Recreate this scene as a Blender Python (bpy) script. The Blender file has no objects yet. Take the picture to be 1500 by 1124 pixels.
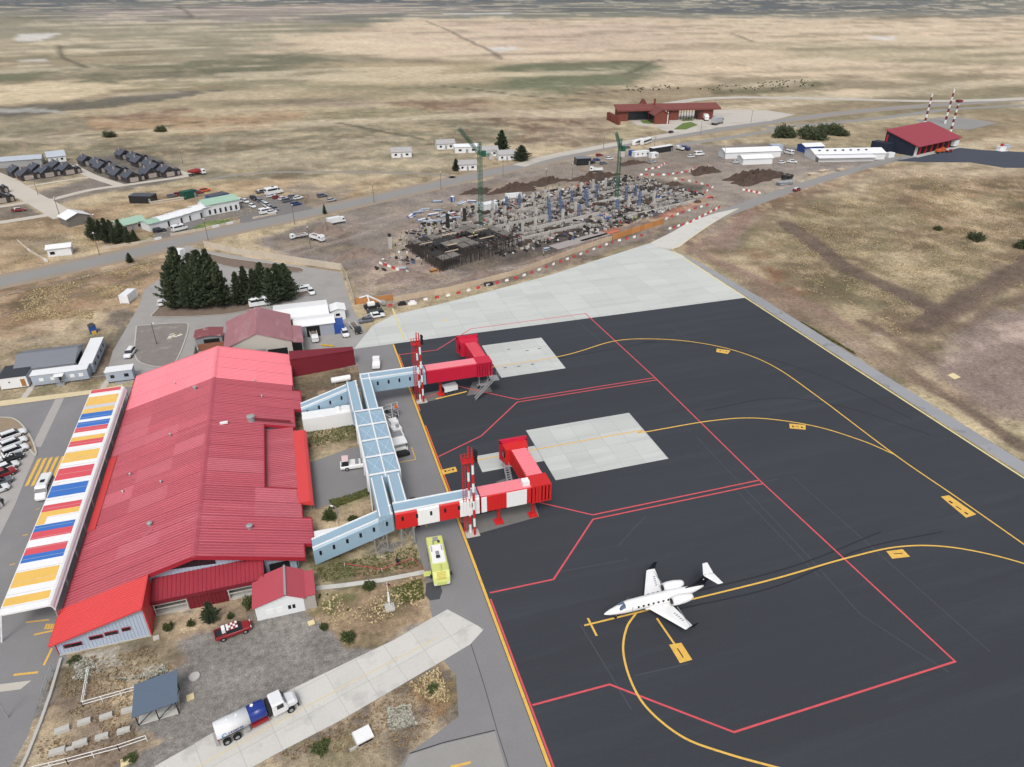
import bpy, math, random
import numpy as np
from mathutils import Vector, Matrix
random.seed(7); rng = np.random.default_rng(7)
scene = bpy.context.scene
COL = scene.collection
# ------------------------------------------------------------------ camera
PITCH = math.radians(29.4); HEAD = math.radians(17.2); FPX = 1040.0; CAMH = 80.0
cam = bpy.data.cameras.new('camera'); cam_ob = bpy.data.objects.new('camera', cam); COL.objects.link(cam_ob)
cam_ob.location = (0, 0, CAMH); cam_ob.rotation_euler = (math.pi/2 - PITCH, 0, -HEAD)
cam.sensor_width = 36.0; cam.lens = 36.0*FPX/1500.0; cam.clip_start = 1.0; cam.clip_end = 90000.0
scene.camera = cam_ob
scene.render.resolution_x = 1024; scene.render.resolution_y = 767
# ------------------------------------------------------------------ sky, sun, exposure (overcast)
HAZE_D = 0.000026
SUN_EL, SUN_AZ = math.radians(52), math.radians(200)     # azimuth clockwise from +Y
world = bpy.data.worlds.new('World'); scene.world = world; world.use_nodes = True
wn = world.node_tree.nodes; wl = world.node_tree.links; wn.clear()
sky = wn.new('ShaderNodeTexSky'); sky.sky_type = 'NISHITA'; sky.sun_disc = False
sky.sun_elevation = SUN_EL; sky.sun_rotation = SUN_AZ; sky.air_density = 1.0; sky.dust_density = 4.0; sky.ozone_density = 0.6
hs = wn.new('ShaderNodeHueSaturation'); hs.inputs['Saturation'].default_value = 0.42
bg = wn.new('ShaderNodeBackground'); bg.inputs['Strength'].default_value = 0.15
wo = wn.new('ShaderNodeOutputWorld')
wl.new(sky.outputs[0], hs.inputs['Color']); wl.new(hs.outputs[0], bg.inputs['Color']); wl.new(bg.outputs[0], wo.inputs['Surface'])
sl = bpy.data.lights.new('sun', 'SUN'); sl.energy = 1.5; sl.angle = math.radians(18); sl.color = (1.0, 0.97, 0.92)
so = bpy.data.objects.new('sun', sl); COL.objects.link(so); so.location = (0, 0, 200)
_sd = Vector((math.sin(SUN_AZ)*math.cos(SUN_EL), math.cos(SUN_AZ)*math.cos(SUN_EL), math.sin(SUN_EL)))
so.rotation_euler = (-_sd).to_track_quat('-Z', 'Y').to_euler()
scene.view_settings.view_transform = 'Standard'; scene.view_settings.look = 'None'
scene.view_settings.exposure = 0.14; scene.view_settings.gamma = 1.0; scene.view_settings.use_curve_mapping = False
# ------------------------------------------------------------------ photo pixel -> place on the ground (or at a height / on a wall plane)
_c, _s = math.cos(HEAD), math.sin(HEAD)
_F = np.array([_s*math.cos(PITCH), _c*math.cos(PITCH), -math.sin(PITCH)]); _R = np.array([_c, -_s, 0.0]); _U = np.cross(_R, _F)
def _ray(px, py): return FPX*_F + (px-750)*_R - (py-562)*_U
def P(px, py, z=0.0):
    d = _ray(px, py); t = (z-CAMH)/d[2]; return (d[0]*t, d[1]*t, z)
def G(px, py): p = P(px, py); return (p[0], p[1])
def atY(px, py, Y): d = _ray(px, py); t = Y/d[1]; return (d[0]*t, Y, CAMH+d[2]*t)
def atX(px, py, X): d = _ray(px, py); t = X/d[0]; return (X, d[1]*t, CAMH+d[2]*t)
# ------------------------------------------------------------------ materials
ALB = 0.78
def lin(c): c /= 255.0; return c/12.92 if c <= .04045 else ((c+.055)/1.055)**2.4
def S(r, g, b, k=None): k = ALB if k is None else k; return (lin(r)*k, lin(g)*k, lin(b)*k)
_mats = {}
def mat(name, rgb, rough=.75, var=.12, scale=.6, fine=6.0, bump=0.0, metallic=0.0, obj_var=0.0, spec=.3, stain=None, stretch=None):
    if name in _mats: return _mats[name]
    m = bpy.data.materials.new(name); m.use_nodes = True; n = m.node_tree.nodes; l = m.node_tree.links
    b = n['Principled BSDF']; b.inputs['Roughness'].default_value = rough; b.inputs['Metallic'].default_value = metallic
    b.inputs['Specular IOR Level'].default_value = spec
    geo = n.new('ShaderNodeNewGeometry'); src = geo.outputs['Position']
    if stretch:
        mp = n.new('ShaderNodeVectorMath'); mp.operation = 'MULTIPLY'; mp.inputs[1].default_value = stretch; l.new(src, mp.inputs[0]); src = mp.outputs[0]
    n1 = n.new('ShaderNodeTexNoise'); n1.inputs['Scale'].default_value = scale; n1.inputs['Detail'].default_value = 5; n1.inputs['Roughness'].default_value = .62
    n2 = n.new('ShaderNodeTexNoise'); n2.inputs['Scale'].default_value = fine; n2.inputs['Detail'].default_value = 3
    l.new(src, n1.inputs['Vector']); l.new(geo.outputs['Position'], n2.inputs['Vector'])
    a = n.new('ShaderNodeMath'); a.operation = 'ADD'; l.new(n1.outputs['Fac'], a.inputs[0]); l.new(n2.outputs['Fac'], a.inputs[1])
    r = n.new('ShaderNodeMapRange'); r.inputs['From Min'].default_value = .6; r.inputs['From Max'].default_value = 1.4
    r.inputs['To Min'].default_value = 1-var; r.inputs['To Max'].default_value = 1+var; l.new(a.outputs[0], r.inputs['Value'])
    val = r.outputs[0]
    if obj_var:
        oi = n.new('ShaderNodeObjectInfo'); r2 = n.new('ShaderNodeMapRange'); r2.inputs['To Min'].default_value = 1-obj_var; r2.inputs['To Max'].default_value = 1+obj_var
        l.new(oi.outputs['Random'], r2.inputs['Value']); mm = n.new('ShaderNodeMath'); mm.operation = 'MULTIPLY'
        l.new(val, mm.inputs[0]); l.new(r2.outputs[0], mm.inputs[1]); val = mm.outputs[0]
    vm = n.new('ShaderNodeVectorMath'); vm.operation = 'SCALE'; vm.inputs[0].default_value = rgb; l.new(val, vm.inputs['Scale'])
    out = vm.outputs[0]
    if stain:      # (rgb, scale, threshold, softness, amount)
        n3 = n.new('ShaderNodeTexNoise'); n3.inputs['Scale'].default_value = stain[1]; n3.inputs['Detail'].default_value = 6; n3.inputs['Roughness'].default_value = .65
        l.new(src, n3.inputs['Vector'])
        r3 = n.new('ShaderNodeMapRange'); r3.inputs['From Min'].default_value = stain[2]; r3.inputs['From Max'].default_value = stain[2]+stain[3]; r3.inputs['To Max'].default_value = stain[4]
        l.new(n3.outputs['Fac'], r3.inputs['Value'])
        mx = n.new('ShaderNodeMix'); mx.data_type = 'RGBA'; l.new(r3.outputs[0], mx.inputs['Factor']); l.new(out, mx.inputs['A']); mx.inputs['B'].default_value = (*stain[0], 1)
        out = mx.outputs['Result']
    l.new(out, b.inputs['Base Color'])
    if bump:
        bp = n.new('ShaderNodeBump'); bp.inputs['Strength'].default_value = bump; bp.inputs['Distance'].default_value = .05
        l.new(n2.outputs['Fac'], bp.inputs['Height']); l.new(bp.outputs[0], b.inputs['Normal'])
    _mats[name] = m; return m
# ------------------------------------------------------------------ mesh collector and scene helpers
def wloc(o):
    v = Vector((0, 0, 0))
    while o is not None: v += o.location; o = o.parent
    return v
class MB:
    def __init__(s): s.v = []; s.f = []
    def face(s, pts): k = len(s.v); s.v += [tuple(p) for p in pts]; s.f.append(tuple(range(k, k+len(pts)))); return s
    def bx(s, x0, x1, y0, y1, z0, z1):
        k = len(s.v); s.v += [(x, y, z) for z in (z0, z1) for x, y in ((x0, y0), (x1, y0), (x1, y1), (x0, y1))]
        s.f += [tuple(k+i for i in q) for q in ((0, 3, 2, 1), (4, 5, 6, 7), (0, 1, 5, 4), (1, 2, 6, 5), (2, 3, 7, 6), (3, 0, 4, 7))]; return s
    def rbx(s, cx, cy, z0, z1, lx, ly, rz=0, top=1.0):
        c, n = math.cos(rz), math.sin(rz); k = len(s.v)
        for z, q in ((z0, 1.0), (z1, top)):
            for a, b in ((-.5, -.5), (.5, -.5), (.5, .5), (-.5, .5)):
                x, y = a*lx*q, b*ly*q; s.v.append((cx+x*c-y*n, cy+x*n+y*c, z))
        s.f += [tuple(k+i for i in q) for q in ((0, 3, 2, 1), (4, 5, 6, 7), (0, 1, 5, 4), (1, 2, 6, 5), (2, 3, 7, 6), (3, 0, 4, 7))]; return s
    def prism(s, poly, z0, z1):
        if sum(poly[i][0]*poly[(i+1) % len(poly)][1]-poly[(i+1) % len(poly)][0]*poly[i][1] for i in range(len(poly))) < 0: poly = poly[::-1]
        n = len(poly); k = len(s.v); s.v += [(p[0], p[1], z0) for p in poly]+[(p[0], p[1], z1) for p in poly]
        s.f.append(tuple(k+n+i for i in range(n))); s.f.append(tuple(k+n-1-i for i in range(n)))
        for i in range(n): j = (i+1) % n; s.f.append((k+i, k+j, k+n+j, k+n+i))
        return s
    def loft(s, rings, cap=True):
        n = len(rings[0]); k = len(s.v)
        for r in rings: s.v += [tuple(p) for p in r]
        for i in range(len(rings)-1):
            for j in range(n): a = k+i*n+j; b = k+i*n+(j+1) % n; s.f.append((a, b, b+n, a+n))
        if cap: s.f.append(tuple(k+n-1-j for j in range(n))); s.f.append(tuple(k+(len(rings)-1)*n+j for j in range(n)))
        return s
    def tube(s, p0, p1, r, r1=None, n=6, cap=True):
        r1 = r if r1 is None else r1; p0 = Vector(p0); p1 = Vector(p1); d = (p1-p0).normalized()
        a = d.orthogonal().normalized(); b = d.cross(a)
        return s.loft([[p+(a*math.cos(t)+b*math.sin(t))*q for t in [2*math.pi*i/n for i in range(n)]] for p, q in ((p0, r), (p1, r1))], cap)
    def bar(s, p0, p1, w): return s.tube(p0, p1, w*.707, n=4)
    def build(s, name, m, parent=None, world=True, smooth=False, loc=None):
        me = bpy.data.meshes.new(name); o = wloc(parent) if (parent is not None and world) else Vector((0, 0, 0))
        if loc is not None: o = Vector(loc)
        vs = [(v[0]-o.x, v[1]-o.y, v[2]-o.z) for v in s.v]
        me.from_pydata(vs, [], s.f); me.validate(); me.update()
        if smooth: me.polygons.foreach_set('use_smooth', [True]*len(me.polygons))
        if m: me.materials.append(m)
        ob = bpy.data.objects.new(name, me); COL.objects.link(ob)
        if parent is not None: ob.parent = parent
        if loc is not None: ob.location = o
        return ob
def tag(o, label, cat, group=None, kind=None):
    if label: o['label'] = label
    if cat: o['category'] = cat
    if group: o['group'] = group
    if kind: o['kind'] = kind
    return o
def thing(name, label, cat, loc=(0, 0, 0), rz=0, group=None):
    o = bpy.data.objects.new(name, None); COL.objects.link(o); o.empty_display_size = .5
    o.location = loc; o.rotation_euler = (0, 0, rz); return tag(o, label, cat, group)
def struct(o): o['kind'] = 'structure'; return o
def copy_tree(o, parent=None):
    c = o.copy(); COL.objects.link(c); c.parent = parent
    for ch in o.children: copy_tree(ch, c)
    return c
def put(proto, loc, rz, label=None, group=None, scale=None, mats=None, cat=None):
    """first use moves the prototype itself, later uses copy it; mats = {part name: material}"""
    if proto.get('_used'): o = copy_tree(proto)
    else: o = proto; o['_used'] = True
    o.location = loc; o.rotation_euler = (0, 0, rz)
    if scale: o.scale = (scale,)*3 if not hasattr(scale, '__len__') else scale
    if label: o['label'] = label
    if group: o['group'] = group
    if cat: o['category'] = cat
    for q in ([o] if o.type == 'MESH' else [])+list(o.children_recursive):
        if q.type == 'MESH' and mats:
            k = q.name.split('.')[0]
            if k in mats: q.material_slots[0].link = 'OBJECT'; q.material_slots[0].material = mats[k]
    return o
def heading(a, b): return math.atan2(b[1]-a[1], b[0]-a[0])
def catmull(pts, n=8):
    pts = [Vector((p[0], p[1], 0)) for p in pts]; out = []
    q = [pts[0]*2-pts[1]]+pts+[pts[-1]*2-pts[-2]]
    for i in range(1, len(q)-2):
        for k in range(n):
            t = k/n; a, b, c, d = q[i-1:i+3]
            out.append(.5*((2*b)+(c-a)*t+(2*a-5*b+4*c-d)*t*t+(3*b-a-3*c+d)*t**3))
    out.append(pts[-1]); return [(p.x, p.y) for p in out]
def ribbon(mb, pts, w, z, closed=False):
    n = len(pts); L = []; Rr = []
    for i, p in enumerate(pts):
        a = Vector(pts[max(i-1, 0)]); b = Vector(pts[min(i+1, n-1)])
        if 0 < i < n-1:
            d1 = (Vector(p)-a).normalized(); d2 = (b-Vector(p)).normalized(); d = (d1+d2).normalized(); k = 1/max(.4, d.dot(d1))
        else: d = (b-a).normalized(); k = 1
        ww = (w[i] if hasattr(w, '__len__') else w)*.5*k
        L.append((p[0]-d.y*ww, p[1]+d.x*ww, z)); Rr.append((p[0]+d.y*ww, p[1]-d.x*ww, z))
    k = len(mb.v); mb.v += L+Rr
    for i in range(n-1): mb.f.append((k+n+i, k+n+i+1, k+i+1, k+i))
    return mb
def poly_sheet(name, pxs, z, m, parent=None, world_pts=False):
    pts = pxs if world_pts else [G(*p) for p in pxs]
    a = sum(pts[i][0]*pts[(i+1) % len(pts)][1]-pts[(i+1) % len(pts)][0]*pts[i][1] for i in range(len(pts)))
    if a < 0: pts = pts[::-1]
    o = MB().face([(p[0], p[1], z) for p in pts]).build(name, m, parent)
    return o
def clip_poly(poly, x0, x1, y0, y1):
    for ax, lim, sg in ((0, x0, 1), (0, x1, -1), (1, y0, 1), (1, y1, -1)):
        out = []
        for i in range(len(poly)):
            a, b = poly[i], poly[(i+1) % len(poly)]; da = (a[ax]-lim)*sg; db = (b[ax]-lim)*sg
            if da >= 0: out.append(a)
            if (da > 0 and db < 0) or (da < 0 and db > 0):
                t = da/(da-db); out.append((a[0]+(b[0]-a[0])*t, a[1]+(b[1]-a[1])*t))
        poly = out
        if len(poly) < 3: return []
    return poly
def slabs(parent, poly, size, gap, z0, z1, m, ang=0.0, ox=0.0, oy=0.0, name='concrete_slab'):
    """cut a polygon into slabs with open joints, each slab an object"""
    c, s = math.cos(-ang), math.sin(-ang); rp = [(p[0]*c-p[1]*s, p[0]*s+p[1]*c) for p in poly]
    sx, sy = size if hasattr(size, '__len__') else (size, size)
    xs = [p[0] for p in rp]; ys = [p[1] for p in rp]; k = 0; c2, s2 = math.cos(ang), math.sin(ang)
    i0 = math.floor((min(xs)-ox)/sx); j0 = math.floor((min(ys)-oy)/sy)
    for i in range(i0, math.ceil((max(xs)-ox)/sx)):
        for j in range(j0, math.ceil((max(ys)-oy)/sy)):
            q = clip_poly(rp, ox+i*sx+gap/2, ox+(i+1)*sx-gap/2, oy+j*sy+gap/2, oy+(j+1)*sy-gap/2)
            if len(q) < 3: continue
            ar = abs(sum(q[a][0]*q[(a+1) % len(q)][1]-q[(a+1) % len(q)][0]*q[a][1] for a in range(len(q))))/2
            if ar < .12: continue
            MB().prism([(p[0]*c2-p[1]*s2, p[0]*s2+p[1]*c2) for p in q], z0, z1+random.uniform(0, .004)).build(name, m, parent); k += 1
    return k
# ================================================================== GROUND
def vnoise(x, y, seed=0):
    xi = np.floor(x).astype(np.int64); yi = np.floor(y).astype(np.int64); xf = x-xi; yf = y-yi
    def h(a, b):
        n = (a*374761393+b*668265263+seed*1442695041) & 0xffffffff; n = ((n ^ (n >> 13))*1274126177) & 0xffffffff
        return ((n ^ (n >> 16)) & 0xffff)/65535.0
    u = xf*xf*(3-2*xf); v = yf*yf*(3-2*yf)
    return (h(xi, yi)*(1-u)+h(xi+1, yi)*u)*(1-v)+(h(xi, yi+1)*(1-u)+h(xi+1, yi+1)*u)*v
def fbm(x, y, seed=0, o=5):
    t = 0; a = .5; s = 0
    for k in range(o): t = t+a*vnoise(x, y, seed+k*17); s += a; x = x*2.03+11.3; y = y*2.03+5.7; a *= .55
    return t/s
def seg_dist(X, Y, poly, closed=True):
    d = np.full(X.shape, 1e12); inside = np.zeros(X.shape, bool); n = len(poly)
    for i in range(n if closed else n-1):
        ax, ay = poly[i]; bx, by = poly[(i+1) % n]; dx, dy = bx-ax, by-ay
        t = np.clip(((X-ax)*dx+(Y-ay)*dy)/(dx*dx+dy*dy+1e-9), 0, 1)
        d = np.minimum(d, (X-ax-t*dx)**2+(Y-ay-t*dy)**2)
        if closed and ay != by:
            c = ((ay > Y) != (by > Y)) & (X < (bx-ax)*(Y-ay)/(by-ay)+ax); inside ^= c
    d = np.sqrt(d); return np.where(inside, -d, d) if closed else d
def build_ground():
    py = np.concatenate([np.linspace(1240, 1130, 12), np.arange(1126, 20, -2.3), np.arange(20, -22, -1.0)])
    rad = []
    for y in py:
        d = _ray(750, y); rad.append(CAMH*math.hypot(d[0], d[1])/-d[2])
    rad = np.array([0.5, 8, 18, 28]+rad+[22000, 40000, 70000]); rad = np.unique(rad)
    fr = np.radians(np.arange(-46, 46.01, .165)); bk = np.radians(np.arange(50, 314, 6.0))
    ang = np.concatenate([fr, bk])+HEAD           # clockwise from +Y
    nr, na = len(rad), len(ang)
    A, Rr = np.meshgrid(ang, rad); X = (np.sin(A)*Rr).ravel(); Y = (np.cos(A)*Rr).ravel(); D = Rr.ravel()
    Z = np.zeros_like(X)
    hm = np.clip((D-3300)/4500, 0, 1); Z += hm*hm*(260*fbm(X/2600, Y/2600, 5, 4)**1.5+20)
    # ---- colour of soil and plants
    warp = lambda s, a, sd: ((fbm(X/s, Y/s, sd, 4)-.5)*2*a, (fbm(X/s+40, Y/s+9, sd+3, 4)-.5)*2*a)
    tan = np.array(S(196, 176, 140)); lt = np.array(S(214, 194, 160)); ol = np.array(S(152, 142, 110)); br = np.array(S(134, 112, 90)); gr = np.array(S(112, 114, 84)); rb = np.array(S(122, 92, 76))
    gry = np.array(S(132, 126, 122)); drt = np.array(S(150, 133, 124)); dk = np.array(S(92, 84, 74)); pnk = np.array(S(188, 168, 158)); wht = np.array(S(225, 222, 215)); gold = np.array(S(188, 154, 112))
    C = np.tile(ol, (len(X), 1))
    def mixin(c, m):
        nonlocal C; C = C*(1-m[:, None])+np.array(c)[None, :]*m[:, None]
    sm = lambda v, a, b: np.clip((v-a)/(b-a), 0, 1)
    n_big = fbm(X/420, Y/160, 11, 5); n_mid = fbm(X/60, Y/60, 23, 5); n_str = fbm(X/900, Y/240, 31, 5); n_sm = fbm(X/9, Y/9, 41, 4); n_fs = fbm(X/150, Y/46, 53, 5); n_fl = fbm(X/520, Y/90, 59, 5)
    mixin(tan, sm(n_big, .42, .62)); mixin(gr, .6*sm(n_str, .56, .68)); mixin(br, .5*sm(n_mid, .55, .72)); mixin(lt, .5*sm(n_mid, .45, .30))
    def patch(pxs, c, op=1.0, soft=.05, wamp=.06, rough=0.0, world=False, line=None):
        nonlocal C
        pts = [G(*p) for p in pxs]; r0 = np.mean([math.hypot(*p) for p in pts])
        wx, wy = warp(max(r0*.07, 6), r0*wamp, int(abs(pts[0][0]*7)) % 97)
        d = seg_dist(X+wx, Y+wy, pts, line is None)
        if line is not None: d = d-line
        m = op*sm(d, soft*r0, -soft*r0*.3)
        if rough: m = m*sm(fbm(X/(r0*.05), Y/(r0*.03), 77, 5), .5-rough*.3, .5+rough*.12)
        mixin(c, m)
    # far plain
    patch([(-60, -8), (1600, -8), (1600, 26), (900, 30), (400, 34), (-60, 40)], S(140, 140, 126), .85, .25, .2)
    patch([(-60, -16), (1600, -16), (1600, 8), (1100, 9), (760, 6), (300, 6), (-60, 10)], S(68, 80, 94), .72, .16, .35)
    patch([(250, 10), (560, 8), (640, 16), (420, 26), (280, 24)], pnk, .6, .1, .2)
    patch([(0, 40), (420, 34), (640, 60), (400, 70), (0, 62)], S(160, 152, 126), .8, .1, .2)
    patch([(620, 28), (1600, 26), (1600, 120), (1300, 120), (960, 126), (800, 92), (560, 85), (420, 60)], S(220, 196, 164), .95, .06, .12)
    patch([(600, 34), (1000, 36), (980, 60), (700, 80)], S(208, 182, 160), .6, .08, .12)
    patch([(1060, 58), (1500, 70), (1500, 92), (1180, 90)], S(178, 166, 132), .7, .04, .1)
    patch([(1040, 118), (1500, 108), (1500, 140), (1240, 138), (1020, 130)], S(140, 128, 100), .75, .03, .1)
    patch([(1100, 98), (1160, 100), (1290, 104), (1180, 107)], lt, .8, .02, .05)
    patch([(720, 100), (800, 92), (930, 93), (960, 97), (900, 125), (830, 138), (740, 135)], S(112, 118, 88), .9, .025, .06)
    patch([(500, 96), (700, 92), (760, 112), (640, 124), (500, 120)], S(196, 176, 138), .8, .05, .12)
    patch([(60, 100), (260, 92), (440, 76), (470, 84), (300, 106), (140, 122)], S(116, 116, 90), .85, .04, .14, .5)
    patch([(-40, 104), (90, 100), (120, 112), (-40, 124)], S(110, 114, 84), .8, .03, .1)
    patch([(-40, 66), (140, 60), (230, 64), (100, 80), (-40, 82)], S(206, 190, 158), .8, .03, .1, .4)
    patch([(-40, 124), (150, 118), (210, 124), (120, 142), (-40, 156)], S(214, 194, 156), .9, .02, .08)
    patch([(-40, 156), (120, 146), (330, 130), (320, 136), (180, 156), (-40, 172)], S(104, 100, 92), .9, .008, .05)
    patch([(-20, 164), (60, 160), (90, 163), (20, 168)], S(186, 184, 176), .9, .006, .04)
    patch([(100, 172), (260, 164), (250, 182), (130, 190)], S(132, 98, 82), .8, .02, .08, .4)
    patch([(110, 186), (300, 172), (420, 170), (440, 182), (240, 196), (130, 200)], S(184, 150, 112), .85, .02, .1, .6)
    patch([(0, 172), (110, 174), (130, 200), (300, 198), (520, 172), (640, 170), (760, 190), (700, 232), (560, 270), (330, 290), (250, 262), (180, 225), (0, 232)], S(146, 137, 112), .9, .01, .03)
    patch([(430, 155), (470, 150), (560, 158), (520, 166)], S(160, 140, 124), .9, .02, .1, .6)
    patch([(700, 145), (760, 142), (900, 145), (880, 165), (640, 158)], S(176, 156, 122), .7, .02, .08)
    patch([(590, 148), (740, 143), (720, 158), (600, 158)], S(138, 108, 88), .85, .02, .08)
    patch([(650, 165), (860, 163), (890, 172), (880, 205), (800, 215), (770, 190)], S(122, 95, 80), .9, .02, .06)
    patch([(800, 182), (890, 188), (900, 205), (840, 218), (790, 205)], S(166, 148, 124), .6, .02, .08)
    patch([(860, 136), (1040, 128), (1100, 140), (960, 152), (880, 150)], S(150, 132, 104), .8, .02, .08)
    patch([(1010, 128), (1180, 118), (1220, 128), (1080, 136)], S(112, 108, 78), .9, .01, .06, .8)
    patch([(1050, 148), (1330, 150), (1330, 160), (1140, 170), (1060, 172)], S(172, 152, 122), .8, .01, .05)
    patch([(1400, 165), (1560, 165), (1560, 222), (1440, 216), (1380, 200)], S(150, 124, 96), .7, .02, .08, .6)
    # left of the terminal and round the estate
    patch([(-60, 330), (150, 300), (290, 268), (560, 262), (560, 290), (190, 370), (-60, 412)], S(178, 150, 114), .9, .012, .05)
    patch([(-60, 424), (160, 385), (250, 368), (258, 395), (205, 440), (185, 500), (150, 540), (-60, 560)], S(172, 142, 110), .95, .012, .04)
    patch([(60, 350), (105, 345), (130, 385), (60, 395)], S(150, 134, 116), .8, .01, .05)
    patch([(0, 432), (200, 395), (240, 392), (180, 470), (60, 470)], S(160, 128, 96), .7, .02, .08, .7)
    patch([(30, 485), (120, 462), (150, 470), (90, 500)], S(208, 184, 152), .8, .01, .05)
    patch([(80, 495), (165, 455), (205, 450), (185, 480), (165, 540), (30, 540), (-30, 540), (-30, 505)], S(128, 116, 106), .9, .01, .04)
    patch([(-60, 505), (60, 500), (110, 525), (-60, 545)], S(120, 98, 80), .7, .015, .06, .6)
    for q in ([(130, 345), (200, 325), (300, 300)], [(0, 448), (120, 420), (240, 385)], [(0, 460), (130, 428), (230, 396)]): patch(q, S(126, 112, 98), .7, .006, .01, line=.8)
    patch([(330, 305), (420, 275), (500, 275), (500, 300), (440, 312), (360, 315)], S(150, 136, 122), .85, .012, .04)
    patch([(85, 250), (130, 262), (175, 280), (260, 262), (235, 235), (190, 225), (130, 232)], S(118, 112, 106), .95, .006, .02)
    patch([(40, 285), (130, 262), (180, 275), (70, 300)], S(136, 126, 120), .95, .006, .01)
    patch([(-30, 255), (20, 258), (60, 270), (130, 250), (90, 238), (10, 240)], S(128, 120, 112), .9, .006, .02)
    patch([(-60, 300), (40, 300), (55, 318), (-60, 325)], S(126, 116, 110), .95, .006, .01)
    patch([(255, 330), (300, 322), (335, 322), (330, 330), (268, 342)], S(84, 120, 46), .95, .004, .004)
    patch([(202, 350), (226, 344), (234, 350), (206, 358)], S(84, 112, 48), .95, .004, .006)
    # building site
    patch([(390, 350), (470, 318), (600, 285), (760, 248), (880, 225), (1010, 212), (1140, 212), (1300, 232), (1190, 262), (1090, 300), (960, 352), (800, 402), (570, 444), (522, 446), (505, 394), (420, 378)], S(148, 137, 129), 1.0, .008, .02)
    patch([(520, 440), (560, 380), (600, 350), (660, 400), (760, 400), (880, 360), (830, 385), (600, 438)], S(134, 120, 112), .8, .01, .04, .7)
    patch([(560, 340), (640, 300), (760, 262), (900, 235), (1050, 240), (1030, 262), (900, 262), (740, 300), (640, 322), (560, 352)], S(156, 138, 128), .8, .01, .03, .4)
    patch([(600, 392), (690, 340), (900, 262), (1030, 270), (980, 318), (820, 372), (700, 398)], S(88, 80, 76), .9, .008, .02)
    patch([(405, 345), (470, 325), (520, 340), (530, 372), (450, 378)], S(120, 108, 100), .8, .01, .04)
    patch([(560, 375), (600, 362), (640, 395), (580, 430), (530, 420)], S(168, 146, 136), .8, .012, .05)
    patch([(650, 425), (800, 392), (930, 350), (1000, 318), (1060, 300), (1000, 330), (900, 370), (760, 412)], S(120, 106, 98), .8, .006, .02, .7)
    patch([(880, 338), (960, 318), (1040, 285), (1050, 290), (960, 325), (885, 345)], S(200, 120, 98), .7, .003, .006)
    # right-hand field
    patch([(1000, 365), (1090, 310), (1330, 240), (1500, 250), (1600, 260), (1600, 640), (1500, 620), (1300, 540), (1100, 420)], S(146, 126, 100), .95, .01, .02)
    patch([(1130, 325), (1230, 285), (1330, 300), (1400, 360), (1440, 410), (1370, 440), (1270, 400)], S(158, 143, 110), .6, .02, .05)
    patch([(1095, 335), (1150, 340), (1310, 450), (1250, 470), (1110, 375)], S(158, 144, 110), .7, .02, .05)
    patch([(1280, 245), (1560, 258), (1560, 420), (1420, 350), (1320, 290)], S(150, 118, 92), .65, .03, .08, .6)
    patch([(1320, 255), (1560, 280), (1560, 340), (1400, 310)], S(190, 162, 126), .6, .03, .1, .55)
    patch([(1400, 270), (1500, 280), (1560, 300), (1460, 300)], S(104, 98, 72), .8, .02, .08, .7)
    patch([(1060, 312), (1140, 285), (1270, 248), (1285, 254), (1160, 296), (1080, 325)], S(126, 92, 70), .85, .006, .01)
    patch([(1190, 400), (1270, 410), (1260, 450), (1170, 430)], S(112, 98, 74), .7, .02, .06)
    patch([(1110, 395), (1180, 420), (1180, 440), (1120, 430)], S(138, 96, 70), .7, .02, .08, .5)
    patch([(1085, 395), (1180, 445), (1340, 530), (1480, 610), (1460, 620), (1300, 540), (1120, 440)], S(152, 132, 116), .85, .012, .03)
    patch([(1235, 500), (1275, 490), (1290, 515), (1250, 525)], S(202, 182, 168), .8, .01, .04)
    patch([(1340, 540), (1400, 480), (1560, 430), (1560, 640), (1450, 600)], S(160, 142, 132), .9, .012, .03)
    patch([(1385, 540), (1440, 480), (1530, 455), (1530, 480), (1430, 535)], S(206, 182, 170), .8, .008, .03, .4)
    patch([(1230, 470), (1330, 500), (1300, 520)], S(180, 156, 122), .7, .012, .04)
    patch([(985, 345), (1020, 330), (1100, 312), (1085, 350), (1030, 378)], S(158, 138, 126), .85, .01, .02)
    patch([(1175, 465), (1215, 490), (1245, 520), (1235, 522), (1190, 492)], S(96, 98, 58), .8, .006, .02)
    # lower left yard
    patch([(60, 985), (90, 965), (230, 932), (260, 905), (372, 872), (470, 860), (560, 800), (625, 790), (640, 900), (400, 1030), (200, 1140), (-80, 1160), (-40, 1080)], S(140, 135, 129), 1.0, .012, .02)
    patch([(225, 905), (370, 868), (375, 900), (300, 925), (240, 945)], S(150, 124, 100), .9, .01, .04)
    patch([(90, 962), (215, 940), (270, 975), (240, 1000), (190, 1050), (230, 1090), (130, 1140), (10, 1140), (60, 1040)], S(140, 120, 100), .9, .012, .04)
    patch([(90, 968), (170, 950), (230, 985), (190, 1000), (110, 1000)], S(196, 196, 184), .55, .008, .06, .75)
    patch([(462, 870), (620, 832), (640, 895), (540, 945), (500, 948), (455, 900)], S(172, 146, 112), .95, .01, .03)
    patch([(462, 862), (520, 880), (510, 900), (462, 890)], S(98, 106, 58), .8, .012, .06, .3)
    patch([(575, 860), (615, 850), (622, 880), (585, 885)], S(96, 108, 58), .85, .01, .05, .3)
    patch([(458, 830), (610, 790), (622, 835), (468, 860)], S(122, 116, 78), .9, .012, .05)
    patch([(520, 835), (600, 822), (620, 838), (500, 848)], S(152, 122, 98), .8, .008, .04)
    patch([(440, 720), (470, 735), (548, 705), (560, 760), (460, 775)], S(140, 116, 90), .95, .01, .03)
    patch([(478, 732), (545, 712), (545, 726), (480, 750)], S(88, 100, 50), .9, .008, .03)
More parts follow.
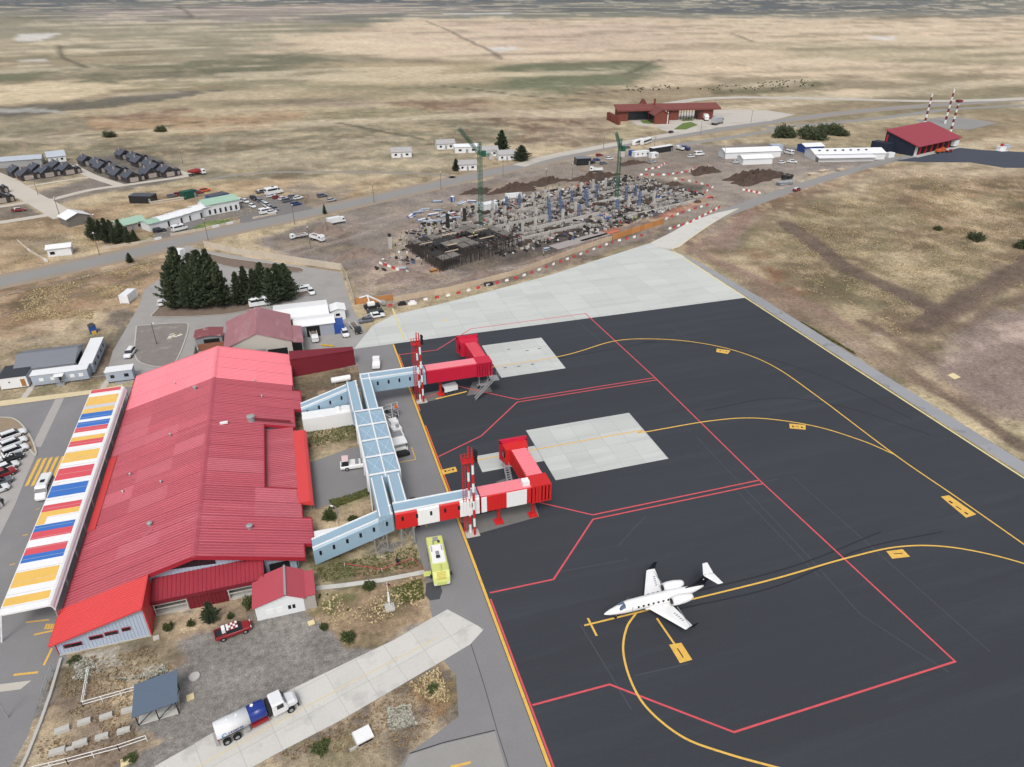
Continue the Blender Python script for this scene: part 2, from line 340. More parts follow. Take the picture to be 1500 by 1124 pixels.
    patch([(440, 570), (540, 540), (556, 530), (550, 560), (520, 570), (440, 600), (440, 660), (540, 640), (530, 600), (450, 605)], S(132, 116, 92), .9, .01, .03)
    patch([(446, 615), (524, 606), (530, 640), (500, 655), (446, 660)], S(104, 104, 66), .85, .012, .05, .5)
    patch([(430, 560), (520, 535), (545, 532), (545, 550), (440, 580)], S(128, 112, 94), .9, .01, .04)
    patch([(480, 1040), (645, 968), (668, 1000), (672, 1050), (600, 1100), (590, 1140), (330, 1140), (400, 1100)], S(126, 114, 102), .95, .008, .02)
    patch([(585, 1010), (648, 972), (668, 1030), (640, 1050), (590, 1045)], S(164, 130, 92), .85, .01, .05, .4)
    patch([(560, 1040), (600, 1035), (610, 1062), (570, 1072)], S(176, 176, 164), .6, .006, .06, .7)
    patch([(440, 1085), (470, 1080), (520, 1080), (520, 1110), (470, 1124)], S(104, 98, 66), .7, .01, .06, .4)
    # fine natural mottling everywhere
    near = 1-sm(D, 420, 700); n5 = fbm(X/5.5, Y/5.5, 61, 5); n17 = fbm(X/19, Y/15, 67, 5); grassy = sm(np.abs(C[:, 0]-C[:, 2])/(C[:, 0]+1e-6), .22, .38)*near
    mixin(S(212, 190, 150), .55*grassy*sm(n17, .54, .66)); mixin(S(120, 98, 78), .6*grassy*sm(n17, .43, .32)); mixin(S(112, 108, 76), .45*grassy*sm(n5, .56, .68)); mixin(S(206, 182, 144), .45*grassy*sm(n5, .42, .32))
    far = sm(D, 260, 520); C = C*(1+far*(.42*(n_fs-.5)+.4*(n_fl-.5)))[:, None]; mixin(S(222, 204, 172), .55*far*sm(n_fs, .56, .66)); mixin(S(116, 110, 84), .34*far*sm(n_fs, .42, .33))
    for q in ([(620, 30), (680, 55), (740, 86)], [(915, 110), (955, 92), (968, 88)], [(1075, 50), (1105, 62)], [(260, 8), (280, 26)], [(85, 66), (95, 84), (125, 100)], [(650, 126), (760, 140), (880, 150)], [(490, 180), (620, 204)], [(960, 128), (900, 134), (830, 139)], [(120, 200), (300, 178)]): patch(q, S(84, 80, 66), .75, .004, .006, line=1.2)
    for q in ([(720, 70), (760, 68), (765, 73), (728, 75)], [(1280, 54), (1310, 53), (1310, 57), (1282, 58)], [(36, 88), (68, 86), (70, 90), (40, 91)], [(650, 20), (750, 18.5), (750, 21), (655, 22)], [(20, 50), (90, 48), (60, 60), (25, 62)]): patch(q, wht, .75, .004, .012)
    k = (1+.26*(n_sm-.5)*2*.6+.22*(n_mid-.5)*2*.7)[:, None]; C = np.clip(C*k, 0.005, .9); lum = C@np.array([.2126, .7152, .0722]); C = (lum[:, None]+(C-lum[:, None])*.85)*.97
    for q, w_ in (([(1152, 328), (1230, 385), (1310, 425), (1372, 455)], 3.4), ([(1352, 480), (1420, 430), (1560, 360)], 3.2), ([(1330, 545), (1400, 590), (1500, 660)], 1.6)):
        patch(q, S(106, 91, 83), .82, .007, .011, line=w_)
    for q in ([(1015, 365), (1060, 345), (1098, 310)], [(1052, 362), (1085, 335), (1102, 312)], [(1030, 375), (1100, 405), (1200, 455), (1240, 478)]): patch(q, S(150, 126, 114), .8, .006, .01, line=1.6)
    for q in ([(1390, 470), (1470, 425), (1580, 370)], [(1400, 485), (1490, 440), (1580, 400)], [(1260, 470), (1330, 505), (1420, 560)]): patch(q, S(120, 102, 92), .7, .006, .012, line=1.1)
    patch([(1360, 545), (1410, 492), (1560, 440), (1560, 640), (1450, 605)], S(146, 130, 121), .8, .012, .03); patch([(1385, 540), (1440, 484), (1530, 458), (1530, 480), (1430, 535)], S(196, 174, 162), .75, .008, .03, .4)
    patch([(1055, 392), (1100, 400), (1180, 446), (1340, 530), (1460, 615), (1300, 545), (1130, 446)], S(142, 122, 106), .6, .01, .03); patch([(1085, 365), (1120, 345), (1150, 352), (1110, 385)], S(124, 92, 70), .6, .01, .05, .5)
    for q in ([(405, 372), (480, 350), (560, 318), (680, 282)], [(420, 378), (500, 352), (590, 318), (700, 285)], [(530, 430), (570, 395), (585, 360)], [(560, 436), (640, 418), (760, 390), (880, 350)]): patch(q, S(172, 158, 148), .6, .006, .012, line=.7)
    me = bpy.data.meshes.new('ground'); nv = nr*na
    i, j = np.meshgrid(np.arange(nr-1), np.arange(na), indexing='ij'); j2 = (j+1) % na
    quads = np.stack([i*na+j, (i+1)*na+j, (i+1)*na+j2, i*na+j2], -1).reshape(-1, 4)[:, ::-1]
    me.vertices.add(nv); me.vertices.foreach_set('co', np.stack([X, Y, Z], 1).astype(np.float32).ravel())
    me.loops.add(quads.size); me.loops.foreach_set('vertex_index', quads.astype(np.int32).ravel())
    me.polygons.add(len(quads)); me.polygons.foreach_set('loop_start', np.arange(0, quads.size, 4, dtype=np.int32))
    ca = me.color_attributes.new('soil', 'FLOAT_COLOR', 'POINT'); ca.data.foreach_set('color', np.concatenate([C, np.ones((nv, 1))], 1).astype(np.float32).ravel())
    me.update(); me.validate(); me.polygons.foreach_set('use_smooth', [True]*len(me.polygons))
    m = bpy.data.materials.new('soil_and_dry_grass'); m.use_nodes = True; n = m.node_tree.nodes; l = m.node_tree.links
    b = n['Principled BSDF']; b.inputs['Roughness'].default_value = .95; b.inputs['Specular IOR Level'].default_value = .1
    at = n.new('ShaderNodeAttribute'); at.attribute_name = 'soil'; geo = n.new('ShaderNodeNewGeometry')
    val = None
    for sc, amt, det in ((.16, .25, 7), (1.1, .36, 6), (5.5, .42, 4)):
        t = n.new('ShaderNodeTexNoise'); t.inputs['Scale'].default_value = sc; t.inputs['Detail'].default_value = det; t.inputs['Roughness'].default_value = .65; l.new(geo.outputs['Position'], t.inputs['Vector'])
        r = n.new('ShaderNodeMapRange'); r.inputs['From Min'].default_value = .3; r.inputs['From Max'].default_value = .7; r.inputs['To Min'].default_value = 1-amt; r.inputs['To Max'].default_value = 1+amt; l.new(t.outputs['Fac'], r.inputs['Value'])
        if val is None: val = r.outputs[0]
        else:
            mm = n.new('ShaderNodeMath'); mm.operation = 'MULTIPLY'; l.new(val, mm.inputs[0]); l.new(r.outputs[0], mm.inputs[1]); val = mm.outputs[0]
    vm = n.new('ShaderNodeVectorMath'); vm.operation = 'SCALE'; l.new(at.outputs['Color'], vm.inputs[0]); l.new(val, vm.inputs['Scale']); l.new(vm.outputs[0], b.inputs['Base Color'])
    bp = n.new('ShaderNodeBump'); bp.inputs['Strength'].default_value = .5; bp.inputs['Distance'].default_value = .12; l.new(t.outputs['Fac'], bp.inputs['Height']); l.new(bp.outputs[0], b.inputs['Normal'])
    me.materials.append(m); o = bpy.data.objects.new('ground', me); COL.objects.link(o); struct(o)
build_ground()
# ================================================================== PAVED SURFACES
m_apron = mat('apron_asphalt', S(64, 67, 73), .9, .13, .05, 3.5, obj_var=.045, stain=(S(72, 75, 82), .16, .52, .16, .55), stretch=(.16, 1.8, 1), spec=.2)
m_road = mat('worn_asphalt', S(138, 137, 138), .9, .1, .12, 4.0, stain=(S(150, 148, 148), .08, .5, .2, .6))
m_dark = mat('dark_asphalt', S(70, 76, 88), .9, .1, .05, 3.0)
m_conc = mat('apron_concrete', S(204, 207, 203), .85, .07, .08, 3.0, obj_var=.055, stain=(S(186, 190, 190), .22, .5, .2, .6), stretch=(.25, 1.4, 1))
m_joint = mat('joint_sealant', S(172, 174, 172), .9, .1, .5)
m_conc2 = mat('road_concrete', S(212, 210, 204), .85, .06, .3, 3.0, obj_var=.04, stain=(S(182, 180, 176), .25, .54, .12, .6))
m_pave = mat('grey_block_paving', S(166, 163, 160), .9, .09, .2, 5.0, stain=(S(148, 146, 144), .12, .5, .2, .6))
m_should = mat('shoulder_concrete', S(158, 160, 164), .9, .08, .1, 3.0, obj_var=.05, stain=(S(104, 106, 108), .14, .6, .08, .75))
m_gravelroad = mat('pale_gravel', S(200, 194, 184), .95, .08, .2, 4.0, stain=(S(170, 162, 152), .06, .5, .2, .6))
m_hway = mat('highway_asphalt', S(150, 148, 146), .92, .08, .05, 3.0)
m_yel = mat('yellow_paint', S(236, 190, 92), .7, .16, 1.2, 8.0, stain=(S(196, 156, 78), 1.5, .55, .15, .6))
m_pyel = mat('pale_yellow_paint', S(234, 218, 160), .7, .12, 1.0, 8.0)
m_red = mat('red_paint_line', S(218, 90, 98), .7, .16, .8, 8.0, stain=(S(128, 76, 82), 1.8, .57, .1, .55))
m_org = mat('orange_paint_line', S(226, 112, 60), .7, .12, 1.0)
m_blk = mat('black_paint', S(36, 38, 42), .7, .1, 1.0)
m_wht = mat('white_paint', S(238, 238, 236), .6, .05, .8)
m_kerb = mat('kerb_stone', S(198, 194, 186), .9, .08, .6)
m_ykerb = mat('yellow_kerb', S(222, 206, 168), .8, .12, .8)
m_dirt = mat('bare_earth', S(128, 112, 100), .95, .2, .5, 4.0, bump=.4)
m_gdirt = mat('grey_earth', S(138, 131, 126), .95, .16, .4, 4.0, stain=(S(170, 160, 152), .3, .55, .15, .7))
apron = struct(poly_sheet('apron', [(18.8, -40), (122.6, -40), (122.6, 164.2), (18.8, 164.2)], .024, m_apron, None, True))
service = struct(poly_sheet('service_road', [(9.3, 164.2), (18.8, 164.2), (18.8, -40), (1, -40), (0.5, 50), G(598, 1105), G(672, 1050), G(668, 990), G(648, 966), G(632, 900), G(622, 838), (11.2, 92), (10.2, 100), (9.4, 120), (9.0, 150)], .02, m_road, None, True))
bay = struct(poly_sheet('loading_bay_road', [(-4.0, 103.0), (9.4, 106.6), (9.35, 121), (3.0, 120.0), (-4.2, 117.6)], .016, m_road, None, True))
m_patch = mat('fresh_asphalt_patch', S(78, 80, 84), .9, .08, .3)
poly_sheet('asphalt_patch', [(624, 855), (642, 850), (648, 866), (644, 878), (630, 880), (623, 872)], .026, m_patch, service)
c_poly = [G(545, 478), G(575, 462), G(660, 442), G(800, 405), G(950, 357), G(1000, 374), (122.6, 200), (122.6, 164.24), (9.3, 164.24)]
capron = struct(poly_sheet('concrete_apron', c_poly, .02, m_joint, None, True))
slabs(capron, c_poly, (7.6, 5.0), .07, .021, .03, m_conc, ox=.6, oy=.24)
def stand(pts, nm='stand_concrete'):
    o = struct(poly_sheet(nm, pts, .03, m_joint, None, True)); slabs(o, pts, 4.6, .06, .031, .037, m_conc, ox=pts[0][0]); return o
def rect(x0, x1, y0, y1): return [(x0, y0), (x1, y0), (x1, y1), (x0, y1)]
stand(rect(40.4, 56.4, 138.9, 156.5))
stand(rect(38.9, 62.1, 98.4, 116.0)); stand(rect(26.6, 38.85, 104.8, 110.2))
pad1 = struct(poly_sheet('bridge_pad', [G(676, 760), G(687, 786), G(790, 757), G(783, 736)], .03, mat('stained_concrete', S(122, 121, 118), .9, .14, .3), None, True))
pad2 = struct(poly_sheet('bridge_pad', [G(612, 578), G(616, 591), G(648, 584), G(645, 572)], .03, mat('stained_concrete', (0, 0, 0)), None, True))
pad3 = struct(poly_sheet('bridge_pad', [G(692, 560), G(684, 580), G(721, 574), G(712, 556)], .03, mat('stained_concrete', (0, 0, 0)), None, True))
pad4 = struct(poly_sheet('bridge_pad', [G(727, 706), G(744, 700), G(752, 716), G(734, 722)], .03, mat('stained_concrete', (0, 0, 0)), None, True))
shoulder_pts = [(123.0, -40), (126.6, -40), (126.6, 160), (125.2, 190), (123.0, 208)]
should = struct(poly_sheet('apron_shoulder', shoulder_pts, .016, m_joint, None, True)); slabs(should, shoulder_pts, (3.6, 6.0), .06, .017, .024, m_should, ox=123.0, name='shoulder_slab')
cr_poly = [G(655.6, 893), G(709, 922), G(689, 944), G(649, 968), G(500, 1055), G(400, 1107), G(320, 1152), G(160, 1152), G(225, 1124), G(400, 1023), G(574, 939)]
croad = struct(poly_sheet('concrete_taxi_road', cr_poly, .024, m_joint, None, True)); slabs(croad, cr_poly, (4.2, 4.1), .05, .025, .034, m_conc2, ang=heading(G(400, 1065), G(640, 935)), name='road_slab')
# paved yard behind the terminal
yard = struct(poly_sheet('paved_yard', [(186, 479), (203, 449), (211, 425), (256, 393), (248, 368), (275, 360), (296, 367), (349, 375), (421, 387), (500, 399), (516, 450), (535, 485), (556, 528), (510, 538), (440, 535), (330, 512), (215, 552), (170, 565), (158, 540), (165, 515)], .012, m_pave))
def island(pxs, m, nm):
    pts = catmull([G(*p) for p in pxs+[pxs[0]]], 4)[:-1]
    o = struct(MB().prism(pts, 0, .13).build(nm, m)); k = MB(); ribbon(k, pts+[pts[0]], .3, .155); k.build('kerb', m_kerb, o); return o
island([(226, 458), (229, 465), (330, 461), (395, 447), (449, 432), (450, 424), (420, 420), (300, 436), (248, 440)], m_dirt, 'tree_island')
island([(200, 478), (264, 474), (276, 480), (262, 522), (248, 537), (218, 536), (198, 522)], m_gdirt, 'yard_island')
island([(305, 372), (345, 380), (440, 393), (425, 400), (340, 392), (300, 380)], m_dirt, 'verge_island')
# forecourt in front of the terminal
fore = struct(poly_sheet('forecourt_road', [(-95, 600), (0, 589), (100, 577), (200, 566), (225, 600), (110, 900), (96, 968), (62, 1010), (40, 1080), (0, 1150), (-120, 1150)], .012, m_road))
m_walk = mat('forecourt_walk', S(178, 174, 170), .9, .08, .4)
poly_sheet('crossing_band', [(81, 585), (94, 583), (60, 655), (46, 655)], .018, m_walk, fore)
walk = struct(poly_sheet('car_park_paving', [(53, 666), (38, 700), (22, 740), (0, 785), (-40, 850), (-120, 850), (-80, 640), (0, 640), (40, 655)], .03, m_walk))
isl = island([(-60, 612), (0, 612), (22, 615), (38, 630), (50, 652), (52, 668), (36, 652), (10, 640), (-60, 650)], mat('island_soil', S(158, 140, 118), .95, .15, .6, 4, bump=.3), 'car_park_island')
for i in range(5):
    x0, x1 = 54+i*8.6, 59.5+i*8.6
    poly_sheet('crossing_stripe', [(x0-18, 713), (x1-18, 711), (x1+1.5, 671-i*.9), (x0+1.5, 673-i*.9)], .019, m_yel, fore)
for a, b, w in (((20, 989), (56, 985), .35), ((64, 975), (76, 950), .3), ((38, 912), (72, 908), .25), ((50, 930), (78, 924), .3), ((33, 785), (41, 783), .2), ((14, 828), (22, 826), .2), ((52, 747), (58, 745), .15)):
    mb = MB(); ribbon(mb, [G(*a), G(*b)], w, .019); mb.build('yellow_line', m_yel, fore)
for i in range(4): mb = MB(); ribbon(mb, [G(66+i*4, 922), G(69+i*4, 914)], .3, .019); mb.build('yellow_line', m_yel, fore)
poly_sheet('pale_apron_patch', [(-10, 1004), (46, 997), (30, 1010), (-10, 1015)], .019, m_gravelroad, fore)
tw = struct(poly_sheet('terminal_pavement', [(0, 588), (142, 571), (180, 564), (180, 568), (140, 577), (0, 596), (-90, 606), (-90, 598)], .1, m_ykerb))
for a, b in (((52, 560), (31, 588)), ((160, 555), (149, 571))):
    mb = MB(); ribbon(mb, [G(*a), G(*b)], 1.3, .03); struct(mb.build('footpath', m_kerb))
mb = MB(); ribbon(mb, [G(*p) for p in ((463, 862), (500, 858), (560, 850), (622, 838))], .9, .03); struct(mb.build('footpath', m_conc2))
# ---- highway and other roads
def road(name, pxs, w, z, m, n=6, line=None):
    mb = MB(); pts = catmull([G(*p) for p in pxs], n); ribbon(mb, pts, w, z); o = struct(mb.build(name, m))
    if line: k = MB(); ribbon(k, pts, line, z+.006); k.build('centre_line', m_wht, o)
    return o
hw = [(-140, 443), (0, 413), (190, 372), (300, 345), (420, 319), (560, 289), (700, 257), (800, 235), (900, 213), (1000, 197.5), (1130, 179), (1260, 163), (1400, 152), (1560, 142)]
road('highway_verge', hw, 15.0, .008, mat('verge_gravel', S(160, 146, 130), .95, .12, .1, 3.0))
road('highway', hw, 8.5, .018, m_hway)
road('side_road', [(470, 282), (540, 255), (640, 254), (680, 258)][:0] or [(300, 264), (350, 256), (430, 252), (560, 253), (640, 256), (672, 262)], 3.2, .008, mat('track_gravel', S(150, 144, 136), .95, .1, .1))
road('border_bypass_road', [(958, 156), (985, 151.5), (1020, 146), (1060, 143.5), (1100, 143), (1200, 144.5), (1340, 148), (1440, 147), (1560, 142)], 11, .022, m_gravelroad)
road('old_highway', [(1120, 188), (1200, 182), (1300, 172), (1400, 160), (1560, 152)], 7, .02, m_hway)
road('link_road', [(990, 213), (1060, 203), (1110, 195), (1160, 187)], 6, .012, m_hway)
road('pale_side_road', [(760, 243), (800, 231), (860, 219), (920, 208), (990, 196), (1040, 187)], 7.5, .024, m_gravelroad)
struct(poly_sheet('antenna_yard', [(1340, 176), (1395, 171), (1462, 180), (1420, 190), (1370, 188)], .014, m_hway))
struct(poly_sheet('border_yard', [(922, 176), (965, 176), (1000, 165), (1062, 161), (1125, 162), (1165, 168), (1130, 177), (1060, 186), (1010, 191), (985, 195), (968, 190), (960, 185), (935, 184)], .026, m_gravelroad))
m_lawn = mat('lawn', S(104, 124, 60), .95, .2, .5, 4.0)
for q in ([(987, 190), (1000, 181), (1012, 179), (1022, 183), (1005, 190)], [(998, 176), (1010, 173), (1016, 177), (1000, 178)], [(938, 177), (958, 176), (955, 182), (942, 181)]): struct(MB().prism([G(*p) for p in q], .02, .13).build('lawn', m_lawn))
acc = [(1000, 345), (1040, 322), (1090, 302), (1160, 277), (1220, 258), (1280, 241), (1335, 229), (1360, 226)]
road('station_access_road', acc, 6.6, .014, m_hway)
struct(poly_sheet('concrete_taper', [(950, 357.5), (985, 340), (1010, 325), (1050, 312), (1082, 305), (1060, 317), (1030, 336), (995, 362), (980, 366)], .019, m_conc2))
mb = MB(); ribbon(mb, catmull([G(*p) for p in ((984, 366), (1010, 350), (1050, 323), (1082, 306))]), .3, .028); struct(mb.build('taper_edge_line', m_pyel))
struct(poly_sheet('station_forecourt', [(1310, 236), (1345, 230), (1400, 216), (1440, 220), (1560, 226), (1560, 247), (1470, 246), (1420, 238), (1360, 238)], .02, m_dark))
m_estate = mat('estate_concrete', S(206, 198, 186), .9, .07, .1, 2.0, stain=(S(188, 180, 168), .05, .5, .2, .6))
for q, w in (([(-60, 238), (0, 262), (40, 286), (66, 300), (96, 318)], 9), ([(-60, 332), (0, 326), (70, 315), (96, 310)], 4.5), ([(66, 295), (130, 279), (185, 271), (262, 260), (282, 256)], 4), ([(105, 243), (135, 258), (180, 273)], 4.5), ([(35, 274), (85, 266), (135, 259)], 2.4), ([(-40, 306), (0, 303), (45, 296)], 3.6), ([(190, 228), (225, 240), (275, 256)], 4), ([(110, 242), (124, 240), (128, 236)], 4)):
    road('estate_road', q, w, .02+random.uniform(0, .006), m_estate)
struct(poly_sheet('roadside_yard', [(232, 335), (255, 325), (330, 300), (352, 290), (400, 284), (460, 305), (440, 312), (380, 325), (352, 327), (348, 318), (300, 325), (260, 345), (220, 352)], .01, mat('yard_asphalt', S(128, 124, 122), .92, .12, .2)))
poly = [G(*p) for p in ((0, 405), (70, 392), (85, 380), (60, 350))]
# ================================================================== APRON MARKINGS (parts of the apron)
def line(name, pts, w, m, z=.036, px=True, smooth=False, parent=apron):
    q = [G(*p) for p in pts] if px else pts
    if smooth: q = catmull(q, 10)
    mb = MB(); ribbon(mb, q, w, z); return mb.build(name, m, parent)
for i in range(28):
    y0 = -40+i*7.3; y1 = min(y0+7.26, 164.15); MB().face([(19.0, y0, .0285), (122.5, y0, .0285), (122.5, y1, .0285), (19.0, y1, .0285)]).build('paving_lane', m_apron, apron)
m_rub = mat('tyre_rubber_mark', S(46, 48, 53), .9, .2, .8)
for q in ([(26, 108.2), (40, 108.3), (60, 108.3)], [(24, 110.0), (45, 109.9), (62, 110.2)], [(44, 64.0), (62, 63.6), (80, 66.5), (96, 66)], [(44, 66.4), (66, 66.4), (86, 69)], [(40, 143.4), (60, 144.2), (84, 146)], [(80, 146.5), (98, 138), (112, 118), (118, 96)], [(78, 112), (96, 112), (108, 104), (117, 90)]): line('tyre_mark', q, .3, m_rub, .0325, False, True)
line('yellow_edge_line', [(19.1, -40), (19.1, 164)], .42, m_yel, px=False)
line('red_edge_line', [(19.55, 40), (19.55, 74)], .26, m_red, px=False)
line('orange_edge_line', [(19.55, 92), (19.55, 124)], .26, m_org, px=False); line('orange_edge_line', [(19.55, 130), (19.55, 158)], .24, m_org, px=False)
line('yellow_border_line', [(122.2, -40), (122.2, 208)], .45, m_pyel, px=False)
RX = 74.6
line('red_line', [G(585, 520), G(640, 513), G(690, 482), (RX-1.2, 167.4)], .28, m_red, .042, False)
line('red_line', [(RX-1.4, 167.6), (RX, 128.0), (RX+.3, 87.2), (76.6, 44.6), G(1075, 1073), G(893, 1003), (19.8, 55.2)], .28, m_red, .042, False)
line('red_line', [(RX-.1, 128.4), (41, 128.4), G(692, 571), G(668, 565), (19.8, 134.4)], .28, m_red, .038, False)
line('red_line', [(RX-.1, 127.3), (40.6, 127.3), G(705, 639), (19.8, 112.2)], .28, m_red, .0405, False)
line('red_line', [(RX+.2, 87.3), (41.6, 87.3), G(788, 736), G(745, 728)], .28, m_red, .038, False)
line('red_line', [(RX+.2, 86.2), (41.2, 86.2), G(811, 849), (19.8, 75.2)], .28, m_red, .0405, False)
line('yellow_line', [(31.0, 65.2), (44, 65.1), (62, 65.0)]+[G(1240, 818), G(1320, 801), G(1400, 803), G(1500, 826), G(1600, 866)], .3, m_yel, .045, False, True)
line('yellow_line', [(886, 901), (868, 912)][:0] or [(933, 897), (918, 920), (913, 955), (925, 1000), (950, 1040), (1000, 1080), (1060, 1103), (1135, 1124), (1200, 1140)], .3, m_yel, .048, True, True)
line('yellow_line', [(24, 108.9), (34, 108.9), (60, 109.0), G(940, 634), G(1040, 617), G(1110, 613), G(1190, 624), G(1260, 645), G(1310, 666)], .3, m_yel, .045, False, True)
line('yellow_line', [(22, 144.2), (38, 144.6), (58, 145.2), G(900, 500), G(960, 497), G(1020, 502), G(1080, 515), G(1135, 538), G(1200, 583), G(1310, 666), G(1400, 728), G(1500, 798), G(1580, 855)], .3, m_yel, .048, False, True)
line('yellow_line', [(861, 906), (874, 932)], .3, m_yel, .05); line('yellow_line', [(962, 906), (988, 944)], .3, m_yel, .051)
def marker(pxs, marks, z=.054):
    o = poly_sheet('yellow_marker', pxs, z, m_yel, apron)
    for a, b, w in marks: k = MB(); ribbon(k, [G(*a), G(*b)], w, z+.006); k.build('black_mark', m_blk, o)
marker([(980, 945), (998, 942), (1014, 967), (996, 972)], [((992, 950), (1001, 964), .16)])
marker([(1298, 808), (1322, 805), (1333, 816), (1307, 819)], [((1309, 812), (1322, 811), .16)])
marker([(1378, 728), (1390, 726), (1430, 754), (1415, 759)], [((1390, 734), (1395, 738), .4), ((1400, 742), (1408, 747), .25), ((1413, 751), (1418, 754), .4)])
marker([(1156, 621), (1180, 623), (1180, 630), (1157, 628)], [((1160, 625), (1163, 625.3), .5), ((1166, 625), (1170, 626), .2), ((1173, 626.3), (1176, 626.5), .5)])
marker([(1050, 511), (1070, 514), (1066, 519), (1049, 516)], [((1054, 514), (1056, 514.4), .5), ((1058, 514.6), (1061, 515.2), .2), ((1063, 515.6), (1065, 516), .5)])
marker([(646, 689), (667, 684), (670, 691), (649, 696)], [((651, 691), (654, 690.3), .5), ((656, 690), (660, 689), .22), ((662, 688.6), (665, 688), .5)])
m_scar = mat('faint_old_line', S(76, 79, 86), .9, .15, .6)
for q in ([(850, 915), (925, 1040)], [(818, 838), (920, 820)], [(1020, 640), (1170, 800), (1260, 900), (1390, 985)], [(1100, 710), (1140, 702)], [(1160, 698), (1275, 800), (1450, 955)], [(930, 990), (1010, 972)], [(985, 480), (1010, 500)], [(835, 462), (880, 500)], [(1080, 720), (1200, 845)], [(905, 800), (945, 757)]):
    line('old_line', q, .16, m_scar, .031)
for q in ([(575, 440), (590, 480), (600, 498)][:0] or [(575, 452), (592, 498)],): line('faded_yellow_line', q, .5, mat('faded_yellow', S(222, 212, 160), .8, .1), .042, parent=capron)
line('faded_yellow_line', [(648, 470), (655, 469)], 1.2, mat('faded_yellow', (0, 0, 0)), .042, parent=capron)
line('orange_centre_line', [(640, 935), (520, 997), (400, 1062), (285, 1126), (250, 1145)], .18, m_ykerb, .042, parent=croad)
for i, (x, y) in enumerate(((745, 512), (772, 514), (790, 511), (740, 539), (760, 537), (780, 534))):
    line('oil_stain', [(x-2.5, y+.4), (x+2.5, y-.4)], .35, mat('oil_stain', S(96, 98, 100), .8, .2, 2.), .043, parent=apron)
m_sq = mat('cream_cover', S(236, 218, 170), .8, .08)
for px in ([(1388, 550), (1396, 547), (1407, 553), (1398, 556)],): tag(MB().prism([G(*p) for p in px], -.02, .1).build('marker_board', m_sq), 'pale yellow marker board lying in dry grass beyond apron', 'marker')
poly_sheet('pale_paving', [(600, 1106), (650, 1090), (725, 1072), (742, 1130), (735, 1140), (585, 1140)], .0225, mat('pale_paving', S(158, 156, 152), .9, .1, .3), service)
line('short_yellow_line', [(660, 1124), (690, 1117)], .3, m_yel, .03, parent=service)
mb = MB(); ribbon(mb, [G(*p) for p in ((600, 1104), (650, 1088), (725, 1070))], .12, .025); mb.build('crack', m_blk, service)
mb = MB(); ribbon(mb, [G(*p) for p in ((690, 944), (708, 1000), (728, 1070), (745, 1124))], .12, .025); mb.build('seam', mat('asphalt_seam', S(92, 92, 96), .9), service)
# ================================================================== TERMINAL
m_roof = mat('red_roof_sheet', S(186, 82, 96), .48, .12, .5, 3.0, obj_var=.06, stain=(S(204, 112, 124), .5, .54, .16, .5), stretch=(.12, 1.3, .12), spec=.45)
m_roof2 = mat('bleached_red_sheet', S(196, 100, 113), .5, .1, .25, 3.0, obj_var=.06, spec=.4)
m_roofp = mat('pink_red_sheet', S(250, 136, 148), .45, .05, .2, 3.0, obj_var=.03, spec=.4)
m_roofb = mat('bright_red_sheet', S(224, 74, 74), .45, .06, .3, 3.0, obj_var=.04, spec=.4)
m_dred = mat('dark_red_sheet', S(124, 38, 50), .55, .08, .3, 3.0)
m_fascia = mat('red_fascia', S(168, 44, 58), .5, .06, .5)
m_bsheet = mat('blue_grey_sheet', S(186, 198, 216), .5, .05, .4, 3.0, spec=.4)
m_dark_in = mat('dark_interior', S(30, 30, 32), .9, .1, .5)
m_glass = mat('dark_glass', S(34, 38, 44), .12, .1, .5, spec=.6)
m_white = mat('white_sheet', S(246, 247, 247), .5, .04, .4, 3.0)
m_grey = mat('grey_steel', S(150, 152, 156), .5, .08, .8)
m_galv = mat('galvanised_steel', S(186, 188, 190), .4, .08, .8, metallic=.4)
m_concw = mat('plain_concrete', S(196, 194, 188), .9, .1, .6)
def corr(mb, p00, p10, p01, p11, pitch=.9, h=.07, rib=.34):
    """ribbed sheet over the quad p00-p10 (width, ribs spread along it) to p01-p11; ribs run p00->p01"""
    a, b, c, d = map(Vector, (p00, p10, p01, p11)); nrm = (b-a).cross(c-a).normalized()
    if nrm.z < -.3: nrm = -nrm
    L = (b-a).length; n = max(1, round(L/pitch)); r = rib/2
    ts = []
    for i in range(n): ts += [((i+.5-r)/n, 0), ((i+.5-r*.5)/n, h), ((i+.5+r*.5)/n, h), ((i+.5+r)/n, 0)]
    ts = [(0, 0)]+ts+[(1, 0)]; k = len(mb.v)
    for t, e in ts: mb.v += [tuple(a.lerp(b, t)+nrm*e), tuple(c.lerp(d, t)+nrm*e)]
    for i in range(len(ts)-1): q = k+2*i; mb.f.append((q, q+2, q+3, q+1))
    return mb
T = thing('terminal_building', 'large airport terminal with long ribbed red gable roof', 'building', (-22, 100, 0))
RDG, RZ, LE, LZ, RS = -21.3, 7.5, -39.6, 2.55, .295
ROOF = bpy.data.objects.new('roof', None)
def rz_(x): return RZ-(x-RDG)*RS if x > RDG else LZ+(x-LE)*(RZ-LZ)/(RDG-LE)
rf = MB()
for y0, y1, xe in ((87.8, 91.0, -6.2), (91.0, 97.5, -4.7), (97.5, 105.5, -6.2), (105.5, 126.4, -11.8), (126.4, 133.5, -6.1), (133.5, 141.6, -4.5), (141.6, 159.4, -5.9)):
    rf.face([(RDG, y0, RZ-.12), (xe, y0, rz_(xe)-.12), (xe, y1, rz_(xe)-.12), (RDG, y1, RZ-.12)])
rf.face([(LE, 87.8, LZ-.12), (RDG, 87.8, RZ-.12), (RDG, 159.4, RZ-.12), (LE, 159.4, LZ-.12)])
roof = rf.build('roof', m_dred, T)
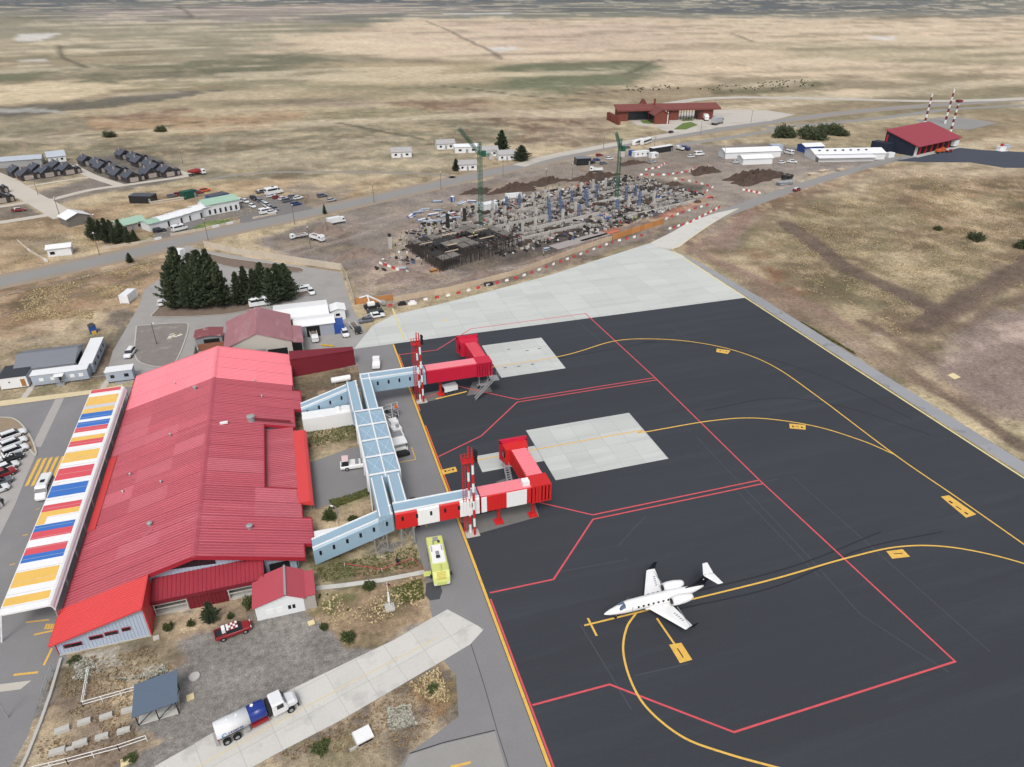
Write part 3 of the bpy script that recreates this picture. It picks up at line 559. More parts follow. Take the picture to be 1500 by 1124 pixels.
def sheet(x0, x1, y0, y1, m, pitch=.62):
    mb = MB(); g = .03
    corr(mb, (x0, y1-g, rz_(x0)), (x0, y0+g, rz_(x0)), (x1, y1-g, rz_(x1)), (x1, y0+g, rz_(x1)), pitch, .085, .42) if x0 > x1 else corr(mb, (x0, y0+g, rz_(x0)), (x0, y1-g, rz_(x0)), (x1, y0+g, rz_(x1)), (x1, y1-g, rz_(x1)), pitch, .085, .42)
    # keep normals up
    o = mb.build('roof_sheet', m, roof); return o
pick = lambda: m_roof2 if random.random() < .26 else m_roof
ys = [87.8, 91.0, 94.2, 97.5, 101.5, 105.5, 109.7, 113.9, 118.1, 122.3, 126.4, 130, 133.5, 137.5, 141.6, 144.0]
for a, b in zip(ys[:-1], ys[1:]):
    for i, (x0, x1) in enumerate(((LE, -33.4), (-33.4, -27.2), (-27.2, RDG))):
        bl = (i == 1 and 104 < a < 125) or (i == 0 and 100 < a < 112)
        sheet(x0, x1, a, b, m_roof2 if (bl and random.random() < .55) else (m_roof if random.random() < .86 else m_roof2))
    xe = -11.8 if 105.4 < a < 126.3 else (-4.7 if 90.9 < a < 97.4 else (-4.5 if 133.4 < a < 141.5 else -6.1))
    for j, (x0, x1) in enumerate((((RDG, -13.2), (-13.2, xe)) if xe > -11 else ((RDG, xe),))):
        sheet(x0, x1, a, b, m_roof2 if ((j == 1 and 97 < a < 105) or (a == 109.7)) else m_roof)
for a, b in zip((144.0, 149.2, 154.3), (149.2, 154.3, 159.4)):
    for x0, x1 in ((LE, -33.4), (-33.4, -27.2), (-27.2, RDG), (RDG, -13.2), (-13.2, -5.9)): sheet(x0, x1, a, b, m_roofp)
MB().face([(LE-.05, 104.5, LZ+.16), (LE+1.3, 104.5, rz_(LE+1.3)+.16), (LE+1.3, 126, rz_(LE+1.3)+.16), (LE-.05, 126, LZ+.16)]).build('bright_eave_sheet', m_roofb, roof)
cap = MB()
for y0, y1 in ((87.6, 144), ): cap.loft([[(RDG-.45, y, RZ-.05), (RDG, y, RZ+.12), (RDG+.45, y, RZ-.05), (RDG, y, RZ-.1)] for y in (y0, y1)])
cap.build('ridge_cap', m_roof, roof)
cap = MB(); cap.loft([[(RDG-.45, y, RZ-.05), (RDG, y, RZ+.13), (RDG+.45, y, RZ-.05), (RDG, y, RZ-.1)] for y in (144, 159.5)]); cap.build('ridge_cap', m_roofp, roof)
def fas(pts, h=.55, w=.14, m=m_fascia):
    mb = MB()
    for a, b in zip(pts[:-1], pts[1:]):
        a = Vector(a); b = Vector(b); d = (b-a); d.z = 0; nn = Vector((d.y, -d.x, 0)).normalized()*w
        mb.loft([[p+Vector((0, 0, .12)), p+nn+Vector((0, 0, .12)), p+nn-Vector((0, 0, h)), p-Vector((0, 0, h))] for p in (a, b)])
    return mb.build('fascia', m, roof)
z_ = lambda x: rz_(x)
fas([(LE, 87.75, LZ), (RDG, 87.75, RZ), (-6.2, 87.75, z_(-6.2))])
fas([(-6.2, 87.7, z_(-6.2)), (-6.2, 91, z_(-6.2)), (-4.7, 91, z_(-4.7)), (-4.7, 97.5, z_(-4.7)), (-6.1, 97.5, z_(-6.1)), (-6.1, 105.5, z_(-6.1)), (-11.8, 105.5, z_(-11.8)), (-11.8, 126.4, z_(-11.8)), (-6.1, 126.4, z_(-6.1)), (-6.1, 133.5, z_(-6.1)), (-4.5, 133.5, z_(-4.5)), (-4.5, 141.6, z_(-4.5)), (-5.9, 141.6, z_(-5.9)), (-5.9, 159.4, z_(-5.9))], .5)
fas([(-5.9, 159.45, z_(-5.9)), (RDG, 159.45, RZ), (LE, 159.45, LZ)], .4, .1, m_roofp); fas([(LE, 159.4, LZ), (LE, 87.8, LZ)], .35, .12)
# walls under the roof
def cwall(name, a, b, za, zb, z0=0.0, m=m_bsheet, parent=T, pitch=.5):
    """ribbed wall from ground point a to b, outside on the right of a->b, top za..zb"""
    mb = MB(); corr(mb, (a[0], a[1], z0), (b[0], b[1], z0), (a[0], a[1], za), (b[0], b[1], zb), pitch, .06); return mb.build(name, m, parent)
gy = 88.7
cwall('gable_wall', (-38.8, gy), (RDG, gy), z_(-38.8)-.2, RZ-.2); cwall('gable_wall', (RDG, gy), (-7.4, gy), RZ-.2, z_(-7.4)-.2)
w = MB(); w.bx(-7.6, -7.35, gy, 105, 0, 3.2); w.bx(-12.6, -12.4, 105, 127, 0, 4.6); w.bx(-7.6, -7.35, 127, 158.4, 0, 3.2); w.bx(-12.4, -7.5, 104.8, 105.0, 0, 3.3); w.bx(-12.4, -7.5, 127, 127.2, 0, 3.3); w.build('side_wall', m_bsheet, T)
w = MB(); w.face([(x, 158.4, z) for x, z in ((-7.4, 0), (-38.8, 0), (-38.8, LZ), (RDG, RZ-.2), (-7.4, 3.2))]); w.bx(-38.9, -38.7, 88, 158.4, 0, 2.45); w.build('back_wall', m_bsheet, T)
g1 = MB().face([(x, gy-.1, z) for x, z in ((-25.3, 5.2), (-18.8, 4.6), (-18.8, 6.3), (RDG, 7.1), (-25.2, 6.05))]).build('clerestory_window', m_glass, T)
MB().bx(-11.6, -8.6, gy-.12, gy-.05, .2, 2.4).build('dark_doorway', m_dark_in, T)
# lean-to verandah along the gable
LX0, LX1, LY = -27.7, -12.2, 85.0
lr = MB(); corr(lr, (LX0, LY, 3.0), (LX1, LY, 3.0), (LX0, gy-.1, 4.2), (LX1, gy-.1, 4.2), .6, .08); lo = lr.build('verandah_roof', mat('verandah_red', S(158, 50, 64), .55, .1, .4), T)
MB().bx(LX0, LX1+.1, LY-.12, LY-.02, 2.45, 3.05).build('fascia', m_dred, lo)
MB().bx(LX0, LX1, LY+.2, gy-.2, 0, .32).build('verandah_floor', m_concw, T)
cwall('verandah_wall', (-23.1, LY+.15), (-17.6, LY+.15), 2.9, 2.9, 0, m_dred)
for x0, x1 in ((LX0, -23.1), (-17.6, LX1)):
    MB().bx(x0+.05, x1-.05, LY+2.6, LY+2.7, .32, 2.9).build('dark_opening', m_dark_in, T)
    for z in (1.25, 2.0): MB().bx(x0, x1, LY+.12, LY+.22, z, z+.14).build('rail', m_concw, T)
    for x in (x0+.08, x1-.2): MB().bx(x, x+.14, LY+.1, LY+.24, .32, 2.9).build('post', m_concw, T)
MB().bx(LX1-.15, LX1, LY+.1, gy, 0, 3.3).build('verandah_end_wall', m_dred, T)
# front wing with bright red mono-pitch roof
FX0, FX1, FY = -39.4, -27.9, 81.6
wr = MB(); corr(wr, (FX0-.5, FY-.6, 2.5), (FX0-.5, 87.75, 2.5), (FX1+.15, FY-.6, 5.75), (FX1+.15, 87.75, 5.75), .5, .06)
wr.v = [(x, y, z+.12) for x, y, z in wr.v]; wr.f = [f[::-1] for f in wr.f]; wro = wr.build('wing_roof', m_roofb, T)
e = MB()
for a, b in (((FX0-.5, FY-.62, 2.55), (FX1+.15, FY-.62, 5.8)), ((FX0-.52, FY-.6, 2.55), (FX0-.52, 87.7, 2.55)), ((FX1+.15, FY-.6, 5.85), (FX1+.15, 87.7, 5.85))): e.bar(a, b, .2)
e.build('roof_edge', m_roofb, wro)
sl_ = (5.65-2.55)/(FX1-FX0)
cwall('wing_front_wall', (FX0, FY), (FX1, FY), 2.6, 5.7, 0, m_bsheet, T, .45)
MB().bx(FX1-.05, FX1+.1, FY-.05, 87.8, 0, 5.6).build('wing_side_wall', m_roofb, T); MB().bx(FX0-.08, FX0+.05, FY-.05, 88, 0, 2.55).build('wing_side_wall', m_fascia, T)
MB().bx(FX0, FX1, FY-.12, FY-.02, 0, .16).build('plinth', m_concw, T)
for (ax, ay), (bx_, by_) in (((92, 936.5), (117, 945)), ((131, 928), (149, 937.5)), ((155, 925), (172, 933)), ((180, 920), (190, 926.5))):
    p = atY(ax, (ay+by_)/2+2, FY-.1); q = atY(bx_, (ay+by_)/2-3, FY-.1); zc = p[2]; x0, x1 = p[0], q[0]
    zc = {92: 1.5, 131: 2.0, 155: 2.15, 180: 2.3}[ax]
    f = MB().bx(x0-.08, x1+.08, FY-.16, FY-.08, zc-.32, zc+.32).build('window', m_fascia, T); MB().bx(x0, x1, FY-.2, FY-.15, zc-.22, zc+.22).build('pane', m_glass, f)
# low red link roof on the airside
lw = MB(); corr(lw, (-12.2, 102.4, 3.5), (-12.2, 126.3, 3.5), (-6.5, 102.4, 3.2), (-6.5, 126.3, 3.2), .6, .05); lw.f = [f[::-1] for f in lw.f]; lk = lw.build('link_roof', m_roof, T)
lw = MB(); ring = lambda y: [(-6.5, y, 3.32), (-4.6, y, 3.22), (-4.1, y, 2.9), (-4.0, y, 2.2), (-4.2, y, 2.2), (-6.5, y, 2.9)]
lw.loft([ring(101.4), ring(124.6)]); lw.build('link_canopy', m_roofb, lk); MB().bx(-8, -7.8, 102.5, 126, 0, 3.0).build('link_wall', m_dark_in, T)
for y in (103, 110, 117, 123.5): MB().bx(-4.8, -4.6, y, y+.2, 0, 2.3).build('post', m_galv, T)
# roof furniture
def vent(px, py, h=.7, r=.28):
    d = _ray(px, py); best = None
    for s_ in (-RS, (RZ-LZ)/(RDG-LE)):
        t = (RZ-s_*RDG-CAMH)/(d[2]-s_*d[0]); x = d[0]*t; y = d[1]*t
        if (s_ < 0) == (x > RDG): best = (x, y, rz_(x))
    x, y, z = best; mb = MB().tube((x, y, z-.1), (x, y, z+h), r, n=10); mb.tube((x, y, z+h), (x, y, z+h+.12), r*1.5, r*.7, 10); mb.build('roof_vent', m_galv, roof)
for a in ((286, 571, .7, .3), (366, 774, .6, .35), (220, 770, .6, .3), (250, 640, .7, .15), (384, 582, .5, .15), (191, 697, .5, .15), (257, 563, .5, .12), (180, 722, .4, .15), (374, 559, .4, .15), (236, 708, .5, .15)): vent(*a)
vx, vy = -14.0, 127.4; mb = MB().tube((vx, vy, 5.2), (vx, vy, 6.5), .75, n=14); mb.tube((vx, vy, 6.5), (vx, vy, 6.7), .8, .3, 14); mb.build('flue_cowl', m_galv, roof, smooth=False)
MB().tube((vx+.8, vy-.3, 5.9), (vx+7.2, vy-.3, 4.1), .22, n=8).build('flue_pipe', m_dred, roof)
MB().bx(-19.4, -18.0, 125.1, 125.6, 6.9, 7.25).build('roof_unit', m_white, roof)
MB().face([(-29.9, 97.0, rz_(-29.9)+.09), (-28.6, 97.6, rz_(-28.6)+.09), (-28.2, 98.9, rz_(-28.2)+.09), (-29.6, 98.4, rz_(-29.6)+.09)]).build('roof_patch', m_roof2, roof)
# ------------------------------------------------------------------ striped entrance canopy
K = thing('entrance_canopy', 'long white drop-off canopy with yellow, blue and red stripes', 'canopy', (-43.5, 118, 0))
KX0, KX1, KZ, KY0, KY1 = -46.5, -40.35, 5.0, 86.4, 150.6
prof = [(KX0, KZ-.02), (KX1-.2, KZ), (KX1+.1, KZ-.1), (KX1+.3, KZ-.4), (KX1+.4, KZ-1.0)]
cs = MB(); up = [(x, z) for x, z in prof]; dn = [(x-.03, z-.16) for x, z in prof][::-1]
cs.loft([[(x, y, z) for x, z in up+dn] for y in (KY0, KY1)]); kr = cs.build('canopy_roof', mat('canopy_white', S(250, 250, 250), .5, .06, .5, 3.0, stain=(S(212, 210, 206), .5, .6, .1, .5)), K)
for i in range(26): y_ = KY0+1.2+i*2.45; MB().bx(KX0+.02, KX1-.2, y_, y_+.045, KZ+.0, KZ+.03).build('sheet_joint', mat('joint_grey', S(206, 206, 206), .6), kr)
sy = {'y': mat('yellow_sheet', S(246, 200, 104), .5, .08, .5, stain=(S(214, 176, 104), .6, .58, .12, .5)), 'b': mat('blue_sheet', S(66, 122, 202), .5, .08, .5), 'r': mat('coral_red_sheet', S(226, 92, 102), .5, .08, .5), 'g': mat('pale_grey_sheet', S(214, 216, 220), .5, .04, .3)}
def zy(zx, z): p = P(zx/2.958, 560+z/2.958, KZ); return p[1]
for c, (a0, b0), (a1, b1) in (('y', (190, 906), (184, 940)), ('y', (232, 797), (212, 862)), ('b', (256, 725), (247, 757)), ('r', (270, 692), (256, 725)), ('r', (293, 626), (282, 658)), ('b', (306, 598), (294, 626)), ('y', (328, 540), (318, 563)), ('r', (340, 511), (329, 539)), ('b', (372, 428), (357, 478)), ('r', (398, 355), (379, 405)), ('y', (422, 287), (408, 330)), ('r', (437, 240), (429, 262)), ('y', (445, 222), (438, 240)), ('r', (470, 180), (461, 200)), ('b', (473, 157), (466, 179)), ('b', (483, 121), (475, 145)), ('y', (490, 101), (484, 120)), ('g', (494, 88), (490, 101)), ('y', (506, 50), (496, 87)), ('r', (524, 12), (515, 33))):
    ya, yb = sorted((zy(a0, b0), zy(a1, b1))); ya = max(ya, KY0+.05); yb = min(yb, KY1-.05)
    MB().bx(KX0+.03, KX1-.4, ya, yb, KZ-.01, KZ+.02).build('stripe', sy[c], kr)
MB().bx(KX0+.03, KX0+1.2, zy(318, 563)-1.9, zy(318, 563)-.01, KZ-.01, KZ+.02).build('stripe', sy['y'], kr)
for i in range(11):
    y = KY0+.15+i*(KY1-KY0-.3)/10; mb = MB(); pr = prof
    for (xa, za), (xb, zb) in zip(pr[:-1], pr[1:]): mb.bar((xa, y, za-.25), (xb, y, zb-.25), .16)
    mb.build('rib', m_white, K)
    mb = MB().tube((KX0+.2, y, KZ-.25), (KX0-1.2, y, 0), .13, n=8); mb.build('post', m_white, K)
    MB().tube((KX1+.38, y, KZ-1.1), (KX1+.3, y, 0), .1, n=8).build('post', m_galv, K)
mb = MB()
for x, z in ((KX0, KZ-.1), (KX1+.4, KZ-1.0)): mb.bar((x, KY0, z), (x, KY1, z), .2)
mb.build('edge_beam', m_white, K)
# ------------------------------------------------------------------ raised walkways and jet bridges
m_lblue = mat('light_blue_sheet', S(156, 184, 203), .42, .05, .4, 3.0, spec=.45)
m_bridge = mat('signal_red_sheet', S(214, 44, 44), .45, .06, .4, 3.0)
m_crim = mat('crimson_sheet', S(206, 36, 66), .45, .06, .4, 3.0)
m_sheen = mat('painted_sheen_sheet', S(252, 142, 152), .4, .05, .4, 3.0, spec=.5)  # red bridge sheet with the sky's gloss painted in as pale pink
m_slot = mat('slot_glass', S(28, 32, 40), .2, .1, 1.0, spec=.5)
def tunnel(parent, a, b, w, za, zb, h, m, name='corridor', lines=True, ev=.35, win=(), m_line=m_white, ribs=0, roofm=None):
    """closed walkway from a to b (plan), floor za->zb, bevelled roof edges; win: sides carrying slot windows"""
    a = Vector((a[0], a[1], 0)); b = Vector((b[0], b[1], 0)); d = (b-a).normalized(); s = Vector((d.y, -d.x, 0)); hw = w/2; L = (b-a).length
    def ring(p, z, g=0): return [p+s*u+Vector((0, 0, z+v)) for u, v in ((-hw-g, 0), (hw+g, 0), (hw+g, h-ev), (hw-ev*.8, h+g), (-hw+ev*.8, h+g), (-hw-g, h-ev))]
    o = MB().loft([ring(a, za), ring(b, zb)]).build(name, m, parent)
    if ribs:
        n = int(L/ribs); mb = MB()
        for i in range(n): t = (i+.35)/n; t2 = (i+.65)/n; mb.loft([ring(a.lerp(b, t), za+(zb-za)*t, .05), ring(a.lerp(b, t2), za+(zb-za)*t2, .05)])
        mb.build('sheet_ribs', roofm or m, o)
    if lines:
        for u in (-1, 1):
            r = hw-ev*.8; MB().bar(a+s*u*r+Vector((0, 0, za+h+.05)), b+s*u*r+Vector((0, 0, zb+h+.05)), .2).build('roof_rail', m_line, o)
    for side in win:
        n = max(2, int(L/2.0))
        for i in range(n):
            t = (i+.5)/n; p = a.lerp(b, t)+s*side*(hw+.02); z = za+(zb-za)*t+h*.47
            mb = MB(); mb.v = [tuple(p+d*x+s*side*y+Vector((0, 0, z+v))) for v in (0, .85) for x, y in ((-.19, -.06), (.19, -.06), (.19, .03), (-.19, .03))]
            mb.f = [(0, 3, 2, 1), (4, 5, 6, 7), (0, 1, 5, 4), (1, 2, 6, 5), (2, 3, 7, 6), (3, 0, 4, 7)]; mb.build('window', m_slot, o)
    return o
def trestle(parent, x, y0, y1, z, dx=2.0, y=None):
    mb = MB()
    for xx in (x, x+dx):
        for yy in (y0, y1): mb.tube((xx, yy, 0), (xx, yy, z), .11, n=6)
    for yy in (y0, y1): mb.bar((x, yy, .2), (x+dx, yy, z-.3), .08); mb.bar((x+dx, yy, .2), (x, yy, z-.3), .08)
    mb.build('trestle', m_galv, parent)
FL, TH = 3.9, 3.3
W = thing('airside_walkway', 'raised light blue walkway linking terminal and both boarding bridges', 'walkway', (8, 110, 0))
core = MB().bx(5.6, 10.7, 99.0, 122.2, FL, FL+TH).build('hall', m_lblue, W)
fr = MB(); zt = FL+TH
for x in (5.45, 10.85): fr.bar((x, 99.6, zt+.35), (x, 121.4, zt+.35), .22); fr.bar((x, 99.6, FL+.8), (x, 121.4, FL+.8), .2)
fr.bar((8.3, 99, zt+.12), (8.3, 122.2, zt+.12), .22)
for i in range(5):
    y = 99.8+i*5.35; fr.bar((5.45, y, zt+.35), (10.85, y, zt+.35), .22)
    for x in (5.45, 10.85): fr.bar((x, y, zt+.35), (x, y, 0), .2)
    if i < 4:
        for x in (5.45, 10.85): fr.bar((x, y, FL+.8), (x, y+5.35, zt+.35), .14)
fr.build('outer_frame', m_white, core)
br_ = MB(); 
for i in range(4):
    y = 99.8+i*5.35
    for xa, xb in ((5.6, 8.2), (8.4, 10.7)): br_.bar((xa, y, zt+.04), (xb, y+5.35, zt+.04), .09); br_.bar((xb, y, zt+.045), (xa, y+5.35, zt+.045), .09)
br_.build('roof_bracing', mat('pale_blue_steel', S(196, 216, 234), .5, .05), core)
tunnel(W, (6.75, 99.2), (6.75, 88.9), 2.3, FL+.02, FL+.02, TH, m_lblue, 'departures_duct', ); tunnel(W, (9.55, 99.2), (9.55, 91.6), 2.3, FL+.04, FL+.04, TH, m_lblue, 'arrivals_duct')
tunnel(W, (6.2, 122.0), (6.2, 134.2), 2.3, FL+.02, FL+.02, TH, m_lblue, 'departures_duct'); tunnel(W, (9.2, 122.0), (9.2, 136.4), 2.3, FL+.04, FL+.04, TH, m_lblue, 'arrivals_duct')
tunnel(W, (-4.9, 90.2), (7.9, 90.2), 2.6, .1, FL, TH, m_lblue, 'ramp', win=(1,), ribs=.55)
tunnel(W, (-4.6, 133.4), (7.3, 133.4), 2.4, .3, FL, TH, m_lblue, 'ramp', win=(1,), ribs=.55)
MB().bx(-4.6, 6.4, 128.6, 131.6, 0, 3.1).build('store', m_white, W); 
for x0, x1 in ((2.2, 3.0), (3.4, 5.2)): MB().bx(x0, x1, 129.8, 130.9, 3.1, 3.7).build('roof_unit', m_white, W)
MB().bx(-4.8, 4.6, 91.9, 94.2, 0, 2.5).build('store', m_white, W)
for x in (4.6, 9.0): trestle(W, x, 89.2, 91.0, FL)
for y in (133.0, 136.2): trestle(W, 8.4, y, y+1.2, FL, 1.6)
def bridge(name, label, Y, m_w, pan, m_tel, m_top, x_end, cabY, redpanels):
    B = thing(name, label, 'jet bridge', (22, Y, 0)); yc = Y+1.4
    c = tunnel(B, (8.2, yc), (22.0, yc), 2.8, FL-.01, FL-.01, TH+.03, m_w, 'fixed_corridor', win=(1,))
    if pan:
        xs = [8.2, 11.75, 15.3, 18.7, 22.0]
        for i in range(4):
            pm = m_bridge if i % 2 == 0 else m_white; mb = MB(); y = Y-.015
            mb.loft([[(x, y+.02, FL-.02), (x, y-.03, FL-.02), (x, y-.03, FL+TH-.36), (x, y+.27, FL+TH-.02), (x, y+.30, FL+TH-.06), (x, y+.02, FL+TH-.4)] for x in (xs[i], xs[i+1]-.03)]); mb.build('painted_panel', pm, c)
    t1 = tunnel(B, (22.2, yc), (x_end, yc), 2.9, FL+.1, FL+.1, TH-.15, m_tel, 'telescopic_tunnel', False, .12, ribs=.6, roofm=m_tel)
    MB().bx(22.25, x_end-.1, Y+.05, Y+2.75, FL+TH, FL+TH+.04).build('tunnel_roof', m_top, t1)  # top coloured paler than the sides to imitate sky sheen
    if redpanels:
        for xa, xb, pm in ((22.3, 23.2, m_white), (26.6, 30.1, m_white)): MB().bx(xa, xb, Y-.14, Y-.08, FL+.12, FL+TH-.1).build('painted_panel', pm, t1)
    MB().bx(x_end-3.4, x_end+.15, Y-.1, Y+3.1, FL-.1, FL+TH+.05).build('corner_box', m_tel, B)
    t2 = tunnel(B, (x_end-1.65, Y+3.0), (x_end-2.0, cabY), 2.9, FL, FL, TH-.2, m_tel, 'aircraft_tunnel', False, .12, ribs=.7, roofm=m_tel)
    mb = MB(); mb.face([(x_end-3.0, Y+2.9, FL+TH-.1), (x_end-.3, Y+2.9, FL+TH-.1), (x_end-.65, cabY, FL+TH-.1), (x_end-3.35, cabY, FL+TH-.1)]); mb.build('tunnel_roof', m_top, t2)  # same painted sky sheen on the top of this arm
    mb = MB(); n = 14
    for i in range(n):
        y = Y+3.2+(cabY-Y-3.4)*i/n; mb.bx(x_end-3.3, x_end-.35, y, y+.22, FL+TH-.1, FL+TH-.02)
    mb.build('roof_ribs', m_tel if not redpanels else m_sheen, t2)
    cb = MB(); cx = x_end-2.3
    cb.loft([[(cx+u, cabY-.2, z) for u, z in ((-2.1, FL-.2), (2.1, FL-.2), (2.1, FL+TH+.1), (-2.1, FL+TH+.1))], [(cx+u, cabY+1.6, z) for u, z in ((-2.3, FL-.2), (2.3, FL-.2), (2.3, FL+TH+.35), (-2.3, FL+TH+.35))]])
    co = cb.build('cab', m_tel, B)
    hood = MB()
    for i in range(3): y = cabY+1.6+i*.38; g = .12*(i % 2); hood.bx(cx-2.5-g, cx-2.2, y, y+.36, FL-.1, FL+TH+.5+g); hood.bx(cx+2.2, cx+2.5+g, y, y+.36, FL-.1, FL+TH+.5+g); hood.bx(cx-2.5-g, cx+2.5+g, y, y+.36, FL+TH+.25, FL+TH+.55+g)
    hood.build('bellows_hood', m_crim if redpanels else m_tel, co); MB().bx(cx-2.1, cx+2.1, cabY+1.55, cabY+1.75, FL, FL+TH).build('cab_mouth', m_dark_in, co)
    MB().bx(cx-2.35, cx-2.12, cabY+.2, cabY+1.2, FL+1.5, FL+2.6).build('window', m_glass, co)
    # columns, wheel truck
    for x in ((25.6, x_end-2.6) if redpanels else (25.3,)):
        mb = MB().tube((x, yc, .1), (x, yc, FL+.1), .3, n=10); mb.bx(x-.75, x+.75, yc-.75, yc+.75, .03, .22); mb.build('support_column', m_bridge, B)
    wx, wy = x_end-1.9, (Y+8.0 if redpanels else Y-.6)
    if not redpanels: wx, wy = x_end-1.6, Y+1.4
    mb = MB().bx(wx-1.5, wx+1.5, wy-.35, wy+.35, .7, 1.15).bx(wx-1.15, wx-.85, wy-.25, wy+.25, 1.1, FL).bx(wx+.85, wx+1.15, wy-.25, wy+.25, 1.1, FL); mb.build('lift_frame', m_grey, B)
    for u in (-1.1, 1.1): MB().tube((wx+u-.22, wy, .58), (wx+u+.22, wy, .58), .55, n=14).build('wheel', m_blk, B)
    # service stair
    mb = MB(); xa = x_end-4.0 if redpanels else x_end-.2; yb = cabY-.6 if redpanels else Y-.2; ya = yb-5.4 if redpanels else yb-3.6
    if redpanels:
        for u in (0, .85): mb.bar((xa-u, yb, FL), (xa-u-.3, ya, .1), .12); mb.bar((xa-u, yb, FL+1), (xa-u-.3, ya, 1.1), .07)
        for i in range(15): t = i/15; y = yb+(ya-yb)*t; x = xa-.42-.3*t; mb.rbx(x, y, FL*(1-t), FL*(1-t)+.05, .85, .28)
        mb.bx(xa-1, xa+.4, yb, yb+1.2, FL-.05, FL+.03)
    else:
        for u in (0, .9): mb.bar((xa, ya+2-u, FL), (xa-4.6, ya+1.2-u, .1), .12); mb.bar((xa, ya+2-u, FL+1), (xa-4.6, ya+1.2-u, 1.1), .07)
        for i in range(14): t = i/14; mb.rbx(xa-4.6*t, ya+1.55-.8*t, FL*(1-t), FL*(1-t)+.05, .28, .85)
        mb.bx(xa-.6, xa+1.2, ya+1.0, ya+3.4, FL-.05, FL+.04)
        for x_ in (xa-.5, xa+1.1):
            for y_ in (ya+1.1, ya+3.3): mb.bar((x_, y_, FL), (x_, y_, FL+1.1), .06)
        mb.bar((xa-.5, ya+1.1, FL+1.1), (xa+1.1, ya+1.1, FL+1.1), .06); mb.bar((xa+1.1, ya+1.1, FL+1.1), (xa+1.1, ya+3.3, FL+1.1), .06)
    mb.build('service_stair', m_grey, B)
    if redpanels: MB().bx(x_end-4.7, x_end-3.5, Y+.5, Y+1.7, FL+TH, FL+TH+.85).build('air_unit', m_white, B)
    else: MB().bx(x_end-.1, x_end+.25, Y+.1, Y+1.0, FL+.1, FL+2.2).build('door', m_dark_in, B)
    return B
bridge('boarding_bridge', 'red and white panelled boarding bridge nearest the fire engine', 89.0, m_lblue, True, m_bridge, m_sheen, 34.3, 100.6, True)
bridge('boarding_bridge', 'crimson boarding bridge with plain blue corridor at the far stand', 134.2, m_lblue, False, m_crim, m_sheen, 36.8, 145.2, False)
def mast(label, x, y, h, flip=1):
    t = thing('floodlight_mast', label, 'light mast', (x, y, 0)); n = 8
    for k, (dx, dy) in enumerate(((0, 0), (-.55, .75))):
        for i in range(n):
            z0 = .1+i*(h-3.2)/n; z1 = .1+(i+1)*(h-3.2)/n
            MB().tube((x+dx, y+dy, z0), (x+dx, y+dy, z1), .21, n=8).build('mast_section', m_bridge if (i+k) % 2 == 0 else m_white, t)
        MB().tube((x+dx, y+dy, h-3.1), (x+dx*.6-.1, y+dy, h+(.0 if k else .2)), .19, .1, n=8).build('mast_tip', m_bridge, t)
    mb = MB()
    for u in (0, .5): mb.bar((x-1.1-u, y+.6, .3), (x-1.1-u, y+.6, h-1.2), .09)
    for i in range(int((h-2)/.42)): mb.bar((x-1.1, y+.6, .6+i*.42), (x-1.6, y+.6, .6+i*.42), .06)
    for z in np.arange(2.5, h-1.5, 2.2): mb.bar((x-.6, y+.7, z), (x-1.1, y+.6, z), .06)
    mb.build('ladder', m_bridge, t)
    mb = MB().bx(x-1.7, x+.3, y-.1, y+1.0, h-2.6, h-2.5)
    for z in (h-2.0, h-1.5): mb.bar((x-1.7, y-.1, z), (x+.3, y-.1, z), .06); mb.bar((x-1.7, y+1, z), (x+.3, y+1, z), .06); mb.bar((x-1.7, y-.1, z), (x-1.7, y+1, z), .06)
    mb.build('platform', m_bridge, t)
    for i in range(3): MB().rbx(x+.55, y+.2+.0*i, h-2.6+i*.75, h-2.05+i*.75, .35, .75, .2).build('floodlight', m_blk, t)
    MB().bx(x-1.5, x+.8, y-.5, y+1.3, .03, .12).build('base_slab', m_concw, t)
mast('red and white twin floodlight mast beside the panelled bridge', 20.9, 88.4, 17.4)
mast('red and white twin floodlight mast beside the crimson bridge', 21.0, 133.4, 16.6)
# ================================================================== VEHICLE KIT (x forward, origin on the ground)
m_tyre = mat('tyre_rubber', S(32, 32, 34), .9, .1, 2.0); m_hub = mat('wheel_hub', S(150, 152, 156), .4, .1, 2.0)
m_cw = mat('white_car_paint', S(238, 240, 242), .3, .03, .5, spec=.5); m_cs = mat('silver_car_paint', S(176, 180, 186), .3, .04, .5, spec=.5)
m_cg = mat('grey_car_paint', S(104, 110, 120), .3, .04, .5, spec=.5); m_ck = mat('black_car_paint', S(38, 40, 44), .3, .04, .5, spec=.5)
m_cr = mat('red_car_paint', S(150, 36, 44), .3, .04, .5, spec=.5); m_cb = mat('blue_car_paint', S(48, 76, 130), .3, .04, .5, spec=.5)
m_lamp = mat('lamp_lens', S(232, 234, 230), .2, .03, 1.0); m_tail = mat('tail_lens', S(170, 30, 30), .3, .05, 1.0)
m_lime = mat('lime_paint', S(212, 220, 130), .4, .05, .6, spec=.45); m_oran = mat('orange_paint', S(226, 104, 48), .5, .06, .6); m_tblue = mat('tank_blue', S(32, 56, 140), .35, .04, .4, spec=.5)
m_chas = mat('chassis_black', S(44, 44, 46), .7, .1, 1.0); m_dyel = mat('machine_yellow', S(222, 176, 56), .5, .06, .6)
def ringx(x, z0, z1, hw, c=.12):
    c = min(c, (z1-z0)*.45, hw*.45)
    return [(x, -hw+c, z0), (x, hw-c, z0), (x, hw, z0+c), (x, hw, z1-c), (x, hw-c, z1), (x, -hw+c, z1), (x, -hw, z1-c), (x, -hw, z0+c)]
def body_part(name, st, m, t, c=.12, smooth=False): return MB().loft([ringx(*s, c) for s in st]).build(name, m, t, False, smooth)
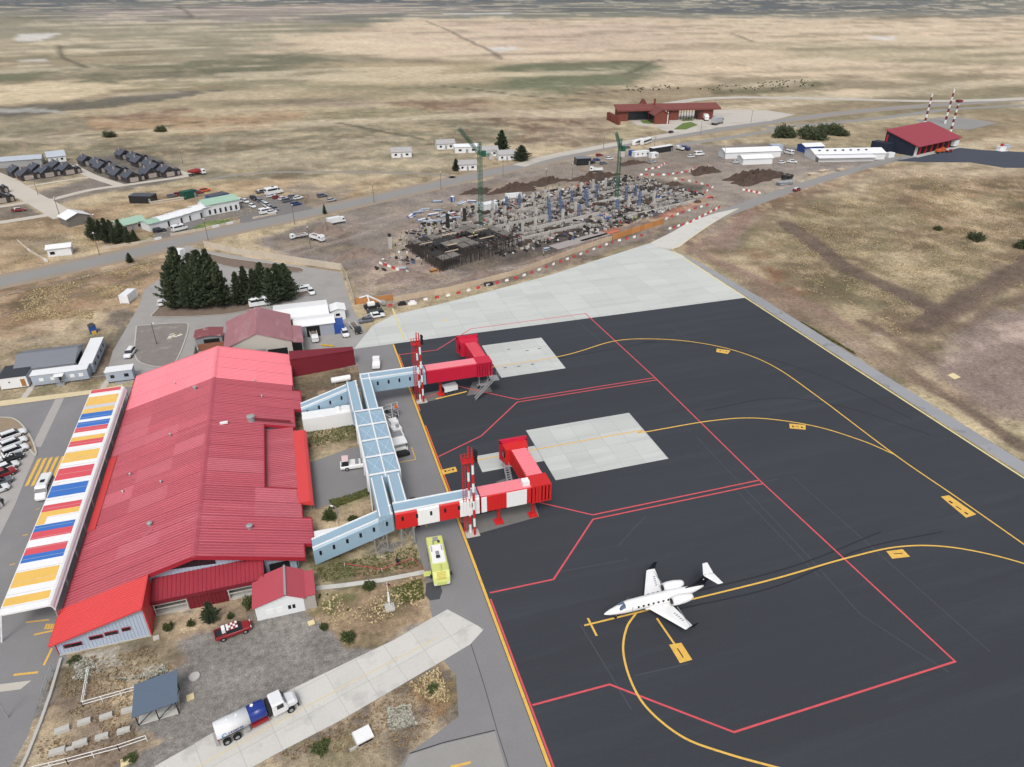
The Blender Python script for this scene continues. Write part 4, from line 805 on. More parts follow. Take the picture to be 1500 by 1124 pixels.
def wheels(t, xs, hw, r=.33, w=.22):
    for x in xs:
        for s in (-1, 1):
            o = MB().tube((x, s*(hw-w), r), (x, s*hw, r), r, n=12).build('wheel', m_tyre, t, False); MB().tube((x, s*(hw-.02), r), (x, s*(hw+.02), r), r*.55, n=8).build('hub', m_hub, o, False)
def glass(t, xb0, xb1, xt0, xt1, z0, z1, hb, ht, m=None): return MB().loft([[(xb0, -hb, z0), (xb1, -hb, z0), (xb1, hb, z0), (xb0, hb, z0)], [(xt0, -ht, z1), (xt1, -ht, z1), (xt1, ht, z1), (xt0, ht, z1)]]).build('glass', m or m_glass, t, False)
def lamps(t, xf, xr, hw, z):
    for s in (-1, 1):
        MB().rbx(xf, s*(hw-.24), z-.09, z+.09, .12, .34).build('headlight', m_lamp, t, False); MB().rbx(xr, s*(hw-.2), z-.02, z+.2, .1, .26).build('tail_light', m_tail, t, False)
def mk_hatch():
    t = thing('parked_car', None, 'car'); body_part('body', [(-2.05, .42, .86, .74), (-1.95, .3, 1.0, .83), (-1.2, .26, 1.0, .87), (.95, .26, .98, .87), (1.75, .28, .86, .83), (2.06, .38, .7, .68)], m_cw, t)
    glass(t, -1.92, 1.0, -1.55, .2, .97, 1.42, .8, .64); body_part('roof', [(-1.62, 1.4, 1.46, .62), (.28, 1.4, 1.46, .62)], m_cw, t, .02); wheels(t, (-1.28, 1.3), .86); lamps(t, 1.98, -2.03, .8, .74); return t
def mk_suv():
    t = thing('parked_car', None, 'car'); body_part('body', [(-2.25, .5, 1.0, .8), (-2.15, .36, 1.1, .88), (-1.3, .34, 1.1, .92), (1.0, .34, 1.08, .92), (1.95, .36, 1.0, .88), (2.28, .45, .82, .76)], m_cw, t)
    glass(t, -2.14, 1.1, -1.85, .35, 1.07, 1.66, .85, .7); body_part('roof', [(-1.95, 1.63, 1.71, .69), (.42, 1.63, 1.71, .69)], m_cw, t, .03); wheels(t, (-1.38, 1.42), .92, .37); lamps(t, 2.18, -2.24, .86, .86)
    MB().bx(-1.7, .2, -.6, -.54, 1.71, 1.77).bx(-1.7, .2, .54, .6, 1.71, 1.77).build('roof_rails', m_hub, t, False); return t
def mk_pickup():
    t = thing('pickup_truck', None, 'pickup truck'); body_part('body', [(-2.65, .55, 1.05, .84), (-2.55, .45, 1.08, .9), (-.9, .42, 1.08, .93), (1.3, .42, 1.1, .93), (2.3, .45, 1.02, .9), (2.66, .52, .85, .78)], m_cw, t)
    glass(t, -.95, 1.4, -.75, .75, 1.07, 1.68, .85, .7); body_part('roof', [(-.86, 1.65, 1.74, .7), (.8, 1.65, 1.74, .7)], m_cw, t, .03)
    MB().bx(-2.55, -1.02, -.78, .78, 1.06, 1.1).build('cargo_bed', m_chas, t, False)
    mb = MB(); mb.bx(-2.6, -1.0, -.92, -.8, 1.05, 1.25).bx(-2.6, -1.0, .8, .92, 1.05, 1.25).bx(-2.66, -2.56, -.88, .88, 1.0, 1.25); mb.build('bed_side', m_cw, t, False)
    wheels(t, (-1.6, 1.62), .94, .39); lamps(t, 2.55, -2.64, .86, .88); return t
def mk_van():
    t = thing('van', None, 'van'); body_part('body', [(-2.9, .45, 2.3, .92), (-2.8, .35, 2.45, .97), (1.2, .32, 2.45, .98), (1.9, .34, 1.55, .97), (2.75, .38, 1.15, .9), (2.95, .5, .9, .8)], m_cw, t, .18)
    MB().face([(1.25, -.88, 2.3), (1.25, .88, 2.3), (2.02, .9, 1.55), (2.02, -.9, 1.55)]).face([(1.0, -.995, 1.5), (1.9, -.99, 1.45), (1.25, -.99, 2.1), (1.0, -.995, 2.1)]).face([(1.0, .995, 1.5), (1.0, .995, 2.1), (1.25, .99, 2.1), (1.9, .99, 1.45)]).bx(-2.4, .8, -1.0, -.96, 1.55, 2.1).bx(-2.4, .8, .96, 1.0, 1.55, 2.1).bx(-2.96, -2.85, -.7, .7, 1.5, 2.1).build('glass', m_glass, t, False)
    wheels(t, (-1.8, 1.8), .97, .36); lamps(t, 2.86, -2.9, .86, .85); MB().bx(-.6, .2, -.35, .35, 2.44, 2.55).build('roof_hatch', m_chas, t, False); return t
def mk_truck(kind, name, cat):
    t = thing(name, None, cat); ln = {'dump': 7.0, 'flat': 9.0, 'box': 8.0, 'mixer': 8.4}[kind]
    MB().bx(-ln*.55, ln*.45, -.5, .5, .6, .95).build('chassis', m_chas, t, False); xf = ln*.45
    body_part('cab', [(xf-1.9, .7, 2.75, 1.12), (xf-.3, .7, 2.8, 1.15), (xf+.05, .6, 1.9, 1.12)], m_cw, t, .15)
    MB().face([(xf-.24, -1.0, 2.6), (xf-.24, 1.0, 2.6), (xf+.09, 1.0, 1.8), (xf+.09, -1.0, 1.8)][::-1]).bx(xf-1.2, xf-.3, -1.17, -1.12, 1.75, 2.45).bx(xf-1.2, xf-.3, 1.12, 1.17, 1.75, 2.45).build('glass', m_glass, t, False)
    x0, x1 = -ln*.55, xf-2.1
    if kind == 'dump':
        mb = MB().bx(x0, x1, -1.2, -1.08, 1.1, 2.3).bx(x0, x1, 1.08, 1.2, 1.1, 2.3).bx(x0, x0+.12, -1.08, 1.08, 1.1, 2.3).bx(x1-.12, x1, -1.08, 1.08, 1.1, 2.5).bx(x0, x1, -1.1, 1.1, 1.0, 1.12); mb.build('tipper_body', m_cw, t, False); MB().loft([[(x0+.15, -1.05, 1.9), (x1-.15, -1.05, 1.9), (x1-.15, 1.05, 1.9), (x0+.15, 1.05, 1.9)], [(x0+1.2, -.3, 2.25), (x1-1.2, -.3, 2.25), (x1-1.2, .3, 2.25), (x0+1.2, .3, 2.25)]]).build('load', m_dirt, t, False)
    elif kind == 'flat':
        mb = MB().bx(x0, x1, -1.2, 1.2, 1.05, 1.2)
        for i in range(9): x = x0+.1+(x1-x0-.3)*i/8; mb.bx(x, x+.1, -1.2, -1.12, 1.2, 2.0).bx(x, x+.1, 1.12, 1.2, 1.2, 2.0)
        mb.bx(x0, x1, -1.2, -1.14, 1.6, 1.95).bx(x0, x1, 1.14, 1.2, 1.6, 1.95); mb.build('stake_bed', m_cw, t, False); MB().rbx((x0+x1)/2, 0, 1.2, 1.9, (x1-x0)*.8, 1.9, 0, .8).build('load', m_dirt, t, False)
    elif kind == 'box': MB().bx(x0, x1, -1.22, 1.22, 1.0, 3.2).build('cargo_box', m_cw, t, False)
    else:
        mb = MB(); n = 12; mb.loft([[(x, r*math.cos(a), 2.1+(x-x1)*-.06+r*math.sin(a)) for a in [2*math.pi*k/n for k in range(n)]] for x, r in ((x1, .5), (x1-.6, 1.0), (x1-2.4, 1.25), (x1-4.2, .9), (x0, .45))]); mb.build('mixer_drum', m_cr, t, False)
    wheels(t, (-ln*.42, -ln*.27, xf-.9), 1.15, .5, .35); lamps(t, xf+.08, x0-.05, 1.05, .85); return t
def mk_bus():
    t = thing('coach', None, 'bus'); body_part('body', [(-6, .4, 3.2, 1.2), (-5.9, .3, 3.35, 1.25), (5.6, .3, 3.35, 1.25), (6, .4, 3.0, 1.2)], m_cw, t, .2)
    MB().bx(-5.5, 5.4, -1.28, -1.22, 1.6, 2.7).bx(-5.5, 5.4, 1.22, 1.28, 1.6, 2.7).bx(5.9, 6.05, -1.05, 1.05, 1.3, 2.8).build('glass', m_glass, t, False); wheels(t, (-3.6, 3.7), 1.26, .5, .3); lamps(t, 6.0, -6.0, 1.1, .8)
    MB().bx(-3.5, 0, -.7, .7, 3.34, 3.5).build('roof_unit', m_cw, t, False); return t
def mk_person(vest, legs=(40, 44, 56)):
    t = thing('person', None, 'person'); n = 8
    def el(x, y, z, a, b): return [(x+a*math.cos(q), y+b*math.sin(q), z) for q in [2*math.pi*k/n for k in range(n)]]
    b = MB(); b.loft([el(0, 0, .84, .13, .2), el(0, 0, 1.0, .12, .17), el(0, 0, 1.3, .14, .23), el(0, 0, 1.45, .1, .18), el(.01, 0, 1.5, .06, .07), el(.02, 0, 1.56, .06, .06), el(.03, 0, 1.62, .1, .08), el(.03, 0, 1.71, .11, .09), el(.02, 0, 1.78, .06, .05)])
    for s, dx in ((-1, .14), (1, -.1)):
        b.loft([el(0, s*.1, .88, .1, .1), el(dx*.5, s*.1, .48, .07, .07), el(dx, s*.1, .08, .05, .05), el(dx+.06, s*.1, .0, .12, .05)]); b.loft([el(0, s*.23, 1.42, .06, .06), el(-dx*.4, s*.29, 1.12, .05, .05), el(-dx*.2+.08, s*.28, .86, .035, .035), el(-dx*.1+.1, s*.28, .76, .04, .025)])
    o = b.build('body', mat('trousers_%d%d%d' % legs, S(*legs), .9), t, False, True)
    v = MB(); v.loft([el(0, 0, .86, .16, .23), el(0, 0, 1.02, .15, .2), el(0, 0, 1.31, .17, .26), el(0, 0, 1.47, .11, .2)]); v.build('jacket', mat('cloth_%d%d%d' % vest, S(*vest), .8), t, False, True)
    h = MB(); h.loft([el(.01, 0, 1.68, .125, .105), el(.0, 0, 1.76, .11, .095), el(0, 0, 1.82, .05, .04)]); h.build('helmet' if vest[0] > 150 else 'hair', m_white if vest[0] > 150 else m_ck, t, False, True); return t
HATCH, SUV, PICK, VAN = mk_hatch(), mk_suv(), mk_pickup(), mk_van()
DUMP, FLAT, BOXT, MIX, BUS = mk_truck('dump', 'dump_truck', 'truck'), mk_truck('flat', 'stake_truck', 'truck'), mk_truck('box', 'box_truck', 'truck'), mk_truck('mixer', 'mixer_truck', 'truck'), mk_bus()
WORK, PED = mk_person((214, 224, 70)), mk_person((44, 46, 52))
def car(proto, px, ang, label, m=None, group=None, z=.02, sc=None, world=None, cat=None):
    p = world or G(*px); mm = {'body': m, 'roof': m, 'bed_side': m, 'cab': m, 'cargo_box': m, 'tipper_body': m} if m else None
    return put(proto, (p[0], p[1], z), math.radians(ang), label, group, sc, mm, cat)
# ------------------------------------------------------------------ business jet
m_jet = mat('jet_white', S(250, 250, 250), .22, .02, .4, spec=.55); m_jblk = mat('jet_black', S(26, 28, 34), .25, .03, .5, spec=.5)
J = thing('business_jet', 'white twin-engine business jet with black T-tail on the apron', 'aircraft', (42.2, 65.1, .06), math.pi); J.scale = (.925,)*3
def jring(x, zc, rx, rz, n=16): return [(x, rx*math.cos(a), zc+rz*math.sin(a)) for a in [2*math.pi*k/n for k in range(n)]]
fs = [(8.95, 1.5, .04, .04), (8.7, 1.52, .2, .18), (8.1, 1.58, .42, .36), (7.2, 1.68, .62, .54), (6.4, 1.78, .78, .7), (5.8, 1.9, .88, .86), (5.0, 1.98, .95, .98), (3.5, 2.0, .98, 1.0), (-2.5, 2.0, .98, 1.0), (-4.2, 2.05, .86, .9), (-5.8, 2.18, .62, .68), (-7.2, 2.32, .38, .42), (-8.2, 2.42, .16, .2)]
fus = MB().loft([jring(*s) for s in fs]).build('fuselage', m_jet, J, False, True)
MB().loft([[(6.62, u, z) for u, z in ((-.6, 2.15), (.6, 2.15), (.55, 2.33), (-.55, 2.33))], [(5.62, u, z) for u, z in ((-.84, 2.2), (.84, 2.2), (.5, 2.86), (-.5, 2.86))]]).build('windscreen', mat('cockpit_glass', S(96, 112, 132), .15, .05, .5, spec=.6), fus, False)
for s in (-1, 1):
    for i in range(7): x = 3.6-i*.85; MB().rbx(x, s*.955, 2.14, 2.48, .3, .1).build('cabin_window', m_slot, fus, False)
    MB().rbx(4.6, s*.945, 1.5, 2.75, .035, .08).build('door_seam', m_grey, fus, False)
    def foil(x0, x1, y, z, th): c = x0-x1; return [(x0, y, z), (x0-c*.25, y, z+th*.6), (x0-c*.65, y, z+th*.4), (x1, y, z), (x0-c*.65, y, z-th*.25), (x0-c*.25, y, z-th*.4)]
    wg = MB().loft([foil(1.9, -2.0, s*.6, 1.28, .34), foil(-1.5, -3.0, s*6.45, 1.62, .14)]).build('wing', m_jet, J, False)
    MB().loft([foil(-1.7, -3.0, s*6.45, 1.62, .1), [(p[0], p[1]+s*.32, p[2]) for p in foil(-2.75, -3.5, s*6.45, 2.75, .06)]]).build('winglet', m_jblk, wg, False)
    rg = MB(); [rg.rbx(-1.55-.12*k, s*(3.1+.42*k), 1.5+.03*k, 1.62+.025*k, .34, .1) for k in range(5)]; rg.build('registration', mat('registration_grey', S(150, 154, 160), .5), wg, False)
    MB().bx(-2.62, -2.55, min(s*2, s*6), max(s*2, s*6), 1.45, 1.63).build('flap_line', m_grey, wg, False)
    en = MB().loft([[(x, s*1.5+r*math.cos(a), 2.45+r*math.sin(a)) for a in [2*math.pi*k/14 for k in range(14)]] for x, r in ((-1.9, .5), (-1.75, .66), (-2.6, .8), (-3.8, .78), (-5.0, .58), (-5.4, .42))]).build('engine', m_jet, J, False, True)
    MB().tube((-1.74, s*1.5, 2.45), (-1.72, s*1.5, 2.45), .48, n=14).build('intake', m_chas, en, False); MB().tube((-5.3, s*1.5, 2.45), (-5.45, s*1.5, 2.45), .3, n=12).build('exhaust', m_grey, en, False)
    MB().loft([[(-2.6, s*.7, 2.35), (-4.6, s*.7, 2.35), (-4.6, s*.7, 2.55), (-2.6, s*.7, 2.55)], [(-2.8, s*1.2, 2.4), (-4.5, s*1.2, 2.4), (-4.5, s*1.2, 2.52), (-2.8, s*1.2, 2.52)]]).build('pylon', m_jet, en, False)
    MB().loft([foil(-7.9, -9.7, s*.05, 4.72, .16), foil(-9.1, -10.0, s*2.35, 4.75, .08)]).build('tailplane', m_jet, J, False)
    g = MB().tube((-1.2, s*1.35, .3), (-1.2, s*1.35, 1.4), .08, n=6).build('main_gear', m_grey, J, False); MB().tube((-1.2, s*1.35-.14, .3), (-1.2, s*1.35+.14, .3), .3, n=12).build('tyre', m_tyre, g, False)
fin = MB().loft([[(-4.6, -.1, 2.8), (-8.4, -.04, 2.55), (-8.4, .04, 2.55), (-4.6, .1, 2.8)], [(-6.2, -.08, 3.25), (-8.7, -.03, 3.25), (-8.7, .03, 3.25), (-6.2, .08, 3.25)], [(-7.8, -.07, 4.7), (-9.5, -.03, 4.7), (-9.5, .03, 4.7), (-7.8, .07, 4.7)]]).build('fin', m_jblk, J, False)
for s in (-1, 1): MB().face([(-8.0+.17*math.cos(a+.3)*(1 if k % 2 == 0 else .42), s*.095, 3.95+.17*math.sin(a+.3)*(1 if k % 2 == 0 else .42)) for k, a in enumerate([math.pi*q/5 for q in range(10)])]).build('star_emblem', m_white, fin, False)
g = MB().tube((6.9, 0, .25), (6.7, 0, 1.4), .06, n=6).build('nose_gear', m_grey, J, False); MB().tube((6.9, -.1, .22), (6.9, .1, .22), .22, n=10).build('tyre', m_tyre, g, False)
MB().loft([jring(2.2, 1.2, .9, .3, 10), jring(.5, 1.12, 1.0, .34, 10), jring(-2.4, 1.15, .95, .32, 10), jring(-3.6, 1.3, .6, .2, 10)]).build('wing_fairing', m_jet, J, False, True)
# ------------------------------------------------------------------ lime airport fire engine (front faces the camera)
E_ = thing('fire_engine', 'lime yellow airport fire engine parked on the service road', 'fire engine', (13.5, 82.6, .02), math.radians(-94)); E_.scale = (.88,)*3
MB().bx(-4.9, 4.6, -1.05, 1.05, .7, 1.15).build('chassis', m_chas, E_, False)
eb = body_part('body', [(-5.1, .8, 3.0, 1.4), (-4.9, .75, 3.1, 1.48), (2.0, .75, 3.1, 1.48), (2.2, .75, 3.05, 1.46)], m_lime, E_, .1)
cabp = body_part('cab', [(2.25, .75, 3.2, 1.5), (4.0, .75, 3.15, 1.5), (4.75, .8, 2.2, 1.45), (5.0, .8, 1.5, 1.4)], m_lime, E_, .15)
MB().face([(4.05, -1.25, 3.02), (4.05, 1.25, 3.02), (4.74, 1.3, 2.1), (4.74, -1.3, 2.1)][::-1]).bx(2.6, 4.0, -1.53, -1.48, 1.7, 2.8).bx(2.6, 4.0, 1.48, 1.53, 1.7, 2.8).build('windscreen', m_glass, cabp, False)
MB().bx(-2.6, 2.0, -1.15, 1.15, 3.1, 3.22).build('roof_deck', m_white, eb, False); MB().bx(-4.8, -2.75, -1.3, 1.3, 3.09, 3.17).build('rear_deck', m_lime, eb, False)
for x, y, a, b, h in ((-4.0, .1, .9, .9, .25), (-3.3, .6, .5, .4, .2), (-3.2, -.4, .8, .2, .3), (-.4, 0, .8, .6, .22), (.6, 0, .6, .7, .3), (-1.6, .9, 1.4, .12, .25), (-1.6, -.9, 1.4, .12, .25)): MB().rbx(x, y, 3.14, 3.14+h, a, b).build('deck_fitting', m_chas if a < .7 else m_grey, eb, False)
mb = MB().tube((2.9, 0, 3.2), (2.9, 0, 3.55), .25, n=8).tube((2.9, 0, 3.5), (4.3, 0, 3.6), .12, n=8); mb.build('water_cannon', m_lime, cabp, False)
gr_ = MB()
for i in range(6): gr_.bx(4.2+.14*i, 4.26+.14*i, -.8, .8, 3.02-.18*i, 3.07-.18*i)
gr_.build('bumper_grille', m_dyel, cabp, False)
for s in (-1, 1): MB().rbx(4.9, s*1.1, .95, 1.35, .3, .5).build('headlight', m_lamp, cabp, False); MB().bx(3.9, 4.2, s*1.75-.15, s*1.75+.15, 1.9, 2.6).build('mirror', m_chas, cabp, False); MB().bx(-4.5, 1.9, s*1.49-.02, s*1.49+.02, 1.4, 2.6).build('locker_shutter', m_galv, eb, False)
MB().bx(2.0, 3.1, -2.9, -1.6, 1.5, 1.62).build('open_door', m_lime, E_, False)
wheels(E_, (-3.8, -2.3, 3.3), 1.5, .68, .5)
# ------------------------------------------------------------------ blue and white tanker
KT = thing('tanker_truck', 'white and blue tanker truck on the concrete taxi road', 'tanker truck', (*[(a+b)/2 for a, b in zip(G(322, 1080), G(425, 1040))], .04), heading(G(322, 1083), G(428, 1030))); KT.scale = (.92,)*3
MB().bx(-4.8, 4.2, -.5, .5, .75, 1.05).build('chassis', m_chas, KT, False)
def tring(x, r=1.0): return [(x, 1.2*r*math.copysign(abs(math.cos(a))**.8, math.cos(a)), 2.15+1.02*r*math.copysign(abs(math.sin(a))**.8, math.sin(a))) for a in [2*math.pi*k/16 for k in range(16)]]
tk = MB().loft([tring(-4.9, .9), tring(-4.75), tring(-.6)]).build('tank', m_cw, KT, False, True); tb = MB().loft([tring(-.58), tring(1.5), tring(1.62, .92)]).build('blue_tank_section', m_tblue, KT, False, True)
for x, y, r in ((.1, .35, .22), (-3.2, .1, .14), (-2.0, .1, .14)): MB().tube((x, y, 3.12), (x, y, 3.26), r, n=12).build('tank_hatch', m_white, tk, False)
for s in (-1, 1): MB().bx(-.4, 1.4, s*.55-.06, s*.55+.06, 3.05, 3.16).build('walk_rail', m_tblue, tb, False)
em = MB(); ring_ = [(-4.0+.3*math.cos(a), 2.05+.3*math.sin(a)) for a in [2*math.pi*k/16 for k in range(13)]]
for (xa, za), (xb, zb) in zip(ring_[:-1], ring_[1:]): em.bar((xa, -1.21, za), (xb, -1.21, zb), .08)
em.build('emblem', mat('emblem_blue', S(90, 160, 214), .5), tk, False)
le = MB()
for i, (w_, g_) in enumerate(((.2, 0), (.2, 1), (.26, 0), (.2, 1), (.2, 0), (.22, 1), (.18, 0))):
    x = -3.5+i*.29; le.bx(x, x+.06, -1.235, -1.2, 1.93, 2.2).bx(x, x+w_, -1.235, -1.2, 2.14, 2.2).bx(x, x+w_, -1.235, -1.2, 1.93, 1.99)
    if g_: le.bx(x+w_-.05, x+w_+.01, -1.235, -1.2, 1.93, 2.2)
le.build('lettering', m_tblue, tk, False)
cb_ = body_part('cab', [(2.3, .8, 2.85, 1.12), (2.5, .7, 2.95, 1.18), (3.9, .7, 2.9, 1.16), (4.3, .7, 2.0, 1.12)], m_cw, KT, .16); body_part('bonnet', [(4.25, .75, 1.95, 1.0), (5.4, .75, 1.75, .9), (5.7, .8, 1.5, .8)], m_cw, KT, .2)
MB().face([(3.97, -1.0, 2.78), (3.97, 1.0, 2.78), (4.36, 1.02, 2.02), (4.36, -1.02, 2.02)][::-1]).bx(2.9, 3.8, -1.2, -1.15, 1.85, 2.6).bx(2.9, 3.8, 1.15, 1.2, 1.85, 2.6).build('windscreen', m_glass, cb_, False)
wheels(KT, (-3.9, -2.6, 4.6), 1.22, .52, .4); lamps(KT, 5.6, -4.85, .95, 1.1)
mb = MB().bx(-1.6, -.9, -1.2, -.6, .6, 1.1); mb.build('side_locker', m_galv, KT, False); MB().bx(-.6, 1.6, -1.15, -.6, .7, 1.15).build('pump_gear', m_cr, KT, False); MB().bx(1.75, 2.2, -.9, .9, .9, 2.6).build('hose_frame', m_chas, KT, False); MB().bx(5.6, 5.8, -1.1, 1.1, .5, .85).build('bumper', m_chas, KT, False)
MB().bx(-5.2, -5.0, -1.1, 1.1, .6, .8).build('rear_bumper', m_galv, KT, False)
# ------------------------------------------------------------------ cars near the terminal
pk = car(PICK, None, math.degrees(heading(G(318, 938), G(368, 920))), 'dark red pickup with chequered white roof parked on gravel', m_cr, world=(-16.8, 78.5), sc=.92)
ro = [c for c in pk.children if c.name.startswith('roof')][0]
for i in range(5):
    for j in range(3):
        if (i+j) % 2 == 0 or i == 0: MB().bx(-.86+i*.33, -.55+i*.33, -.68+j*.46, -.24+j*.46, 1.745, 1.76).build('chequer_square', m_white, ro, False)
MB().rbx(-1.3, .2, 1.1, 1.7, .5, 1.1).build('bed_box', m_white, pk, False)
car(VAN, (68, 722), -92, 'white van with dark windscreen beside the striped canopy', m_cw)
h_ = math.degrees(heading(G(6, 646), G(38, 634)))
for px, pr, m, lab in (((21, 641), SUV, m_cw, 'topmost white car in the forecourt parking row'), ((22, 653), SUV, m_cw, 'second white car from the top in the forecourt row'), ((24, 664), SUV, m_cw, 'third white car from the top, beside the black pickup'), ((15, 677), PICK, m_ck, 'black pickup in the forecourt parking row'), ((11, 688), HATCH, m_cw, 'white hatchback between black pickup and red car'), ((5, 699), SUV, m_cr, 'red car in the forecourt parking row'), ((1, 711), HATCH, m_cg, 'dark grey car below the red car at left edge'), ((-4, 722), HATCH, m_cw, 'white car cut by left edge beside two pedestrians')):
    car(pr, px, h_+random.uniform(-2, 2), lab, m, 'cars parked in the forecourt row', .035)
put(PED, (*G(6, 741), .035), 2.2, 'person in dark jacket walking by the parked cars, right one'); put(PED, (*G(0, 747), .035), 2.0, 'person in dark jacket walking by the parked cars, left one')
car(SUV, (191, 521), -100, 'white car driving down the paved road past the modular offices', m_cw)
car(VAN, (383, 448), 8, 'large white van behind the faded-roof hangar', m_cw, sc=1.15); car(VAN, (443, 428), 190, 'white covered van at the end of the tree island', m_cw, sc=.8); car(HATCH, (456, 430), -80, 'small white car beside covered van in paved yard', m_cw)
car(HATCH, (236, 447), 95, 'white car half hidden behind the tall cypresses', m_cw, z=.16)
car(HATCH, (506, 491), -85, 'white car parked by the blue container in yard', m_cw); car(PICK, (551, 466), 5, 'white pickup at the edge of the concrete apron', m_cw, z=.04)
# ------------------------------------------------------------------ ground equipment beside the walkway
def gear(name, label, cat, x, y, rz): return thing(name, label, cat, (x, y, .02), math.radians(rz))
g = gear('pushback_tug', 'white low tug with pink-roofed cab in the loading bay', 'tug', 4.2, 113.6, 176); body_part('body', [(-2.9, .35, 1.1, 1.1), (1.0, .35, 1.15, 1.15), (2.9, .4, 1.0, 1.1)], m_white, g); MB().loft([[(1.3, -1, 1.1), (2.7, -1, 1.1), (2.7, 1, 1.1), (1.3, 1, 1.1)], [(1.4, -.85, 2.1), (2.4, -.85, 2.1), (2.4, .85, 2.1), (1.4, .85, 2.1)]]).build('cab_glass', m_glass, g, False); MB().bx(1.3, 2.5, -.95, .95, 2.1, 2.25).build('cab_roof', mat('pale_pink', S(236, 206, 206), .5), g, False)
for i in range(3): MB().rbx(-2.2+i*1.0, 0, 1.1, 1.35, .6, 1.5).build('deck_box', m_grey, g, False)
wheels(g, (-1.9, 1.7), 1.16, .42, .3)
g = gear('boarding_stairs', 'white mobile boarding stairs with orange beacon under blue corridor', 'stairs', 13.0, 130.2, -62); mb = MB()
for s in (-.75, .75): mb = MB(); mb.bar((-2.2, s, .4), (2.2, s, 3.0), .14); mb.bar((-2.2, s, 1.3), (2.2, s, 3.9), .08); mb.bar((2.2, s, .3), (2.2, s, 3.9), .1); mb.bar((-2.2, s, .4), (2.2, s, .45), .12); mb.bar((0, s, .4), (2.2, s, 1.8), .08); mb.build('side_frame', m_white, g, False)
mb = MB()
for i in range(12): mb.bx(-2.1+i*.36, -1.8+i*.36, -.75, .75, .5+i*.21, .55+i*.21)
mb.build('steps', m_grey, g, False); MB().bx(2.1, 3.0, -.75, .75, 2.95, 3.05).build('platform', m_galv, g, False); MB().tube((2.7, 0, 3.0), (2.7, 0, 3.6), .3, n=10).build('beacon', m_oran, g, False); wheels(g, (-1.8, 1.9), .85, .3, .2)
g = gear('ground_power_unit', 'white ground power unit with stepped top beside the walkway', 'power unit', 13.2, 123.8, -80); MB().bx(-1.9, 1.9, -.95, .95, .4, 1.5).build('body', m_white, g, False); MB().bx(-1.5, .4, -.8, .8, 1.5, 2.3).build('hood', m_white, g, False); MB().tube((1.2, .2, 1.5), (1.2, .2, 2.2), .35, n=10).build('exhaust_drum', m_galv, g, False); MB().bx(-2.6, -1.9, -.5, .5, .5, .7).build('tow_bar', m_galv, g, False); wheels(g, (-1.2, 1.2), .95, .32, .22)
g = gear('cargo_loader', 'white cargo loader with raised platform beside the blue walkway', 'loader', 12.9, 117.4, -84); MB().bx(-2.6, 2.0, -1.4, 1.4, .5, 1.2).build('chassis', m_white, g, False); MB().bx(-2.5, -.6, -1.45, 1.45, 1.2, 2.4).build('housing', m_white, g, False); MB().bx(-.3, 2.2, -1.35, 1.35, 2.2, 2.45).build('platform', m_white, g, False); mb = MB()
for s in (-1.2, 1.2): mb.bar((-.2, s, 1.2), (2.0, s, 2.2), .14); mb.bar((2.0, s, 1.2), (-.2, s, 2.2), .14)
mb.build('scissor_lift', m_chas, g, False); mb = MB()
for i in range(8): mb.tube((-2.3+i*.24, -1.2, 2.45), (-2.3+i*.24, 1.2, 2.45), .07, n=6)
mb.build('rollers', m_grey, g, False); MB().bx(2.2, 3.6, -1.0, 1.0, .4, .9).build('front_bogie', m_chas, g, False); wheels(g, (-1.9, 1.5, 3.0), 1.4, .38, .3)
mb = MB(); ribbon(mb, [(11.9, 112.6), (15.4, 112.6), (15.4, 117.0)], .18, .03); mb.build('yellow_box_line', m_yel, service)
g = gear('baggage_belt_loader', 'black and white belt loader parked against the walkway', 'belt loader', 12.2, 95.2, 88); MB().bx(-2.6, 2.6, -.55, .55, .4, .9).build('chassis', m_white, g, False); mb = MB(); mb.loft([[(-3.2, -.45, .9), (-3.2, .45, .9), (-3.2, .45, 1.05), (-3.2, -.45, 1.05)], [(3.0, -.45, 2.3), (3.0, .45, 2.3), (3.0, .45, 2.45), (3.0, -.45, 2.45)]]); mb.build('belt', m_chas, g, False); wheels(g, (-1.7, 1.7), .6, .32, .2); MB().bx(-.4, .5, .3, .6, .9, 1.6).build('seat', m_chas, g, False)
mb = MB(); ribbon(mb, [(13.6, 92.6), (13.6, 97.8), (12.8, 98.6)], .2, .03); mb.build('yellow_box_line', m_yel, service)
g = gear('white_water_tank', 'white horizontal tank on dry grass north of the walkway', 'tank', 4.6, 147.6, 4); MB().loft([[(x, .7*r*math.cos(a), .95+.7*r*math.sin(a)) for a in [2*math.pi*k/12 for k in range(12)]] for x, r in ((-2.2, .8), (-2.1, 1), (2.1, 1), (2.2, .8))]).build('tank', m_white, g, False); MB().bx(-1.6, -1.3, -.6, .6, -.02, .5).bx(1.3, 1.6, -.6, .6, -.02, .5).build('saddle', m_grey, g, False)
g = gear('fuel_bowser', 'small white trailer unit at the head of the service road', 'trailer', 13.4, 152.8, 80); MB().bx(-1.7, 1.7, -.9, .9, .5, 1.2).build('deck', m_white, g, False); MB().bx(.2, 1.5, -.8, .8, 1.2, 2.3).build('cab', m_white, g, False); MB().bx(.4, 1.52, -.82, .82, 1.6, 2.0).build('glass', m_glass, g, False); wheels(g, (-1.1, 1.1), .9, .33, .22)
g = gear('air_start_unit', 'white ground unit with yellow hose under the crimson bridge', 'power unit', 27.6, 136.3, 10); MB().bx(-1.6, 1.6, -.8, .8, .45, 1.7).build('body', m_white, g, False); MB().bx(-1.7, -1.0, -.7, .7, .5, 1.4).build('grille', m_chas, g, False); wheels(g, (-1.0, 1.0), .8, .28, .2); mb = MB(); mb.tube((-4.2, -1.9, .12), (3.2, -2.0, .12), .13, n=6); mb.build('yellow_hose', m_yel, g, False)
